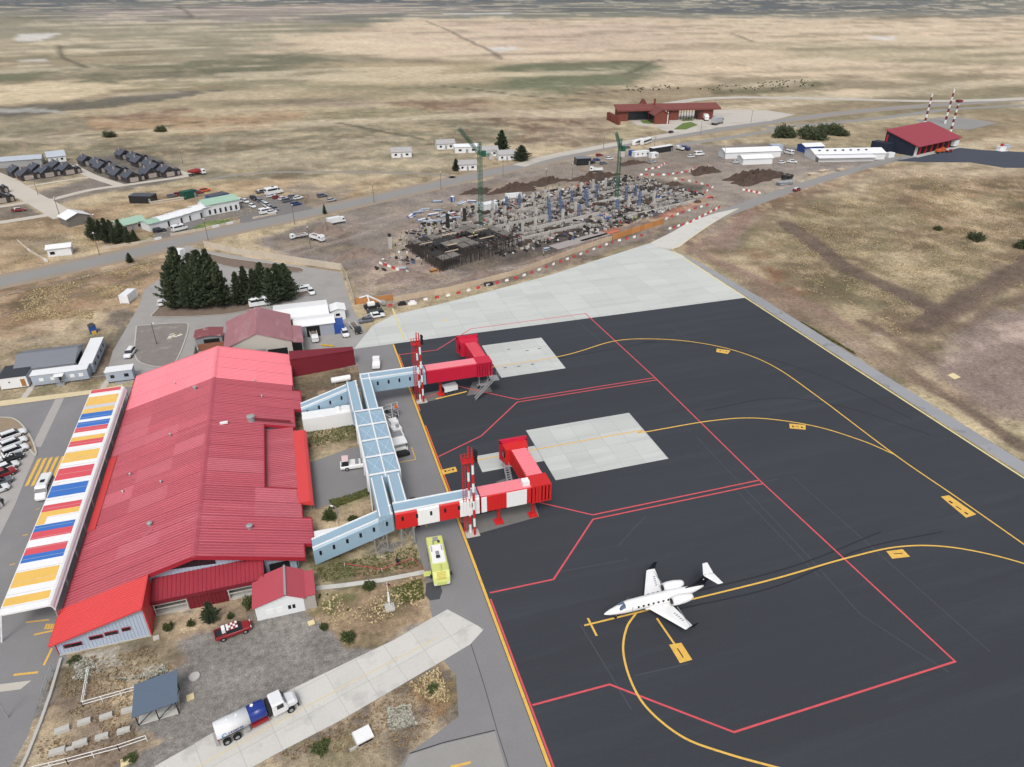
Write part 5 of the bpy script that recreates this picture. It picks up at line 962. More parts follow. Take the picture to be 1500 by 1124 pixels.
# ------------------------------------------------------------------ small buildings in the foreground
def gable(name, label, cat, x0, x1, y0, y1, eave, ridge, wall, roofm, axis='y', over=.35, rz=0, org=None, parts=(), group=None, th=.12, ridge_at=.5, cap=None):
    """gabled house; local box x0..x1,y0..y1 about org (default its middle); parts: (side, t0, t1, z0, z1, name, material)"""
    cx, cy = org or ((x0+x1)/2, (y0+y1)/2); t = thing(name, label, cat, (cx, cy, 0), rz, group); a0, a1, b0, b1 = x0-cx, x1-cx, y0-cy, y1-cy
    sw = axis == 'x'
    if sw: A0, A1, B0, B1 = b0, b1, a0, a1
    else: A0, A1, B0, B1 = a0, a1, b0, b1
    f = (lambda x, y, z: (y, x, z)) if sw else (lambda x, y, z: (x, y, z)); m = A0+(A1-A0)*ridge_at
    w = MB(); base = [(A0, 0), (A1, 0), (A1, eave), (m, ridge), (A0, eave)]
    w.loft([[f(x, y, z) for x, z in base] for y in (B0, B1)]); w.build('wall', wall, t, False)
    k = (ridge-eave)/max(.1, m-A0); k2 = (ridge-eave)/max(.1, A1-m); r = MB()
    for s, e, kk in ((A0, -1, k), (A1, 1, k2)):
        xe = s+e*over; ze = eave-kk*over; pr = [(m, ridge+.02), (xe, ze+.02), (xe, ze+.02+th), (m, ridge+.02+th)]
        r.loft([[f(x, y, z) for x, z in pr] for y in (B0-over, B1+over)])
    ro = r.build('roof', roofm, t, False)
    if cap: MB().bar(f(m, B0-over, ridge+th+.05), f(m, B1+over, ridge+th+.05), .3).build('ridge_cap', cap, ro, False)
    for sd, t0, t1, z0, z1, nm, mm in parts:
        g = .05; 
        if sd == 's': bx_ = (a0+(a1-a0)*t0, a0+(a1-a0)*t1, b0-g, b0+.02)
        elif sd == 'n': bx_ = (a0+(a1-a0)*t0, a0+(a1-a0)*t1, b1-.02, b1+g)
        elif sd == 'w': bx_ = (a0-g, a0+.02, b0+(b1-b0)*t0, b0+(b1-b0)*t1)
        else: bx_ = (a1-.02, a1+g, b0+(b1-b0)*t0, b0+(b1-b0)*t1)
        MB().bx(*bx_, z0, z1).build(nm, mm, t, False)
    return t
m_wboard = mat('white_boarding', S(236, 240, 242), .6, .05, .5, 3.0); m_hroof = mat('dull_red_roof', S(190, 84, 96), .55, .06, .4, 3.0)
hs_ = gable('service_cottage', 'small white cottage with dull red roof beside the terminal', 'house', -13.6, -6.9, 79.9, 85.3, 2.75, 4.0, m_wboard, m_hroof, over=.35, cap=m_galv, ridge_at=.66, parts=(('s', .66, .72, 1.0, 1.7, 'window', m_slot), ('s', .75, .81, 1.0, 1.7, 'window', m_slot), ('s', .2, .36, .7, 1.7, 'panel', m_white), ('s', .42, .55, .7, 1.7, 'panel', m_white)))
MB().bx(3.35, 5.1, -2.6, 2.6, 2.55, 2.68).build('porch_roof', m_hroof, hs_, False); MB().bx(3.35, 5.0, -2.6, -2.45, 0, 2.4).build('porch_screen', mat('grey_timber', S(176, 170, 164), .8, .12, 1.0), hs_, False)
sh = thing('open_shed', 'open steel shed with grey-blue mono-pitch roof in the yard', 'shed', (-25.4, 69.0, 0)); mb = MB(); c4 = [(-27.9, 66.5, 2.0), (-22.6, 66.9, 2.5), (-22.9, 71.3, 3.25), (-28.0, 70.9, 2.75)]
mb.loft([c4, [(x, y, z+.12) for x, y, z in c4]]); mb.build('roof', mat('slate_blue_sheet', S(96, 110, 128), .45, .06, .4, 3.0), sh)
for x, y, z in ((-27.6, 66.9, 2.1), (-23, 67.2, 2.5), (-23.3, 71, 3.2), (-27.7, 70.7, 2.7), (-25.3, 67.05, 2.3)): MB().tube((x, y, 0), (x, y, z), .07, n=6).build('post', m_chas, sh)
for a, b in (((-27.6, 66.9, .1), (-25.3, 67.05, 2.2)), ((-25.3, 67.05, .1), (-23, 67.2, 2.4)), ((-23, 67.2, .1), (-23.3, 71, 3.1)), ((-23.3, 71, .1), (-23, 67.2, 2.4))): MB().bar(a, b, .08).build('brace', m_chas, sh)
MB().prism([(-27.7, 66.9), (-23, 67.2), (-23.3, 71.1), (-27.8, 70.8)], -.02, .06).build('floor', m_concw, sh); MB().bx(-25.0, -23.4, 67.4, 67.5, 1.0, 1.9).build('panel_board', m_grey, sh)
dw = thing('dark_red_link_shed', 'long dark red metal shed jutting from the terminal corner', 'shed', (1.5, 155.5, 0)); mb = MB(); q = [(-6.0, 153.6), (0, 154.2), (8.7, 155.4), (8.6, 157.2), (-6.0, 157.6)]
mb.loft([[(x, y, 0) for x, y in q], [(x, y, z) for (x, y), z in zip(q, (4.6, 4.4, 4.0, 4.15, 4.9))]]); mb.build('wall', m_dred, dw); MB().bar((-6, 153.5, 4.65), (8.75, 155.3, 4.05), .2).build('edge_trim', mat('trim_red', S(128, 34, 46), .5), dw)
# hangar with faded roof
hg = gable('old_hangar', 'old hangar with faded maroon sheet roof behind the terminal', 'hangar', -20.4, -5.2, 163.0, 179.0, 5.0, 8.0, mat('old_plaster', S(196, 192, 182), .9, .12, .5), mat('faded_maroon_sheet', S(168, 118, 123), .6, .16, .35, 3.0, stain=(S(190, 160, 160), .5, .5, .2, .6), stretch=(1, .3, 1)), over=.3, parts=(('s', .62, .92, .2, 3.4, 'opening', m_dark_in), ('s', .3, .6, 3.0, 3.8, 'panel', m_grey)))
MB().loft([[(x, y, z) for x, z in ((7.6, 4.9), (10.3, 4.3), (10.3, 4.15), (7.6, 4.7))] for y in (-8.2, 1.6)]).build('lean_to_roof', mat('faded_maroon_sheet', (0, 0, 0)), hg, False); MB().bx(9.9, 10.1, -8, 1.4, 0, 4.2).build('lean_to_wall', m_grey, hg, False)
for i in range(7): MB().bx(-7.7+i*2.45, -7.64+i*2.45, -8.35, 8.35, 5.15, 5.2).build('seam', m_grey, hg, False) if 0 else None
st_ = gable('yard_store', 'low store with patched maroon roof beside the old hangar', 'shed', -28.4, -22.2, 176.6, 181.4, 2.6, 3.0, m_grey, mat('patched_maroon', S(142, 84, 88), .7, .18, .8, 4.0, stain=(S(190, 176, 172), .5, .6, .1, .7)), parts=(('s', .3, .9, .2, 2.0, 'opening', m_dark_in),))
yw = thing('yard_wall', 'brown board wall round small yard by the hangar', 'wall', (-25, 171, 0)); MB().bx(-27.8, -21.6, 174.2, 174.4, 0, 1.9).build('boards', mat('brown_boards', S(142, 96, 74), .85, .15, 1.0), yw); MB().bx(-28.4, -28.2, 164, 174.5, 0, 1.8).build('side_boards', mat('grey_boards', S(130, 126, 120), .85, .15, 1.0), yw); MB().bx(-28, -21.4, 165, 174, -.02, .06).build('floor', m_concw, yw)
an = gable('white_annex', 'white-roofed annex building next to the old hangar', 'building', -9.0, 4.6, 180.6, 191.0, 3.0, 3.8, mat('grey_panel', S(164, 170, 180), .6, .06), m_white, axis='x', parts=(('s', .82, .86, 1.5, 2.1, 'window', m_slot), ('s', .9, .94, 1.5, 2.1, 'window', m_slot)))
an2 = gable('vehicle_shelter', 'grey vehicle shelter with white truck in its open bay', 'shed', -4.2, 5.6, 174.6, 180.2, 3.3, 3.7, mat('grey_panel', (0, 0, 0)), m_white, axis='x', parts=(('s', .28, .62, .1, 2.9, 'opening', m_dark_in), ('s', .02, .25, .2, 2.7, 'door', m_grey)))
gable('white_kiosk', 'small white kiosk with black window at the yard edge', 'kiosk', 5.6, 9.2, 183.4, 187.6, 2.8, 3.3, m_white, m_white, parts=(('s', .3, .6, 1.2, 1.9, 'window', m_slot),)); gable('white_lean_to', 'white low roof wedged behind the old hangar', 'shed', -19.5, -10.5, 180.4, 184, 2.8, 3.2, m_white, m_white, axis='x')
car(DUMP, None, -86, 'small white truck backed into the grey vehicle shelter', m_cw, world=(.2, 172.6), sc=.75)
mb = MB().bar((1.6, 168.6, .3), (4.6, 166.8, .3), .3); tag(mb.build('yellow_tow_bar', m_dyel), 'yellow tow bar lying on paving by the shelter', 'tow bar')
def container(label, x, y, rz, m, L=6.0, w=2.44, h=2.6, grp=None, nm='shipping_container'):
    t = thing(nm, label, 'container', (x, y, 0), math.radians(rz), grp); mb = MB(); n = int(L/.5)
    mb.bx(-L/2, L/2, -w/2+.04, w/2-.04, .12, h); mb.build('body', m, t, False); r = MB()
    for i in range(n): x0 = -L/2+.1+i*(L-.2)/n; r.bx(x0, x0+.22, -w/2, w/2, .2, h-.12)
    r.build('side_ribs', m, t, False)
    for a in (-1, 1):
        for b in (-1, 1): MB().bx(a*L/2-.09, a*L/2+.09, b*w/2-.09, b*w/2+.09, 0, h+.02).build('corner_post', m, t, False)
    MB().bx(L/2, L/2+.03, -1.0, 1.0, .25, h-.15).build('door', m, t, False); return t
m_cblue = mat('container_blue', S(46, 84, 160), .5, .08, .6)
container('blue container beside the grey vehicle shelter', 6.8, 176.6, 90, m_cblue, 4.5)
car(FLAT, None, -80, 'dark cluttered flatbed beside the blue container', m_ck, world=(11.0, 175.0), sc=.7)
# modular offices at left
m_mod = mat('module_blue_grey', S(176, 186, 200), .55, .05, .5); m_modw = mat('module_white', S(240, 242, 244), .5, .04, .5); m_mgrey = mat('module_roof_grey', S(128, 132, 140), .6, .06, .4); m_mblk = mat('module_roof_black', S(62, 64, 70), .6, .06, .4)
def module(label, x0, x1, y0, y1, h, wall, rf_, win=(), nm='modular_office', grp=None):
    t = thing(nm, label, 'modular building', ((x0+x1)/2, (y0+y1)/2, 0), 0, grp); MB().bx(x0, x1, y0, y1, .3, h).build('wall', wall, t); MB().bx(x0-.12, x1+.12, y0-.12, y1+.12, h, h+.14).build('roof', rf_, t)
    mb = MB()
    for x in np.linspace(x0+.3, x1-.3, max(2, int((x1-x0)/2.5))):
        for y in (y0+.3, y1-.3): mb.bx(x-.12, x+.12, y-.12, y+.12, 0, .3)
    mb.build('foot', m_chas, t)
    for sd, p, w_, z0, z1, nm2, mm in win:
        if sd == 's': MB().bx(p, p+w_, y0-.05, y0+.02, z0, z1).build(nm2, mm, t)
        else: MB().bx(x1-.02, x1+.05, p, p+w_, z0, z1).build(nm2, mm, t)
    return t
mf = module('long blue-grey modular office with white porch by the forecourt', -62.4, -50.9, 166.2, 168.8, 2.8, m_mod, m_modw, tuple(('s', x, .9, 1.2, 2.0, 'window', m_white) for x in (-60.9, -58.6, -54.6, -52.8)))
MB().bx(-57.6, -55.6, 164.6, 166.3, 2.5, 2.6).build('porch_roof', m_white, mf); MB().bx(-57.4, -55.8, 164.8, 166.1, 0, .3).bx(-57.3, -57.2, 164.7, 164.8, .3, 2.5).bx(-55.9, -55.8, 164.7, 164.8, .3, 2.5).build('porch', m_galv, mf); MB().bx(-56.9, -56.2, 166.1, 166.2, .4, 2.3).build('door', m_chas, mf)
mb = MB()
for i in range(9): x = -62.4+i*2.0; mb.bar((x, 165.4, 0), (x, 165.4, 1.1), .08)
mb.bar((-62.4, 165.4, 1.1), (-46.4, 165.4, 1.1), .08); tag(mb.build('handrail_fence', m_galv), 'thin galvanised rail along the modular offices', 'fence')
module('white modular wing running back from the long office', -53.0, -50.3, 169.2, 183.6, 2.8, m_mod, m_modw, tuple(('e', y, .9, 1.2, 2.0, 'window', m_slot) for y in (171, 174.5, 178, 181)))
gable('grey_roofed_office', 'white office with long grey roof behind the modular wing', 'building', -66.4, -54.4, 170.4, 180.4, 2.9, 4.4, m_modw, m_mgrey, axis='x', over=.4, parts=(('s', .3, .42, 1.2, 1.9, 'window', m_slot), ('s', .5, .62, 1.2, 1.9, 'window', m_slot), ('s', .7, .95, 1.2, 1.9, 'window', m_slot), ('e', .2, .8, .6, 2.4, 'opening', m_dark_in)))
module('white hut with black roof and brown door at left', -68.8, -63.3, 166.4, 172.6, 3.0, m_modw, m_mblk, (('s', -67.0, .3, 1.7, 2.0, 'window', m_slot), ('s', -64.6, .9, .5, 2.3, 'door', mat('brown_door', S(170, 120, 70), .7))))
module('white hut with black roof cut by the left edge', -76.5, -70.2, 165.6, 173.4, 3.0, m_modw, m_mblk, (('s', -72.2, .8, .5, 2.3, 'door', m_dark_in),))
module('single pale blue cabin with two dark windows by the canopy', -46.6, -41.0, 163.0, 165.6, 2.8, m_mod, m_modw, (('s', -45.7, .8, 1.2, 2.0, 'window', m_slot), ('s', -42.8, .9, 1.2, 2.0, 'window', m_slot)))
container('white container standing in the golden field by the paved road', -49.4, 215.4, 72, m_modw, 5.2); container('small white container near the junction below cypresses', *G(259, 388), 70, m_modw, 3.6); container('tiny white guard box at the highway junction', *G(264, 376), 60, m_modw, 2.4)
k_ = thing('play_kiosk', 'small blue and yellow booth on bare ground at left', 'booth', (*G(137, 487), 0), .4); MB().bx(-.8, .8, -.8, .8, 0, 2.0).build('body', m_cblue, k_, False); MB().loft([[(-.9, -.9, 2.0), (.9, -.9, 2.0), (.9, .9, 2.0), (-.9, .9, 2.0)], [(-.3, -.3, 2.6), (.3, -.3, 2.6), (.3, .3, 2.6), (-.3, .3, 2.6)]]).build('roof', m_mblk, k_, False); MB().bx(-.5, .5, -1.3, -.8, 0, .7).build('front_step', m_dyel, k_, False)
# ------------------------------------------------------------------ yard bits
for i, (px, s) in enumerate((((92, 1071), 1), ((124, 1059), .9), ((156, 1051), .9), ((187, 1042), .85), ((85, 1103), 1.05), ((103, 1098), .6), ((118, 1091), 1), ((150, 1081), .9), ((182, 1072), .9))):
    x, y = G(*px); o = MB().rbx(0, 0, -.02, .5*s, 1.7*s, .75*s, 0, .94).build('concrete_block', m_concw); o.location = (x, y, 0); o.rotation_euler = (0, 0, heading(G(85, 1103), G(182, 1072))+random.uniform(-.06, .06)); tag(o, ('leftmost block of the upper row beside the shed', 'second block from left in the upper row by the shed', 'third block from left in the upper row by the shed', 'block at the shed corner ending the upper row', 'leftmost block of the lower row near the railing', 'small low block in the lower row near the railing', 'large third block of the lower row near the railing', 'fourth block of the lower row near the railing', 'rightmost block of the lower row near the railing')[i], 'concrete block', 'concrete blocks in rows')
def railing(label, pxs, h=1.0, m=m_white, step=2.2, rails=(1.0, .5), nm='pipe_railing'):
    pts = [Vector((*G(*p), 0)) for p in pxs]; t = thing(nm, label, 'fence', pts[0]); a = MB(); 
    for p, q in zip(pts[:-1], pts[1:]):
        n = max(1, round((q-p).length/step))
        for i in range(n+1): w_ = p.lerp(q, i/n); MB().bar(w_, w_+Vector((0, 0, h)), .08).build('post', m, t)
        for r in rails: a.bar(p+Vector((0, 0, h*r)), q+Vector((0, 0, h*r)), .07)
    a.build('rail', m, t); return t
railing('white pipe railing beside the open shed', [(131, 985), (122, 1036), (206, 1012)]); railing('white pipe railing along the bottom edge of the yard', [(50, 1132), (100, 1120), (175, 1100), (216, 1086)], 1.1)
railing('galvanised railing at the corner of the forecourt', [(78, 985), (64, 1022)], 1.3, m_galv); railing('thin wire fence by the highway verge at left', [(0, 436), (120, 410), (240, 380)], 1.1, m_grey, 4.0)
mb = MB()
for a, b in zip(((90, 966), (74, 1020), (60, 1060), (40, 1110)), ((74, 1020), (60, 1060), (40, 1110), (28, 1135))): mb.bar((*G(*a), .15), (*G(*b), .15), .35)
tag(mb.build('low_kerb_wall', m_concw), 'low pale kerb wall dividing forecourt from rough yard', 'kerb wall')
for px, w_, l_, lab in (((279, 1022), .9, .9, 'cream cover slab on gravel right of the open shed'), ((186, 1116), 1.3, 1.0, 'cream slab at the bottom left edge'), ((456, 913), .9, .8, 'cream cover slab in front of the white cottage'), ((229, 935), .8, .8, 'pale slab at the foot of the red wing wall')):
    o = MB().rbx(0, 0, -.03, .16, w_, l_).build('cover_slab', m_sq if 'cream' in lab else m_concw); o.location = (*G(*px), 0); o.rotation_euler = (0, 0, .2); tag(o, lab, 'slab')
o = MB().tube((0, 0, -.02), (0, 0, .2), .7, n=16).build('round_cover', m_concw); o.location = (*G(285, 992), 0); tag(o, 'round pale manhole cover behind the open shed', 'manhole cover')
hb = thing('drain_headwall', 'white concrete drain headwall with dark opening below taxi road', 'headwall', (*G(531, 1082), 0), .25); MB().bx(-.9, 1.2, -.9, .9, .5, .75).build('cover', m_white, hb, False); MB().bx(-1.0, -.8, -.9, .9, -.02, .6).bx(-1.9, -.9, -.9, -.75, -.02, .45).build('wing_wall', m_concw, hb, False); MB().bx(-.8, 1.0, -.8, .8, -.02, .5).build('opening', m_dark_in, hb, False)
fp = thing('flagpole', 'white flagpole with small flag on a pale base', 'flagpole', (*G(571, 891), 0)); MB().bx(-.7, .7, -.7, .7, -.02, .35).bx(-.4, .4, -.4, .4, .35, .6).build('base', m_concw, fp, False); MB().tube((0, 0, .5), (0, 0, 5.2), .06, .04, 6).build('pole', m_white, fp, False); MB().tube((0, 0, 1.4), (0, 0, 3.2), .22, .12, 6).build('wrapped_banner', m_white, fp, False); MB().face([(0, .02, 5.0), (-.2, .2, 4.6), (.35, .15, 4.1), (.5, .05, 4.6)]).build('flag', mat('flag_maroon', S(120, 50, 70), .8), fp, False)
def lamp_pole(label, px, h=5.0, m=m_galv, grp=None):
    t = thing('lamp_post', label, 'lamp post', (*G(*px), 0), random.uniform(0, 6), grp); MB().tube((0, 0, 0), (0, 0, h), .08, .05, 6).build('pole', m, t, False); MB().bar((0, 0, h), (.7, 0, h+.15), .08).build('arm', m, t, False); MB().rbx(.8, 0, h+.08, h+.22, .5, .22).build('lamp_head', m_white, t, False)
lamp_pole('lamp post standing in the planted bed by the walkway', (496, 768), 3.6)
lamp_pole('lamp post on the bare yard island behind the terminal', (230, 505), 6, m_chas); lamp_pole('lamp post at left edge of the rough yard', (12, 1052), 4)
tp = thing('barrier_tape', 'red and white barrier tape strung by the footpath', 'tape', (*G(520, 836), 0)); mb = MB()
for a, b in zip(((505, 830), (560, 838), (605, 822)), ((560, 838), (605, 822), (625, 842))): mb.bar((*G(*a), .6), (*G(*b), .6), .06)
mb.build('tape', m_red, tp); [MB().bar((*G(*a), 0), (*G(*a), .8), .07).build('post', m_wht, tp) for a in ((505, 830), (560, 838), (605, 822), (625, 842))]
put(PED, (*G(583, 829), 0), 1.0, 'person in dark clothes standing on grass near the fire engine')
de = thing('debris_pile', 'white sheets and timber dumped on the bare yard island', 'debris', (*G(256, 492), .13)); [MB().rbx(random.uniform(-1.6, 1.6), random.uniform(-1.2, 1.6), .0+i*.03, .12+i*.03, random.uniform(.8, 2.6), .3, random.uniform(.4, 1.4)).build('sheet', (m_white, m_galv, m_sq)[i % 3], de, False) for i in range(9)]
# ================================================================== BUILDING SITE
SA = heading(G(600, 395), G(1040, 290)); su = Vector((math.cos(SA), math.sin(SA), 0)); sv = Vector((-su.y, su.x, 0))
m_form = mat('formwork_panel', S(122, 117, 111), .8, .14, .6, 3.0, obj_var=.2); m_formd = mat('dark_formwork', S(54, 53, 54), .85, .2, .8); m_colc = mat('fresh_concrete', S(196, 192, 186), .85, .08, .8, obj_var=.1)
m_colb = mat('blue_steel_form', S(96, 116, 152), .55, .12, .8, obj_var=.15); m_rebar = mat('rebar_steel', S(80, 72, 68), .7, .2, 1.0); m_pad = mat('footing_concrete', S(156, 150, 144), .9, .16, .5, 2.0, obj_var=.2)
m_ply = mat('plywood_orange', S(196, 138, 84), .8, .12, .5, 3.0, obj_var=.1); m_plyl = mat('pale_mesh_hoarding', S(204, 184, 160), .85, .12, .5, 3.0, obj_var=.08); m_pwall = mat('pale_precast', S(206, 194, 178), .9, .1, .5, 3.0, obj_var=.05)
m_soil = mat('dark_turned_soil', S(84, 70, 62), .95, .3, .6, 4.0, bump=.6); m_bred = mat('barrier_red', S(196, 64, 68), .6, .08, 1.0); m_bwht = mat('barrier_white', S(240, 238, 234), .6, .06, 1.0)
dk4 = [Vector(P(598, 352, 3.6)), Vector(P(648, 382, 3.6)), Vector(P(764, 346, 3.6)), Vector(P(704, 324, 3.6))]
D = thing('formwork_deck', 'propped dark formwork deck with rebar at the building site', 'formwork', (dk4[0].x, dk4[0].y, 0))
def dq(u, v, z=None):
    p = dk4[0].lerp(dk4[1], v).lerp(dk4[3].lerp(dk4[2], v), u); 
    if z is not None: p = Vector((p.x, p.y, z))
    return p
NU, NV = 9, 5
for i in range(NU):
    for j in range(NV):
        if j == NV-1 and i > 1 or (i*7+j*3) % 5 in (1, 3): continue
        a = [dq((i+.06)/NU, (j+.08)/NV), dq((i+.94)/NU, (j+.08)/NV), dq((i+.94)/NU, (j+.92)/NV), dq((i+.06)/NU, (j+.92)/NV)]; z = random.uniform(-.15, .1)
        MB().loft([[q+Vector((0, 0, z-.15)) for q in a[::-1]], [q+Vector((0, 0, z)) for q in a[::-1]]]).build('deck_panel', m_form if random.random() < .62 else m_formd, D)
for i in range(NU*2+1):
    u = i/(NU*2); MB().bar(dq(u, 0, 3.25), dq(u, 1, 3.25), .18).build('joist', m_formd, D)
    for j in range(NV+1): MB().tube(dq(u, j/NV, 0), dq(u, j/NV, 3.3), .09, n=5).build('prop', m_formd if j % 2 else m_rebar, D)
for j in range(NV+1): MB().bar(dq(0, j/NV, 3.0), dq(1, j/NV, 3.0), .24).build('bearer', m_formd, D)
rb_ = MB()
for k in range(520):
    e = k % 2; t = random.random(); p = dq(t, 1+random.uniform(-.2, .05), 0) if e else dq(random.uniform(-.03, .05), t, 0); h = random.uniform(2.2, 4.6); rb_.bar(p, p+Vector((random.uniform(-.1, .1), random.uniform(-.1, .1), h)), .07)
for k in range(60): t = random.random(); p = dq(t, .62+.36*random.random(), 3.5); q = p+su*random.uniform(1.5, 4)*random.choice((-1, 1)); rb_.bar(p, q, .08)
o = rb_.build('rebar_bars', m_rebar, D); o['kind'] = 'stuff'
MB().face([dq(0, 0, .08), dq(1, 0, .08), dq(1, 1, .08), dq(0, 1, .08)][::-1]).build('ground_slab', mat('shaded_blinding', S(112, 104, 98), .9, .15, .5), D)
for u, v, l_ in ((.1, .3, 5), (.3, .6, 4), (.45, .2, 6), (.62, .5, 4), (.8, .35, 5), (.2, .8, 5), (.7, .7, 6)): p = dq(u, v, 3.75); MB().rbx(p.x, p.y, 3.72, 3.9, l_, .5, SA).build('timber_stack', m_plyl, D)
# columns
ncol = 0
ctxt = ('front', 'second', 'third', 'rear')
base0 = Vector(P(742, 345)); 
for j in range(4):
    for i in range(12):
        p = base0+su*(i*6.9+random.uniform(-.6, .6))+sv*(j*9.5+random.uniform(-.6, .6))
        if (i*5+j*3) % 13 in (4, 9): continue
        blue = i > 2 and random.random() < .55; h = random.uniform(3.4, 5.2) if not blue else random.uniform(4.2, 6.0)
        t = thing('concrete_column', '%s column number %d from the deck in the %s column row' % ('blue-formed' if blue else 'bare concrete', i+1, ctxt[j]), 'column', p, SA, 'columns of the new building'); s_ = .42
        MB().bx(-s_, s_, -s_, s_, 0, h).build('shaft', m_colb if blue else m_colc, t, False)
        if blue:
            mb = MB()
            for a in (-.9, .9):
                for b in (-.9, .9): mb.bar((a, b, 0), (a, b, h+.3), .07)
            for z in (1.2, 2.6, 4.0): mb.bar((-.9, -.9, z), (.9, -.9, z), .07); mb.bar((-.9, .9, z), (.9, .9, z), .07); mb.bar((-.9, -.9, z), (-.9, .9, z), .07); mb.bar((.9, -.9, z), (.9, .9, z), .07)
            mb.build('scaffold', m_galv, t, False)
        else:
            mb = MB()
            for a in (-.3, .3):
                for b in (-.3, .3): mb.bar((a, b, h), (a, b, h+1.1), .08)
            mb.build('starter_bars', m_rebar, t, False)
for k, (px, h, lab) in enumerate((((572, 364), 4.2, 'lone pale column with black top left of the formwork deck'), ((629, 346), 3.8, 'concrete column rising behind the deck, left one'), ((656, 334), 4.4, 'dark column behind the deck near the blue panels'), ((681, 326), 4.4, 'dark column behind the deck, right of the middle'))):
    t = thing('concrete_column', lab, 'column', (*G(*px), 0), SA, 'columns behind the deck'); MB().bx(-.5, .5, -.5, .5, 0, h).build('shaft', m_colc if k < 2 else m_formd, t, False); MB().bx(-.45, .45, -.45, .45, h, h+1.0).build('starter_bars', m_formd, t, False)
# footings: pale uneven pads with open trenches between them
nf = 0; o0 = Vector(P(722, 356)); ends = ('nearest the deck', 'left of the middle', 'in the middle', 'right of the middle', 'at the far right')
for j in range(-2, 11):
    for i in range(0, 30):
        p = o0+su*(i*3.7+random.uniform(-.7, .7))+sv*(j*3.5+random.uniform(-.6, .6))
        if random.random() < .22 or nf >= 290: continue
        n = random.choice((4, 5, 6)); ang0 = random.random()*6; pts = [(random.uniform(1.1, 2.0)*1.2*math.cos(ang0+2*math.pi*k/n), random.uniform(.9, 1.7)*math.sin(ang0+2*math.pi*k/n)) for k in range(n)]; hh = random.uniform(.2, .9)
        mb = MB(); mb.loft([[(x*1.1, y*1.1, -.05) for x, y in pts], [(x, y, hh+random.uniform(-.12, .12)) for x, y in pts]]); ob = mb.build('footing_pad', m_pad if random.random() < .72 else m_soil); ob.location = p; ob.rotation_euler = (0, 0, SA); nf += 1
        tag(ob, 'rough concrete footing block %s of the footing field' % ends[min(4, i//6)], 'footing', 'footing blocks %s' % ends[min(4, i//6)])
cl_ = {k: MB() for k in 'gwbdr'}; SITE = [G(*p) for p in ((535, 395), (575, 345), (640, 305), (760, 268), (900, 245), (1040, 262), (1050, 285), (940, 330), (800, 385), (640, 425), (570, 432))]
for k in range(2600):
    u, v = random.uniform(-6, 112), random.uniform(-14, 44)
    if k % 4 == 0: u, v = random.uniform(-70, -2), random.uniform(-2, 50)
    p = o0+su*u+sv*v
    if seg_dist(np.array([p.x]), np.array([p.y]), SITE)[0] > -3: continue
    c = random.choices('gwbdr', (38, 5, 8, 46, 3))[0]; l_ = random.uniform(.3, 1.6)*(1.6 if c == 'd' else 1); cl_[c].rbx(p.x, p.y, -.02, random.uniform(.15, .9), l_, random.uniform(.15, .7), SA+random.choice((0, 1.57, random.random()*3)))
    if k % 3 == 0: q = p+Vector((random.uniform(-.2, .2), random.uniform(-.2, .2), random.uniform(1.0, 2.6))); cl_['d'].bar(p, q, .09)
for c, m, nm in (('g', m_colc, 'concrete_rubble'), ('w', m_modw, 'white_site_litter'), ('b', m_colb, 'blue_form_pieces'), ('d', m_formd, 'dark_rebar_and_boards'), ('r', m_bred, 'red_site_mesh')): tag(cl_[c].build(nm, m), 'scattered %s over the building site' % nm.replace('_', ' '), 'site litter', None, 'stuff')
for k, (u, v, L, h) in enumerate(((0, -4, 40, 1.2), (20, 3, 34, 1.4), (60, -6, 40, .9), (8, 12, 26, 1.6), (50, 16, 44, 1.0), (30, 26, 60, 1.0))):
    p = o0+su*(u+L/2)+sv*v; t = thing('ground_beam', ('long concrete ground beam in front of the first columns', 'ground beam through the left columns', 'long ground beam at the front right of the footings', 'short ground beam behind the deck end', 'ground beam through the right columns', 'rearmost long ground beam of the footings')[k], 'beam', p, SA); MB().bx(-L/2, L/2, -.3, .3, -.05, h).build('beam', m_colc, t, False); mb = MB()
    for i in range(int(L/.8)): mb.bar((-L/2+i*.8, 0, h), (-L/2+i*.8+.05, 0, h+random.uniform(.5, 1.3)), .07)
    mb.build('starter_bars', m_rebar, t, False)['kind'] = 'stuff'
def heap(label, px, rx, ry, h, rz=0, m=None, seed=1, nm='soil_heap', cat='soil heap'):
    x, y = G(*px); n1, n2 = 14, 48; vs = []; fs = []
    for i in range(n1):
        for j in range(n2):
            r = i/(n1-1); a = 2*math.pi*j/n2; k = 1+.28*math.sin(a*3+seed)+.15*math.sin(a*7+seed*2); xx, yy = r*rx*k*math.cos(a), r*ry*k*math.sin(a)
            z = 1.35*h*(1-r**1.6)*(0.1+1.8*float(fbm(np.array([xx*.8+seed*9]), np.array([yy*.8]), seed, 4)[0])**1.3)-.05; vs.append((xx, yy, z if i < n1-1 else -.06))
    for i in range(n1-1):
        for j in range(n2): a = i*n2+j; b = i*n2+(j+1) % n2; fs.append((a, a+n2, b+n2, b))
    mb = MB(); mb.v = vs; mb.f = fs; o = mb.build(nm, m or m_soil); o.location = (x, y, 0); o.rotation_euler = (0, 0, rz); return tag(o, label, cat)
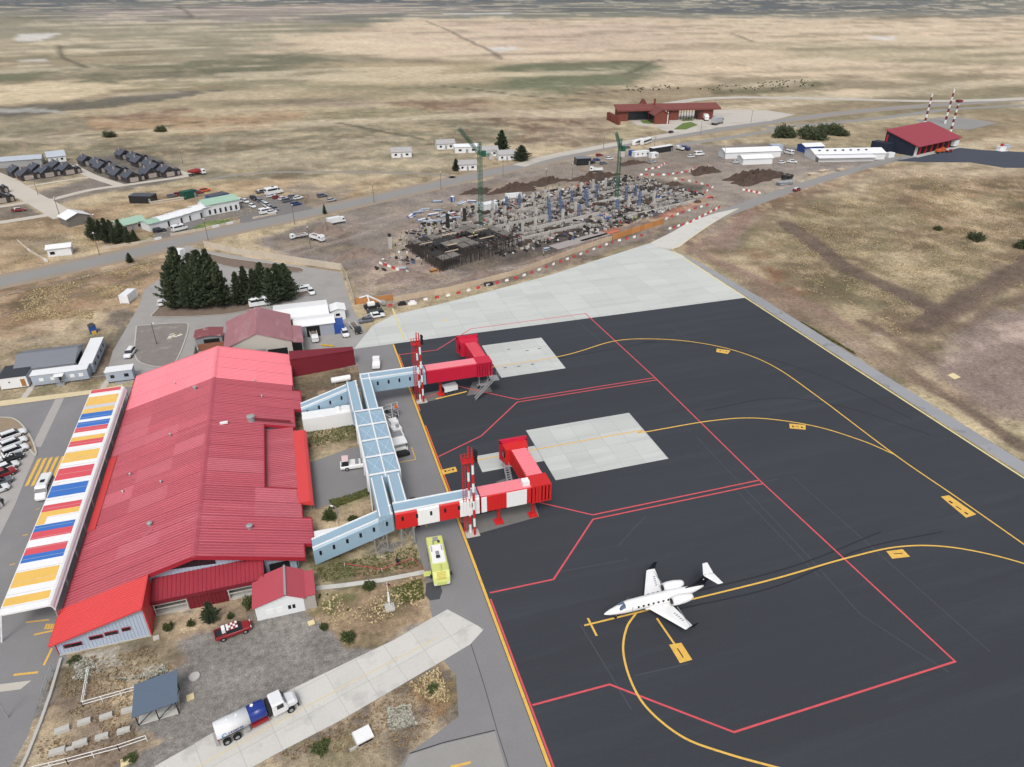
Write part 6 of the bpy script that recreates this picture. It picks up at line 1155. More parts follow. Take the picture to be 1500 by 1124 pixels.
for i, a in enumerate((((1105, 263), 17, 7, 3.2, .2), ((1030, 253), 8, 4.5, 2.4, .2), ((985, 271), 5, 3, 1.2, .3), ((755, 278), 12, 5, 2.0, .3), ((700, 282), 7, 3.5, 1.5, .3), ((870, 262), 13, 4.5, 2.2, .25), ((800, 268), 10, 4, 1.8, .3), ((925, 240), 8, 3, 1.3, .2), ((480, 340), 6, 4, 2.6, .1), ((520, 375), 9, 4, 1.6, .4), ((700, 408), 9, 2.5, 1.4, .3), ((800, 380), 12, 2.2, 1.2, .35), ((870, 355), 10, 2, 1.0, .35), ((930, 332), 10, 2, 1.1, .35), ((585, 405), 8, 4, 1.0, .3))):
    lab = ('largest dark soil heap before the white sheds', 'dark soil heap left of the largest heap', 'brushy dark heap beside the far columns', 'broad dark soil heap behind the left crane', 'dark heap just right of the left crane', 'dark soil bank left of the right crane', 'soil bank between the two cranes', 'low heap below the white cabins row', 'grey gravel heap beside the dump trucks', 'flat grey heap inside the precast wall', 'spoil ridge in front of the formwork deck', 'spoil ridge in front of the footings, left part', 'spoil ridge in front of the footings, middle part', 'spoil ridge in front of the footings, right part', 'pale spoil mound left of the deck front')[i]
    heap(lab, *a, m=m_soil if i < 8 else mat('grey_spoil', S(140, 124, 114), .95, .22, .4, 3., bump=.5), seed=i+2)
# tower cranes
m_crane = mat('crane_green', S(36, 98, 76), .5, .06, .8)
def lattice(mb, a, b, w, n, up=Vector((0, 0, 1))):
    a = Vector(a); b = Vector(b); d = (b-a).normalized(); s = d.orthogonal().normalized(); t = d.cross(s); c = [s*w+t*w, s*w-t*w, -s*w-t*w, -s*w+t*w]
    for k in c: mb.bar(a+k, b+k, .13)
    for i in range(n):
        p, q = a.lerp(b, i/n), a.lerp(b, (i+1)/n)
        for k in range(4): mb.bar(p+c[k], q+c[(k+1) % 4], .08); mb.bar(p+c[k], p+c[(k+1) % 4], .07)
def crane(label, px, h, tip, back):
    x, y = G(*px); t = thing('tower_crane', label, 'tower crane', (x, y, 0)); mb = MB(); lattice(mb, (0, 0, 0), (0, 0, h-4), .6, 18); mb.build('mast', m_crane, t, False)
    MB().bx(-2.2, 2.2, -2.2, 2.2, -.05, .7).build('base', m_concw, t, False); MB().bx(.8, 2.2, -.7, .7, h-5.2, h-3.2).build('operator_cab', m_crane, t, False); mb = MB(); lattice(mb, (0, 0, h-4), (0, 0, h), .45, 4); mb.build('tower_head', m_crane, t, False)
    jb = MB(); lattice(jb, (0, 0, h-4.2), tip, .45, 14); jb.build('jib', m_crane, t, False); mb = MB(); lattice(mb, (0, 0, h-4.4), back, .45, 4); mb.build('counter_jib', m_crane, t, False); MB().rbx(back[0], back[1], back[2]-1.6, back[2]+.3, 1.6, 1.2).build('counterweight', m_concw, t, False)
    MB().bar((0, 0, h), Vector((0, 0, h-4.2)).lerp(Vector(tip), .8), .07).build('pendant_line', m_chas, t, False)
cx_, cy_ = G(705, 333); tp_ = Vector(atY(672, 188, cy_-2.0)); crane('green tower crane with raised jib behind the formwork deck', (705, 333), 31.0, (tp_.x-cx_, tp_.y-cy_, tp_.z), (4.2, .8, 26.2))
crane('green tower crane seen end-on among the columns', (903, 292), 25.0, (2.0, 9, 25.5), (-1.0, -4.5, 20.2))
# hoarding, precast wall, barriers
def panel_fence(name, label, pxs, step, h, mats, th=.12, cat='fence', post=None):
    pts = [Vector((*G(*p), 0)) for p in pxs]; t = thing(name, label, cat, pts[0]); k = 0
    for a, b in zip(pts[:-1], pts[1:]):
        n = max(1, round((b-a).length/step)); d = (b-a)/n; rz = math.atan2(d.y, d.x)
        for i in range(n):
            c = a+d*(i+.5); MB().rbx(c.x, c.y, 0, h+random.uniform(-.04, .05), d.length-.06, th, rz).build('panel', mats[0] if random.random() < .8 else mats[-1], t); k += 1
            if post: p = a+d*i; MB().rbx(p.x, p.y, 0, h+.15, .16, .2, rz).build('post', post, t)
    return t
panel_fence('site_hoarding', 'pale panel hoarding between building site and concrete apron', [(577, 443), (660, 428), (760, 402), (838, 372), (896, 352)], 2.6, 1.7, (m_plyl, m_plyl), post=m_plyl)
panel_fence('site_hoarding', 'orange plywood hoarding at the right end of the site', [(897, 352), (925, 343), (972, 328)], 2.4, 2.1, (m_ply, m_ply)); panel_fence('site_hoarding', 'orange plywood hoarding beside the boom lift', [(519, 446), (545, 444), (576, 440)], 2.4, 1.8, (m_ply, m_ply))
panel_fence('precast_wall', 'pale precast panel wall round the paved yard', [(300, 362), (349, 373), (421, 384), (500, 396), (508, 410), (520, 448)], 3.0, 2.2, (m_pwall, m_plyl), cat='wall', post=m_pwall)
BAR = {}
for kind in ('red', 'white'):
    pr = ((-.28, 0), (.28, 0), (.24, .25), (.1, .45), (.09, .85), (-.09, .85), (-.1, .45), (-.24, .25)); mb = MB(); mb.loft([[(x, y, z_) for y, z_ in pr] for x in (-.75, .75)])
    BAR[kind] = mb.build('road_barrier', m_bred if kind == 'red' else m_bwht); BAR[kind]['category'] = 'barrier'
bl_ = [Vector((*G(*p), 0)) for p in ((572, 449), (660, 433.5), (760, 407.5), (838, 378), (900, 355), (948, 344))]; acc_ = 0; k = 0
for a, b in zip(bl_[:-1], bl_[1:]):
    d = b-a; L = d.length; s_ = acc_
    while s_ < L:
        p = a+d.normalized()*s_; kind = 'red' if k % 2 == 0 else 'white'
        put(BAR[kind], (p.x, p.y, .035), math.atan2(d.y, d.x)+random.uniform(-.15, .15), '%s plastic barrier in the row along the site hoarding' % kind, '%s barriers along the hoarding' % kind, .8); k += 1; s_ += 3.5
    acc_ = s_-L
def barrier_row(pxs, n, lab, z=.02, sc=.9):
    pts = [Vector((*G(*p), 0)) for p in pxs]; ls = [(b-a).length for a, b in zip(pts[:-1], pts[1:])]; T_ = sum(ls)
    for i in range(n):
        s_ = T_*(i+.5)/n; j = 0
        while s_ > ls[j]: s_ -= ls[j]; j += 1
        d = pts[j+1]-pts[j]; p = pts[j]+d.normalized()*s_; kind = ('white', 'red')[i % 2]
        put(BAR[kind], (p.x, p.y, z), math.atan2(d.y, d.x)+random.uniform(-.2, .2), '%s plastic barrier %s' % (kind, lab), '%s barriers %s' % (kind, lab), sc)
barrier_row([(978, 337), (1010, 327), (1055, 304)], 16, 'beside the concrete taper'); barrier_row([(972, 323), (1000, 312), (1040, 300)], 8, 'behind the concrete taper'); barrier_row([(944, 250), (965, 246), (976, 239)], 10, 'curving below the white cabins')
barrier_row([(935, 257), (975, 257), (1010, 252), (1018, 246)], 14, 'along the dirt road behind the columns'); barrier_row([(985, 262), (1020, 268), (1044, 275), (1030, 284)], 10, 'round the corner of the footings'); barrier_row([(1088, 279), (1114, 284)], 7, 'at the bend of the access road'); barrier_row([(555, 386), (580, 395), (600, 401)], 7, 'left of the formwork deck'); barrier_row([(820, 280), (850, 272), (880, 262)], 9, 'behind the columns')
def box_thing(nm, label, cat, px, L, w, h, m, rz, roofm=None, win=0, grp=None):
    t = thing(nm, label, cat, (*G(*px), 0), rz, grp); MB().bx(-L/2, L/2, -w/2, w/2, 0, h).build('body', m, t, False); MB().bx(-L/2-.1, L/2+.1, -w/2-.1, w/2+.1, h, h+.12).build('roof', roofm or m, t, False)
    for i in range(win): x = -L/2+(i+.6)*L/(win+.2); MB().bx(x, x+.7, -w/2-.04, -w/2+.02, 1.1, 1.9).build('window', m_slot, t, False)
    MB().bx(L/2-1.2, L/2-.4, -w/2-.04, -w/2+.02, .1, 2.0).build('door', m_grey, t, False); return t
box_thing('site_cabin', 'white site cabin behind the formwork deck', 'cabin', (716, 307), 6, 4, 2.6, m_modw, SA, win=1); box_thing('site_cabin', 'long white site cabin below the parked coaches', 'cabin', (938, 229), 9, 3, 2.6, m_modw, .1, win=3); box_thing('site_cabin', 'white ribbed cabin right of the long cabin', 'cabin', (957, 231), 4, 3, 2.5, m_modw, .1, win=1)
box_thing('black_site_shed', 'black open shed with grey roof beside the highway', 'shed', (853, 241), 7.5, 5, 3.4, m_ck, -.1, m_mgrey); box_thing('covered_stand', 'long dark covered stand by the dirt road', 'shelter', (968, 223), 15, 3, 3.0, m_chas, .3, m_modw); box_thing('blue_cabin', 'small blue cabin left of the long white cabin', 'cabin', (925, 228), 2.4, 2.4, 2.6, m_cblue, .1)
box_thing('stacked_board', 'white flat stack before the dark heap', 'stack', (752, 289), 7, 1.4, 1.6, m_modw, .05)
for i, (px, lab) in enumerate((((663, 296), 'blue portable toilet left of the left crane'), ((725, 302), 'blue portable toilet right of the left crane'))):
    t = thing('portable_toilet', lab, 'portable toilet', (*G(*px), 0), SA); MB().bx(-.6, .6, -.6, .6, 0, 2.2).build('body', m_cblue, t, False); MB().loft([[(-.65, -.65, 2.2), (.65, -.65, 2.2), (.65, .65, 2.2), (-.65, .65, 2.2)], [(-.4, -.4, 2.5), (.4, -.4, 2.5), (.4, .4, 2.5), (-.4, .4, 2.5)]]).build('roof', m_modw, t, False); MB().bx(-.35, .35, -.64, -.58, .15, 1.95).build('door', m_mod, t, False)
def stack(label, px, L, w, h, ms, rz=0, n=4, grp=None):
    t = thing('material_stack', label, 'material stack', (*G(*px), 0), rz, grp)
    for i in range(n): MB().rbx(random.uniform(-.3, .3), random.uniform(-.3, .3), h*i/n, h*(i+.8)/n, L*random.uniform(.7, 1), w*random.uniform(.6, 1), random.uniform(-.3, .3)).build('layer', ms[i % len(ms)], t, False)
pos_ = [(603, 318), (612, 313), (622, 308), (634, 315), (642, 309), (650, 318), (660, 314), (668, 320), (630, 325), (617, 324), (645, 325), (675, 300), (690, 296), (640, 292+4), (700, 300), (740, 296)]
wd = ('topmost left', 'left', 'upper', 'middle', 'upper middle', 'lower middle', 'right', 'rightmost', 'lower', 'lowest left', 'lowest right', 'near the toilet', 'beside the crane', 'far left', 'crane foot', 'cabin side')
for i, px in enumerate(pos_): stack('%s stack of blue and white formwork panels behind the deck' % wd[i].capitalize(), px, random.uniform(3, 5.5), random.uniform(1.2, 2.4), random.uniform(.5, 1.2), ((m_cblue, m_modw, m_mod), (m_mod, m_colb), (m_modw, m_mod, m_galv))[i % 3], SA+random.uniform(-.6, .6), 5, 'formwork panel stacks')
for i, (px, c, lab) in enumerate((((800, 366), m_mod, 'pale blue bundle in front of the footings'), ((880, 318), m_cblue, 'blue bundle among the footings, nearer one'), ((890, 322), m_cblue, 'blue tarpaulin bundle among the footings, right one'), ((965, 291), m_cblue, 'blue bundle near the far footings'), ((700, 414), m_cblue, 'blue bundle by the spoil ridge and apron hoarding'), ((1040, 291), m_bred, 'red bundle at the end of the footings'), ((636, 398), m_ply, 'orange crate by the deck corner'), ((590, 395), m_mod, 'blue-grey pipes beside the barriers left of deck'), ((715, 418), m_formd, 'dark scrap pile by the apron hoarding'))): stack(lab, px, 3, 1.6, .8, (c, m_formd), .3, 3)
for i, (px, w_, l_) in enumerate((((850, 352), 5, 26), ((945, 312), 3, 24), ((880, 345), 1.4, 20))):
    o = MB().rbx(0, 0, -.03, .05, l_, w_).build('site_track', mat('grey_track', S(168, 160, 158), .9, .1, .4) if i != 2 else mat('orange_track', S(206, 116, 86), .9, .12, .5)); o.location = (*G(*px), .0); o.rotation_euler = (0, 0, SA+.05); struct(o)
for i, (px, lab) in enumerate((((622, 340), 'worker in yellow vest at the left back of the deck'), ((638, 336), 'worker in yellow vest behind the deck'), ((694, 346), 'worker in yellow vest kneeling on deck, left one'), ((716, 336), 'worker in yellow vest on deck near the crane'), ((618, 388), 'worker in yellow vest left of the deck front'), ((796, 376), 'worker in yellow vest by the spoil ridge'), ((926, 325), 'left worker of the pair on the orange track'), ((931, 323), 'right worker of the pair on the orange track'), ((1016, 293), 'worker in yellow vest at the far trench'), ((905, 304), 'worker in yellow vest among the footings'))):
    x, y = G(*px); z = 3.7 if i in (2, 3) else 0
    if z: x, y, _ = P(px[0], px[1], 3.7)
    put(WORK, (x, y, z), random.uniform(0, 6), lab, 'site workers')
hw_a = lambda p, q: math.degrees(heading(G(*p), G(*q)))
car(FLAT, (437, 349), hw_a((470, 338), (420, 348)), 'white stake truck inside the site by the highway', m_cw); car(DUMP, (466, 353), hw_a((457, 350), (478, 356)), 'white dump truck beside the gravel heap', m_cw, sc=.9); car(BOXT, (494, 328), hw_a((484, 331), (510, 326)), 'white tank-bodied truck with red cab by the highway', m_cw, sc=.85)
car(DUMP, (872, 252), 165, 'white crane truck behind the columns', m_cw, sc=.9); car(MIX, (290, 257), 20, 'red mixer truck at the end of the estate road', m_cw, sc=.95)
bl = thing('boom_lift', 'white boom lift folded beside the orange hoarding', 'boom lift', (*G(545, 452), .03), .1); MB().bx(-2.2, 2.2, -.9, .9, .4, 1.1).build('chassis', m_chas, bl, False); MB().bx(-1.2, .8, -.7, .7, 1.1, 1.9).build('turret', m_white, bl, False); mb = MB(); mb.bar((-.6, 0, 1.7), (-.9, .2, 4.0), .35); mb.bar((-.9, .2, 4.0), (3.2, .2, 1.2), .35); mb.bar((-.9, .2, 4.0), (-3.2, .3, 3.6), .25); mb.build('boom', m_white, bl, False); MB().bx(2.9, 3.9, -.5, .9, .7, 1.7).build('basket', m_galv, bl, False); wheels(bl, (-1.4, 1.4), 1.0, .4, .3)
car(HATCH, (536, 472), 185, 'dark car at the corner between yard and apron', m_cg); container('dark skip beside the boom lift', *G(550, 461), 5, m_ck, 4.2, 2, 1.3, nm='skip')
for i, (px, rz) in enumerate((((589, 447), 0), ((604, 446), .1))): o = MB().rbx(0, 0, 0, .5, 2.4, 1.1).rbx(.1, 0, .5, 1.0, 1.5, .9).build('site_generator', m_chas if i == 0 else m_white); o.location = (*G(*px), .035); tag(o, ('black low generator by the hoarding barriers', 'white generator by the hoarding barriers')[i], 'generator')
# ================================================================== FAR BUILDINGS
m_ewall = mat('estate_wall', S(70, 66, 68), .8, .1, .5); m_eroof = mat('estate_roof', S(80, 84, 94), .6, .08, .4, obj_var=.08); m_efront = mat('estate_front', S(178, 166, 158), .8, .1, .5); m_hw = mat('house_white', S(232, 234, 236), .7, .06, .5); m_hgr = mat('house_grey_roof', S(176, 174, 174), .7, .1, .4, stain=(S(140, 134, 130), .4, .55, .15, .6)); m_groof = mat('pale_green_roof', S(164, 196, 176), .6, .06, .4)
ED = heading(G(41, 265), G(21, 255))-math.pi/2
EK = 0
def est(px, label, k=1.0):
    x, y = G(*px); t = gable('estate_house', label, 'house', -3.1*k, 3.1*k, -3.7, 3.7, 2.7, 4.8, m_ewall, m_eroof, over=.45, rz=ED, org=(0, 0), group='dark estate houses', parts=(('s', .2, .8, .3, 2.3, 'front_panel', m_efront), ('s', .4, .6, 2.7, 3.4, 'gable_window', m_slot), ('e', .2, .4, 1, 2, 'window', m_white), ('e', .6, .8, 1, 2, 'window', m_white)))
    global EK; EK += 1; s_ = .9*(1 if EK % 2 else -1); t.location = (x+math.cos(ED)*s_, y+math.sin(ED)*s_, 0)
    w = MB(); w.loft([[(xx, yy, zz) for xx, zz in ((3.1*k, 0), (5.2*k, 0), (5.2*k, 2.2), (4.1*k, 3.1), (3.1*k, 2.4))] for yy in (-3.2, -.4)]); w.build('side_wing', m_ewall, t, False); MB().bx(3.5*k, 4.7*k, -3.28, -3.18, .4, 2.0).build('wing_panel', m_efront, t, False); MB().loft([[(xx, yy, zz) for xx, zz in ((2.9*k, 2.35), (4.1*k, 3.3), (5.5*k, 2.05), (5.5*k, 2.2), (4.1*k, 3.45), (2.9*k, 2.5))] for yy in (-3.5, -.1)]).build('wing_roof', m_eroof, t, False); MB().bx(-1.4*k, -1.0*k, 1, 1.6, 4, 5.4).build('chimney', m_efront, t, False); return t
def along(p0, p1, n): return [(p0[0]+(p1[0]-p0[0])*i/(n-1), p0[1]+(p1[1]-p0[1])*i/(n-1)) for i in range(n)]
dv = Vector((math.cos(ED+math.pi/2), math.sin(ED+math.pi/2), 0))
for i, px in enumerate(((37, 263), (67, 259), (97, 255))):
    est(px, 'front dark house of the %s block in the left estate group' % ('first', 'second', 'third')[i]); q = Vector((*G(*px), 0))+dv*10.6; o = est((0, 400), 'rear dark house of the %s block in the left estate group' % ('first', 'second', 'third')[i]); o.location = q
for i, px in enumerate(along((190, 266), (131, 241), 6)): est(px, '%s dark house in the middle estate row, counted from nearest' % ('First', 'Second', 'Third', 'Fourth', 'Fifth', 'Farthest')[i])
for i, px in enumerate(along((243, 258), (185, 232), 6)): est(px, '%s dark house in the right estate row, counted from nearest' % ('First', 'Second', 'Third', 'Fourth', 'Fifth', 'Farthest')[i])
est((217, 260), 'dark house standing between the middle and right estate rows'); est((3, 296), 'dark estate house cut by the left edge, front one'); est((-12, 284), 'dark estate house cut by the left edge, rear one')
def wh(nm, lab, px, L, w, e, r, wall, rf_, rz, parts=(), axis='x', cat='house'):
    t = gable(nm, lab, cat, -L/2, L/2, -w/2, w/2, e, r, wall, rf_, axis=axis, over=.4, rz=rz, org=(0, 0), parts=parts); t.location = (*G(*px), 0); return t
W2 = (('s', .15, .27, 1, 2, 'window', m_slot), ('s', .45, .55, .1, 2, 'door', m_grey), ('s', .7, .84, 1, 2, 'window', m_slot))
wh('farmhouse', 'lone white farmhouse with grey roof left of the hamlet', (588, 229), 10.5, 7, 3.0, 4.6, m_hw, m_hgr, -.1, W2); wh('farmhouse', 'leftmost white house of the hamlet behind the left crane', (652, 217), 10, 7, 3, 4.6, m_hw, m_hgr, -.05, W2); wh('farmhouse', 'white flat-roofed house with blue end in the hamlet', (683, 222), 13, 8, 3.2, 4.0, m_hw, m_modw, -.12, W2); wh('farmhouse', 'white house right of the left crane in the hamlet', (716, 227), 9, 7, 3, 4.6, m_hw, m_hgr, -.1, W2); wh('farmhouse', 'white house between the two hamlet trees', (741, 233), 9, 7, 3, 4.6, m_hw, m_hgr, -.1, W2); wh('farmhouse', 'white house nearest the highway in the hamlet', (684, 248), 9, 6, 3, 4.4, m_hw, m_hgr, -.1, W2)
wh('white_barn', 'grey barn with bright white roof left of the conifers', (112, 327), 8.5, 7.5, 3.0, 4.6, mat('barn_grey', S(122, 118, 114), .8, .12), m_modw, ED+.05, axis='y', cat='barn'); wh('tin_hall', 'silver tin-roofed hall behind the left estate group', (28, 242), 22, 9, 3.2, 4.4, m_galv, mat('silver_tin', S(186, 194, 204), .4, .1, .5), .1, cat='barn'); wh('tin_cottage', 'white cottage with silver roof behind the left estate', (84, 236), 8, 7, 3, 5, m_hw, mat('silver_tin', (0, 0, 0)), .3, W2)
wh('roadside_hut', 'small white hut with sloping roof beside the highway at left', (90, 372), 7, 5, 2.8, 3.4, m_hw, m_modw, .12, (('s', .1, .3, .8, 1.8, 'window', m_slot),))
rb1 = wh('roadside_building', 'white building with pale green roof beside the car park', (322, 309), 13.5, 8, 4.2, 5.6, m_hw, m_groof, heading(G(290, 318), G(348, 305))-.08, tuple(('s', .06+i*.16, .12+i*.16, .4, 2.2, 'opening', m_chas) for i in range(6)), cat='building')
a_ = heading(G(215, 335), G(290, 316))
for i, (px, L) in enumerate((((229, 334), 8), ((248, 329), 8), ((263, 325), 6.5), ((278, 321), 7.5), ((294, 316), 5.5))): t = wh('roadside_unit', '%s white unit in the row left of the green-roofed building' % ('leftmost', 'second', 'middle', 'fourth', 'rightmost')[i], px, L, 6, 2.9+.15*i, 3.5+.15*i, m_hw, m_modw if i else m_groof, a_, (('s', .9, .99, .2, 2.2, 'door', m_chas),), cat='building')
wh('cottage', 'cottage with pale green roof hidden behind the conifers', (190, 336), 10, 6, 2.8, 4.2, m_efront, m_groof, a_, W2)
box_thing('dark_timber_shed', 'open dark shed with slate roof in the golden field', 'shed', (211, 296), 9.5, 5, 3.0, m_ck, -.35, m_eroof); t = thing('long_bench_wall', 'low pale wall running from the dark shed', 'wall', (*G(247, 296), 0), .33); MB().bx(-7, 7, -.3, .3, 0, 1.0).build('wall', m_pwall, t, False); MB().bx(-7.1, 7.1, -.5, .5, 1.0, 1.15).build('coping', m_pwall, t, False)
box_thing('blue_store', 'blue-roofed store behind the white roadside building', 'shed', (320, 296), 8, 5, 3.2, m_cblue, a_, m_eroof); box_thing('green_tank_store', 'dark green store beside the red vehicles', 'shed', (277, 290), 6, 3, 3, mat('dark_green', S(30, 84, 70), .6), a_)
car(BOXT, (345, 300), hw_a((330, 305), (352, 298)), 'white box truck behind the roadside building', m_cw)
def far_cars(lst, grp):
    for px, pr, m, a, lab in lst: car(pr, px, a, lab, m, grp)
A1, A2 = hw_a((300, 345), (420, 319)), hw_a((380, 300), (400, 309))
far_cars([((372, 293), SUV, m_ck, A2, 'black car at the head of the roadside car park'), ((360, 297), HATCH, m_cw, A2, 'white car nearest the roadside box truck'), ((370, 304), HATCH, m_cw, A2, 'white car alone in front of the roadside building'), ((382, 297), HATCH, m_cg, A2, 'grey car in the left rank, first from the back'), ((387, 300), HATCH, m_cs, A2, 'silver car in the left rank, second from the back'), ((391, 303), SUV, m_cw, A2, 'white car in the left rank, third from the back'), ((396, 306), HATCH, m_cs, A2, 'silver car in the left rank, fourth from the back'), ((403, 308), HATCH, m_cg, A2, 'dark car ending the left rank'), ((391, 313), VAN, m_cw, A1, 'white van at the front of the car park'), ((399, 313), HATCH, m_cw, A1, 'white car beside the front van'), ((383, 283), PICK, m_cg, A1, 'grey pickup beside the white motorhome'), ((398, 289), HATCH, m_cw, A1, 'white car below the motorhome'), ((406, 291), HATCH, m_cr, A1, 'maroon car below the motorhome'), ((415, 293), HATCH, m_cw, A1, 'white car in the right rank, left end'), ((421, 296), SUV, m_cg, A1, 'grey car in the right rank'), ((429, 290), HATCH, m_cg, A1, 'dark car in the back of right rank'), ((437, 292), HATCH, m_cw, A1, 'white car in the back of right rank'), ((434, 301), SUV, m_cb, A1, 'blue car at the front of right rank'), ((472, 289), SUV, m_cg, A1, 'dark grey car parked alone on the grass'), ((486, 295), HATCH, m_cs, A1, 'silver car parked alone nearest the highway')], 'cars in the roadside car park')
car(VAN, (402, 285), A1, 'white motorhome in the roadside car park', m_cw, sc=1.35); car(VAN, (264, 338), hw_a((255, 341), (275, 336)), 'white motorhome on the lawn side of the roadside units', m_cw); car(SUV, (234, 340), 20, 'black car beside the leftmost roadside unit', m_ck)
far_cars([((252, 289), HATCH, m_cg, 20, 'grey vehicle among the red vehicles in the field'), ((263, 287), SUV, m_cr, 20, 'red vehicle left of the dark green store'), ((289, 284), SUV, m_cr, 10, 'dark red vehicle right of the dark green store'), ((301, 281), SUV, m_oran, 30, 'orange vehicle at the right end of the red vehicles'), ((28, 310), PICK, m_cr, 10, 'red pickup alone on the estate plot at left')], 'vehicles in the golden field')
car(BUS, (934, 212), hw_a((925, 216), (942, 210)), 'white coach on the roadside, left one', m_cw, sc=.85); car(BUS, (946, 211), hw_a((938, 214), (955, 208)), 'white coach on the roadside, right one', m_cw, sc=.9)
far_cars([((866, 240), SUV, m_ck, 10, 'black car right of the black site shed'), ((874, 236), HATCH, m_cb, 10, 'blue car right of the black site shed'), ((884, 241), HATCH, m_cg, 10, 'grey car left of the blue cabin'), ((893, 234), HATCH, m_cw, 10, 'white car left of the blue cabin'), ((919, 218), HATCH, m_cg, 20, 'grey car behind the coaches'), ((878, 229), HATCH, m_cr, 10, 'maroon car by the highway near black shed'), ((1012, 231), HATCH, m_cw, 10, 'white car beside the white minibus'), ((1145, 240), HATCH, m_cw, 10, 'white car between the white sheds'), ((1160, 239), PICK, m_cw, -30, 'white pickup between the white sheds'), ((1078, 239), HATCH, m_cw, 5, 'white car tucked against the small white shed'), ((955, 239), HATCH, m_cs, 10, 'silver car under the long white cabin')], 'cars on the building site')
car(VAN, (1024, 228), 5, 'white minibus on the dirt lot by the white sheds', m_cw); car(DUMP, (995, 220), 100, 'white truck beside the covered stand', m_cw, sc=.8); car(DUMP, (1004, 220), 100, 'blue-bodied truck beside the covered stand', m_cb, sc=.8); car(VAN, (1155, 226), 100, 'white van behind the long white shed', m_cw); car(DUMP, (1152, 263), 190, 'dark machine truck by the pipe stack', m_ck, sc=.85)
car(PICK, (1167, 280), hw_a((1160, 283), (1175, 278)), 'dark red pickup driving on the station access road', m_cr); car(HATCH, (983, 195), 30, 'dark car on the junction below the border post', m_ck)
stack('grey pipe bundles beside the access road', (1150, 271), 9, 3, 1.6, (m_galv, m_mod), .3, 5); [stack('%s pale timber stack before the blue-ended building' % w_, p_, 5, 3, 1.0, (m_pwall, m_plyl), .2, 4) for w_, p_ in (('left', (1190, 257)), ('middle', (1205, 252)), ('right', (1232, 250)))]
# white sheds and blue-ended building
a_s = heading(G(1055, 236), G(1134, 233)); wh('white_shed', 'long white shed with bright roof beyond the soil heaps', (1097, 229), 31, 9, 3.2, 4.6, m_hw, m_modw, a_s, cat='shed'); wh('white_shed', 'small white shed in front of the long white shed', (1105, 239), 16, 6.5, 3.0, 4.2, m_hw, m_modw, a_s, cat='shed'); box_thing('white_cube_store', 'tall pale store at the end of the long white shed', 'shed', (1135, 224), 6, 5, 4.2, m_mod, a_s)
bb = wh('blue_ended_building', 'white-roofed building with blue end walls near the fire station', (1236, 231), 38, 12, 3.2, 4.8, m_hw, m_modw, -.22, tuple(('s', .06+i*.09, .1+i*.09, .6, 2.2, 'opening', m_chas if i % 2 else m_bred) for i in range(8)), cat='building')
MB().bx(18.95, 19.1, -5.9, 5.9, .2, 3.0).build('blue_end_wall', m_cblue, bb, False); MB().loft([[(x, y, z) for y, z in ((-6.4, 2.8), (-11, 2.2), (-11, 2.1), (-6.4, 2.65))] for x in (-19, 12)]).build('verandah_roof', m_modw, bb, False); MB().bx(-18.5, 11.5, -9.6, -9.4, 0, 2.2).build('verandah_wall', m_hw, bb, False)
for i in range(7): MB().bx(-16+i*4.2, -15+i*4.2, -3.2, -2.3, 4.2, 4.7).build('roof_window', m_slot, bb, False)
b2 = wh('blue_white_block', 'white-roofed blue block left of the blue-ended building', (1186, 222), 11, 8, 3.4, 4.4, m_cblue, m_modw, -.1, cat='building'); container('white tank box by the fire station corner', *G(1302, 231), 10, m_modw, 4.5); panel_fence('mesh_fence', 'pale mesh fence along the access road by blue building', [(1262, 250), (1300, 240), (1320, 234)], 2.5, 1.2, (m_galv, m_galv), .05)
# fire station
fo = Vector((318.5, 307.0, 0)); fa = math.radians(18); FS = thing('fire_station', 'dark navy fire station with sloping red roof and red-framed bays', 'building', fo, fa); m_navy = mat('navy_sheet', S(36, 44, 62), .6, .08, .4); m_fsr = mat('station_red_roof', S(156, 60, 72), .55, .06, .3)
MB().loft([[(x, y, z) for y, z in ((1.0, 0), (18, 0), (18, 10.6), (1.0, 5.6))] for x in (0, 44)]).build('wall', m_navy, FS, False); MB().loft([[(x, y, z) for y, z in ((-1.6, 5.3), (18.6, 11.2), (18.6, 10.8), (-1.6, 4.9))] for x in (-.8, 44.8)]).build('roof', m_fsr, FS, False)
for i in range(6): MB().bx(6+i*6.0, 10.8+i*6.0, .9, 1.02, .1, 4.4).build('bay_door', m_dark_in, FS, False); MB().bx(5.4+i*6, 5.9+i*6, .3, 1.05, 0, 5).build('bay_pillar', m_bridge, FS, False)
MB().bx(1, 3.6, .85, 1.02, .1, 4.8).build('white_door', m_hw, FS, False); MB().bx(39, 44, -1.0, 1.0, 1.0, 4.2).build('office_block', m_hw, FS, False); MB().bx(-5.5, 0, 12, 22, 0, 5.2).build('annex', m_navy, FS, False); MB().bx(-.3, 0, 16.5, 17.2, 0, 8.6).build('red_corner', m_bridge, FS, False); MB().bx(-1, 45, -2.5, .9, 0, .18).build('apron_step', m_concw, FS, False)
car(FLAT, (1388, 216), hw_a((1405, 217), (1370, 219)), 'lime fire truck parked outside the fire station', m_lime); car(DUMP, (1377, 224), hw_a((1368, 226), (1388, 222)), 'orange snow plough truck outside the fire station', m_oran, sc=.9); car(PICK, (1390, 223), 10, 'red vehicle beside the orange plough truck', m_cr)
wk = thing('white_equipment', 'white equipment units on the far edge of station forecourt', 'equipment', (*G(1466, 219), 0)); [MB().rbx(a, b, 0, h, c, d).build('unit', m, wk, False) for a, b, c, d, h, m in ((0, 0, 4, 3, 1.6, m_hw), (4.5, 1, 4, 2.5, 2.0, m_mod), (-3, -3, 5, 4, .3, m_hw), (.3, .2, 1.2, 1.2, 3.0, m_bred))]
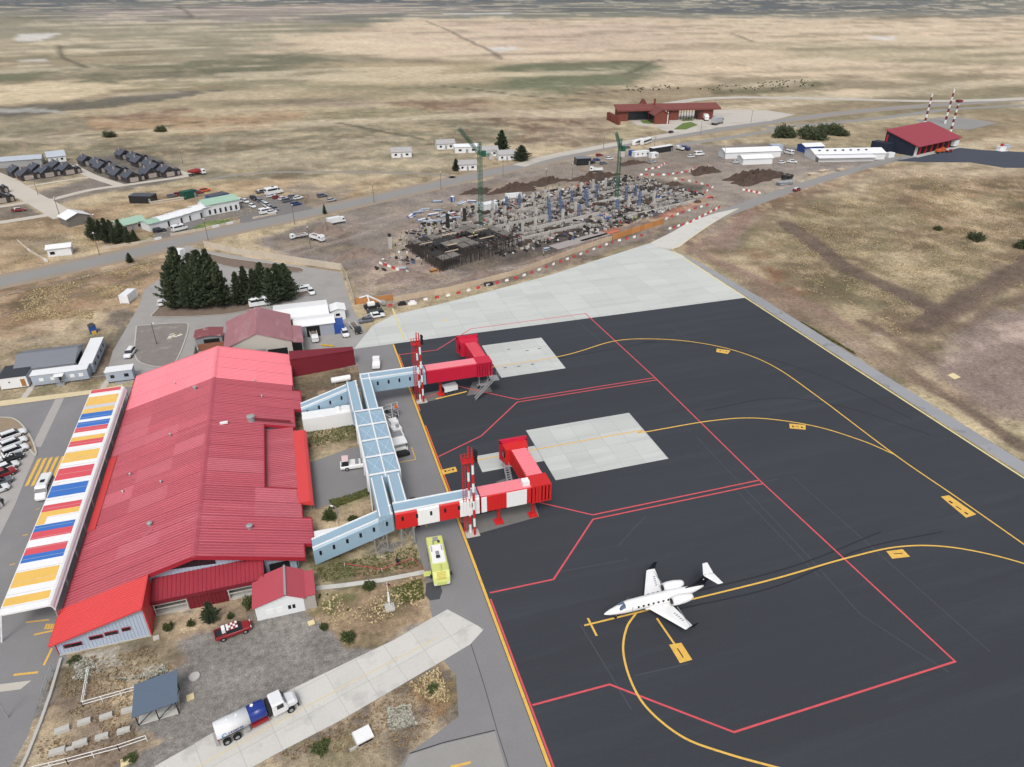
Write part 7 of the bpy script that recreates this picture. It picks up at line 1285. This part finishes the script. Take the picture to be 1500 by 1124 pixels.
def stack_mast(label, px, h, rungs=False):
    x, y = G(*px); t = thing('striped_mast', label, 'mast', (x, y, 0)); n = 9
    for i in range(n): MB().tube((0, 0, h*i/n), (0, 0, h*(i+1)/n), .72-.03*i, n=10).build('band', (m_hw if i % 2 == 0 else mat('band_maroon', S(120, 44, 50), .6)), t, False)
    if rungs: MB().bx(-1.6, 1.6, -1.2, 1.2, h-.1, h+1.2).build('top_platform', mat('band_maroon', (0, 0, 0)), t, False)
stack_mast('leftmost red and white mast behind the fire station', (1354, 182), 18.5); stack_mast('tallest red and white mast behind the fire station', (1384, 181), 21); stack_mast('red and white mast with wide top at station roof edge', (1392, 194), 17.5, True)
# border post
B0, B1 = Vector((214.5, 457.5, 0)), Vector((283.0, 446.0, 0)); ba = math.atan2((B1-B0).y, (B1-B0).x); BP = thing('border_post', 'long rust-red border post with open drive-through bays', 'building', B0, ba); m_rust = mat('rust_cladding', S(122, 66, 54), .7, .1, .5); m_rroof = mat('rust_roof', S(128, 72, 66), .65, .08, .3); bl_n = (B1-B0).length
MB().loft([[(x, y, z) for y, z in ((-5, 7.4), (5, 9.6), (5, 9.1), (-5, 6.4))] for x in (-1, bl_n+1)]).build('roof', m_rroof, BP, False)
for x0, x1 in ((0, 7), (24, 30), (36, 42), (56, 66)): MB().bx(x0, x1, -3.5, 4, 0, 7.2).build('block', m_rust, BP, False)
MB().bx(7, 24, 2.5, 3.5, 0, 7).build('back_wall', mat('dark_glass_wall', S(70, 78, 86), .3, .1), BP, False); MB().loft([[(x, y, z) for x, z in ((21, 0), (31, 0), (31, 5.4), (26, 8.6), (21, 5.4))] for y in (-17, -3)]).build('front_wing', m_rust, BP, False); MB().loft([[(x, y, z) for x, z in ((20.4, 5.0), (26, 8.7), (31.6, 5.0), (31.6, 5.5), (26, 9.3), (20.4, 5.5))] for y in (-17.6, 5)]).build('wing_roof', m_rroof, BP, False); MB().bx(29.5, 30.0, -17.3, -16.9, 0, 7.5).build('white_fin', m_hw, BP, False)
MB().bx(21.0, 20.9, -15, -5, .5, 4.8).build('glazing', m_glass, BP, False); MB().loft([[(x, y, z) for x, z in ((17, 6), (24, 6), (20.5, 12))] for y in (5, 12)]).build('rear_gable', m_rust, BP, False); MB().tube((26.3, 2, 8), (26.3, 2, 13), .7, n=8).build('chimney', m_rust, BP, False)
for i in range(8): MB().bx(43+i*1.9, 43.3+i*1.9, -4.6, -4.3, 0, 6.5).build('column', m_chas, BP, False)
pf = thing('pier_fence', 'row of rust-red piers left of the border post', 'fence', (*G(898, 180), 0)); [MB().rbx(*[a+b*i for a, b in zip((G(891, 176)), ((G(906, 183)[0]-G(891, 176)[0])/5, (G(906, 183)[1]-G(891, 176)[1])/5))], 0, 5, 2.2, 1.0, .3).build('pier', m_rust, pf) for i in range(6)]
car(BOXT, (1033, 176), hw_a((1026, 170), (1042, 182)), 'white lorry in the border post yard, left one', m_cw, sc=1.2); car(BOXT, (1051, 182), hw_a((1040, 185), (1064, 178)), 'pale lorry at the mouth of the border yard', m_cs, sc=1.4)
# poles along the roads
m_pole = mat('pole_wood', S(120, 112, 104), .9, .1); PL = thing('utility_pole', None, 'utility pole'); MB().tube((0, 0, 0), (0, 0, 8), .13, .09, 6).build('pole', m_pole, PL, False); MB().bx(-1.0, 1.0, -.06, .06, 7.4, 7.55).build('crossarm', m_pole, PL, False); MB().bx(-.2, .2, -.2, .2, 7.6, 7.9).build('insulator', m_white, PL, False)
for i, (px, w_) in enumerate((((146, 374), 'below the roadside hut'), ((145, 345), 'in front of the conifers'), ((88, 318), 'beside the white barn'), ((56, 286), 'on the estate plot'), ((305, 352), 'at the lawn wall'), ((432, 330), 'opposite the car park'), ((548, 297), 'left of the side road'), ((646, 278), 'near the nearest hamlet house'), ((737, 258), 'beside the hamlet tree'), ((800, 273), 'behind the footings'), ((838, 265), 'in the dark soil bank'), ((884, 218), 'left of the right crane'), ((958, 222), 'by the covered stand'), ((1026, 197), 'at the border junction'), ((1060, 238), 'by the long white shed'), ((455, 365), 'among the dump trucks'), ((268, 240), 'at the mixer truck'), ((1100, 180), 'below the border lorries'))): put(PL, (*G(*px), 0), random.uniform(0, 3), 'utility pole standing %s' % w_, 'utility poles')
for nm, pxs, h, lab in (('verge_wall', [(148, 366), (205, 357), (237, 350)], .9, 'low pale wall below the conifers'), ('verge_wall', [(250, 346), (300, 337), (352, 325)], .9, 'low white wall along the lawn'), ('verge_wall', [(370, 321), (405, 314)], .7, 'low white wall along the car park'), ('verge_wall', [(26, 354), (45, 370), (70, 384)], .8, 'pale slatted fence left of the roadside hut')): panel_fence(nm, lab, pxs, 3.0, h, (m_pwall, m_hw), .25, 'wall')
# ================================================================== VEGETATION
m_bark = mat('bark', S(92, 78, 66), .95, .2, 2.0)
def leaf_mat(name, a, b, sc=1.2):
    m = bpy.data.materials.new(name); m.use_nodes = True; n = m.node_tree.nodes; l = m.node_tree.links; bs = n['Principled BSDF']; bs.inputs['Roughness'].default_value = .8; bs.inputs['Specular IOR Level'].default_value = .15
    g = n.new('ShaderNodeNewGeometry'); t = n.new('ShaderNodeTexNoise'); t.inputs['Scale'].default_value = sc; t.inputs['Detail'].default_value = 4; l.new(g.outputs['Position'], t.inputs['Vector'])
    ad = n.new('ShaderNodeMath'); ad.operation = 'MULTIPLY_ADD'; ad.inputs[1].default_value = .45; l.new(g.outputs['Random Per Island'], ad.inputs[0]); l.new(t.outputs['Fac'], ad.inputs[2])
    r = n.new('ShaderNodeValToRGB'); r.color_ramp.elements[0].position = .4; r.color_ramp.elements[0].color = (*a, 1); r.color_ramp.elements[1].position = 1.0; r.color_ramp.elements[1].color = (*b, 1); l.new(ad.outputs[0], r.inputs['Fac']); l.new(r.outputs['Color'], bs.inputs['Base Color']); return m
m_cyp = leaf_mat('cypress_foliage', (.020, .032, .020), (.085, .105, .055)); m_shr = leaf_mat('shrub_foliage', (.030, .046, .018), (.11, .13, .05), 2.5); m_bush = leaf_mat('dark_bush_foliage', (.030, .042, .022), (.10, .115, .055), 1.0)
def quads_mesh(name, C, D, W, m):
    """leaf faces: centre C, half-length vector D, half-width vector W"""
    n = len(C); V = np.stack([C-D*.9, C-D*.1+W, C+D, C-D*.1-W], 1).reshape(-1, 3); me = bpy.data.meshes.new(name); me.vertices.add(n*4); me.vertices.foreach_set('co', V.astype(np.float32).ravel())
    me.loops.add(n*4); me.loops.foreach_set('vertex_index', np.arange(n*4, dtype=np.int32)); me.polygons.add(n); me.polygons.foreach_set('loop_start', np.arange(0, n*4, 4, dtype=np.int32)); me.update(); me.validate(); me.materials.append(m); return me
def unit(v): return v/(np.linalg.norm(v, axis=1, keepdims=True)+1e-9)
def cypress_mesh(seed, h=12.0, r0=4.3, nb=420, per=40):
    g = np.random.default_rng(seed); C = []; D = []
    for b in range(nb):
        t = g.uniform(.03, .97)**1.05; a = g.uniform(0, 2*math.pi); env = r0*1.08*(1-t)**.72*(.72+.28*math.sin(a*2+seed*2)+.16*math.sin(a*5+t*9+seed)) if t > .1 else r0*(.5+3.5*t)
        L = max(.35, env*g.uniform(.6, 1.18)); up = .35+.8*t; d = np.array([math.cos(a), math.sin(a), up]); d /= np.linalg.norm(d); s = g.uniform(.12, 1.0, per)**.7
        p = np.array([0, 0, t*h*.93])+d*(s*L)[:, None]+g.normal(0, .16, (per, 3))*(1-.5*s)[:, None]; C.append(p); D.append(unit(d+g.normal(0, .45, (per, 3)))*g.uniform(.2, .44, (per, 1)))
    C = np.concatenate(C); D = np.concatenate(D); W = unit(np.cross(D, g.normal(0, 1, D.shape)))*g.uniform(.09, .19, (len(D), 1)); return quads_mesh('cypress_crown', C, D, W, m_cyp)
def shrub_mesh(seed, m, nb=90, per=26, flat=1.0, leaf=.12):
    g = np.random.default_rng(seed); C = []; D = []
    for b in range(nb):
        d = g.normal(0, 1, 3); d[2] = abs(d[2])*.9*flat+.05; d /= np.linalg.norm(d); L = g.uniform(.55, 1.08)*(1+.18*math.sin(3*math.atan2(d[1], d[0])+seed)); s = g.uniform(.25, 1, per)**.6
        C.append(np.array([0, 0, .12])+d*np.array([1, 1, flat])*(s*L)[:, None]+g.normal(0, .075, (per, 3))); D.append(unit(d+g.normal(0, .6, (per, 3)))*g.uniform(.6, 1.1, (per, 1))*leaf)
    C = np.concatenate(C); C[:, 2] = np.maximum(C[:, 2], .01); D = np.concatenate(D); W = unit(np.cross(D, g.normal(0, 1, D.shape)))*g.uniform(.35, .6, (len(D), 1))*leaf; return quads_mesh('shrub_crown', C, D, W, m)
CY = [cypress_mesh(s) for s in (1, 2, 3)]; SH = [shrub_mesh(s, m_shr) for s in (5, 6)]; BU = [shrub_mesh(s, m_bush, 150, 30, .8, .085) for s in (8, 9)]
def trunk(mb, h, r): mb.tube((0, 0, -.1), (.04*h*.1, 0, h*.5), r, r*.6, 7); mb.tube((.004*h, 0, h*.5), (0, .02, h*.92), r*.6, r*.12, 6); [mb.tube((0, 0, h*(.15+.12*i)), (math.cos(i*2.4)*h*.09, math.sin(i*2.4)*h*.09, h*(.25+.12*i)), r*.3, r*.08, 5) for i in range(5)]; return mb
TRK = trunk(MB(), 12.0, .32).build('trunk', m_bark); STM = MB().tube((0, 0, -.05), (0, 0, .4), .06, .03, 5).tube((0, 0, .1), (.2, .1, .5), .03, .01, 4).tube((0, 0, .1), (-.18, .14, .5), .03, .01, 4).build('stem', m_bark)
trk_me, stm_me = TRK.data, STM.data; bpy.data.objects.remove(TRK); bpy.data.objects.remove(STM)
def plant(name, label, cat, px, mesh, tm, tn, sc, sz=None, grp=None, z=0, crown='crown'):
    t = thing(name, label, cat, (*G(*px), z), random.uniform(0, 6.28), grp); t.scale = (sc, sc, sz or sc)
    for nm, me in ((crown, mesh), (tn, tm)): o = bpy.data.objects.new(nm, me); COL.objects.link(o); o.parent = t
    return t
tall = [(259, 452, 11.5, 'leftmost'), (272, 447, 15.8, 'tallest left'), (283, 453, 12.4, 'third from left'), (292, 446, 13.8, 'fourth from left'), (304, 450, 14.6, 'broad fifth'), (316, 446, 14.6, 'sixth from left'), (328, 450, 12.6, 'last of the left clump'), (352, 447, 10.0, 'first of the right clump'), (364, 443, 10.8, 'second of the right clump'), (377, 446, 10.2, 'third of the right clump'), (389, 442, 11.2, 'fourth of the right clump'), (401, 445, 11.0, 'fifth of the right clump'), (412, 441, 11.4, 'sixth of the right clump'), (423, 440, 10.2, 'rightmost')]
for i, (x, y, h, w_) in enumerate(tall): plant('cypress_tree', 'tall dark cypress behind the terminal, %s' % w_, 'tree', (x, y), CY[i % 3], trk_me, 'trunk', h/12*random.uniform(.92, 1.2), h/12*(1.2 if i < 7 else 1.08)*random.uniform(.92, 1.08), 'tall cypresses behind the terminal', .1)
mid = [(140, 352, 9, 'leftmost'), (150, 350, 7.5, 'second'), (160, 356, 9.5, 'tallest with pointed top'), (170, 357, 7, 'fourth'), (180, 354, 8.6, 'fifth, beside the green roof'), (190, 358, 6, 'sixth'), (199, 356, 5.2, 'rightmost'), (165, 348, 7, 'rearmost')]
for i, (x, y, h, w_) in enumerate(mid): plant('conifer_tree', 'dark conifer by the highway hut, %s of the clump' % w_, 'tree', (x, y), CY[(i+1) % 3], trk_me, 'trunk', h/12*1.05, h/12, 'conifers beside the highway')
for x, y, h, k, lab in ((735, 224, 12.5, 1.5, 'big dark tree among the hamlet houses'), (764, 236, 8.5, 1.9, 'leaning round tree at the right end of the hamlet'), (668, 250, 6.0, 1.6, 'small dark tree by the nearest hamlet house'), (191, 385, 3.6, 1.4, 'small lone conifer on the highway verge'), (476, 314, 4.2, .9, 'thin dark cypress beside the highway')): plant('dark_tree', lab, 'tree', (x, y), CY[int(x) % 3], trk_me, 'trunk', h/12*k, h/12)
for i, (x, y, r, lab) in enumerate(((1148, 201, 8.0, 'round dark bush left of the station bush clump'), (1192, 204, 8.2, 'front large bush of the clump behind blue-ended building'), (1182, 198, 6.5, 'left rear bush of the clump behind blue-ended building'), (1210, 196, 7.2, 'back bush of the clump behind blue-ended building'), (1224, 198, 6.6, 'right rear bush of the clump'), (1234, 199, 4.2, 'small bush at the right end of the clump'), (237, 193, 4.0, 'lone dark bush on far pasture, right one'), (161, 201, 4.2, 'lone dark bush on far pasture, left one'), (1430, 352, 3.4, 'dark round bush in the right-hand field'), (1502, 364, 4.0, 'dark bush cut by the right edge of field'), (1373, 337, 1.8, 'small dark bush in the right-hand field'))): plant('round_bush', lab, 'bush', (x, y), BU[i % 2], stm_me, 'stem', r*.9, r*.95)
for i, (x, y, r, zz, lab) in enumerate(((311, 912, 1.5, 3.4, 'tall young pine in front of the verandah'), (247, 922, .75, 1.2, 'small shrub near the red wing wall'), (280, 916, .6, .95, 'small shrub left of the young pine'), (338, 905, .55, .9, 'small shrub right of the young pine'), (367, 888, 1.15, 1.6, 'green shrub against the cottage corner'), (475, 922, .6, 1.3, 'small upright shrub right of the cream cover slab'), (511, 937, 1.1, 1.3, 'rounded shrub in the bed above the taxi road'), (541, 862, 1.05, 1.4, 'rounded dark shrub beside the footpath'), (483, 760, 1.3, 1.9, 'leafy shrub near the lamp post bed'), (517, 763, .9, 1.1, 'round shrub below the walkway ducts'), (575, 1098, .0001, .0001, ''), (192, 1112, .9, .4, 'low green mat of weeds by the railing'), (470, 1097, 1.2, .7, 'low olive shrub below the taxi road'), (633, 1010, .9, .5, 'low dry shrub in the bed by the service road'), (110, 968, .9, .5, 'low green weeds against the wing wall'))):
    if lab:
        o = plant('garden_shrub', lab, 'shrub', (x, y), (CY[0] if i == 0 else SH[i % 2]), trk_me if i == 0 else stm_me, 'trunk' if i == 0 else 'stem', r if i else .36, zz if i else .36)
# grass tussocks, stones and scrub: uncountable
EXS = [(9.3, 164.2), (18.8, 164.2), (18.8, -40), (1, -40), (0.5, 50), G(598, 1105), G(672, 1050), G(668, 990), G(648, 966), G(632, 900), G(622, 838), (11.2, 92), (10.2, 100)]; EXA = [G(*p) for p in acc]; EXH = [G(*p) for p in hw[:8]]; EXT = [([G(*p) for p in q], w) for q, w in (([(1152, 328), (1230, 385), (1310, 425), (1372, 455)], 3.0), ([(1352, 480), (1420, 430), (1560, 360)], 3.0))]
def scatter(polys, n, smin, smax, seed):
    g = np.random.default_rng(seed); out = []
    for pl, w_ in polys:
        q = np.array([G(*p) for p in pl]); lo = q.min(0); hi = q.max(0); k = int(n*w_); X = g.uniform(lo[0], hi[0], k*6); Y = g.uniform(lo[1], hi[1], k*6); d = seg_dist(X, Y, [tuple(p) for p in q]); nz = fbm(X/9, Y/9, seed, 4); ok = (d < -.1-fbm(X/2.3, Y/2.3, seed+5, 4)*.11*math.sqrt((hi[0]-lo[0])*(hi[1]-lo[1]))) & (nz > .44)
        for ex in (cr_poly, shoulder_pts, EXS): ok &= seg_dist(X, Y, ex) > .3
        ok &= seg_dist(X, Y, EXA, False) > 4.2; ok &= seg_dist(X, Y, EXH, False) > 5.5
        for q2, w2 in EXT: ok &= seg_dist(X, Y, q2, False) > w2
        X, Y = X[ok][:k], Y[ok][:k]; out.append(np.stack([X, Y], 1))
    P_ = np.concatenate(out); return P_, g.uniform(smin, smax, len(P_)), g
def tufts(name, label, cat, polys, n, smin, smax, m, seed, blades=5, wide=.28):
    Q, s, g = scatter(polys, n, smin, smax, seed); N = len(Q); C = np.repeat(np.concatenate([Q, np.zeros((N, 1))], 1), blades, 0); sc = np.repeat(s, blades)[:, None]; a = g.uniform(0, 2*math.pi, N*blades); tl = g.uniform(.35, .95, N*blades)
    d = np.stack([np.cos(a)*tl, np.sin(a)*tl, np.ones_like(a)*.8], 1); D = unit(d)*sc*.5; W = unit(np.cross(D, np.array([0, 0, 1.0])))*sc*wide; o = bpy.data.objects.new(name, quads_mesh(name, C+D*.85, D, W, m)); COL.objects.link(o); tag(o, label, cat, None, 'stuff')
m_tuf = leaf_mat('dry_tussock', S(172, 154, 116), S(226, 208, 166), .3); m_tuf2 = leaf_mat('brown_scrub', S(122, 104, 82), S(184, 158, 122), .4); m_grn = leaf_mat('green_weeds', S(70, 82, 40), S(128, 128, 78), 1.0); m_sto = leaf_mat('pale_weeds', S(150, 148, 134), S(214, 212, 198), 1.0)
FR = [(1095, 335), (1160, 290), (1330, 245), (1500, 262), (1560, 300), (1560, 430), (1400, 480), (1330, 530), (1110, 400)]
tufts('dry_grass', 'dry straw-coloured tussock grass over the fields', 'grass', [(FR, .55), ([(0, 430), (180, 390), (250, 372), (200, 440), (150, 470), (0, 480)], .2), ([(462, 875), (618, 838), (632, 890), (540, 940), (470, 915)], .02), ([(585, 1005), (645, 972), (668, 1030), (600, 1045)], .015), ([(0, 340), (140, 325), (330, 290), (540, 265), (380, 322), (0, 402)], .12)], 24000, .16, .42, m_tuf, 3)
tufts('brown_scrub', 'low brown and dark scrub across the fields', 'scrub', [(FR, .5), ([(1250, 245), (1560, 258), (1560, 420), (1400, 340)], .25), ([(90, 965), (215, 942), (270, 975), (190, 1050), (230, 1090), (130, 1124), (30, 1124)], .12), ([(480, 1040), (645, 970), (672, 1050), (590, 1110), (350, 1124)], .1)], 9000, .12, .34, m_tuf2, 4)
tufts('green_weeds', 'short green weeds in the beds beside the terminal', 'weeds', [([(462, 862), (530, 880), (510, 900), (462, 890)], .2), ([(575, 860), (620, 845), (626, 880), (585, 888)], .2), ([(478, 732), (545, 712), (545, 728), (480, 752)], .2), ([(458, 830), (615, 792), (622, 835), (468, 860)], .16), ([(446, 610), (524, 600), (535, 640), (446, 662)], .25), ([(1164, 464), (1252, 515), (1262, 524), (1248, 519), (1172, 474)], .3)], 5200, .12, .34, m_grn, 5)
tufts('pale_weeds', 'pale silvery weeds and stones on the rough yard', 'weeds', [([(92, 966), (215, 944), (250, 985), (190, 1003), (100, 1003)], .5), ([(200, 975), (232, 960), (250, 985), (215, 1000)], .2), ([(560, 1035), (605, 1030), (615, 1066), (570, 1074)], .3)], 2600, .15, .4, m_sto, 6, 4, .5)
tufts('far_scrub', 'dark scrub dots on the far plain', 'scrub', [([(1010, 132), (1060, 122), (1180, 116), (1220, 126), (1080, 137)], .6), ([(900, 128), (980, 124), (1010, 132), (920, 138)], .2)], 160, .8, 1.7, m_bush, 9, 5, .45)
# thin haze over the plain
hz_ = MB().bx(-9000, 11000, -3000, 9500, -2, 420); m = bpy.data.materials.new('haze_air'); m.use_nodes = True; n = m.node_tree.nodes; n.remove(n['Principled BSDF']); pv = n.new('ShaderNodeVolumePrincipled'); pv.inputs['Color'].default_value = (.80, .86, .95, 1); pv.inputs['Density'].default_value = HAZE_D; pv.inputs['Anisotropy'].default_value = .2; m.node_tree.links.new(pv.outputs[0], n['Material Output'].inputs['Volume'])
if HAZE_D > 0: ho = hz_.build('haze', m); ho['kind'] = 'stuff'; ho['label'] = 'thin pale haze over the whole plain'; ho['category'] = 'haze'
for o in (HATCH, SUV, PICK, VAN, DUMP, FLAT, BOXT, MIX, BUS, WORK, PED, PL):
    if not o.get('_used'):
        for c in list(o.children_recursive)+[o]: bpy.data.objects.remove(c)
for o in list(COL.objects):
    if '_used' in o: del o['_used']
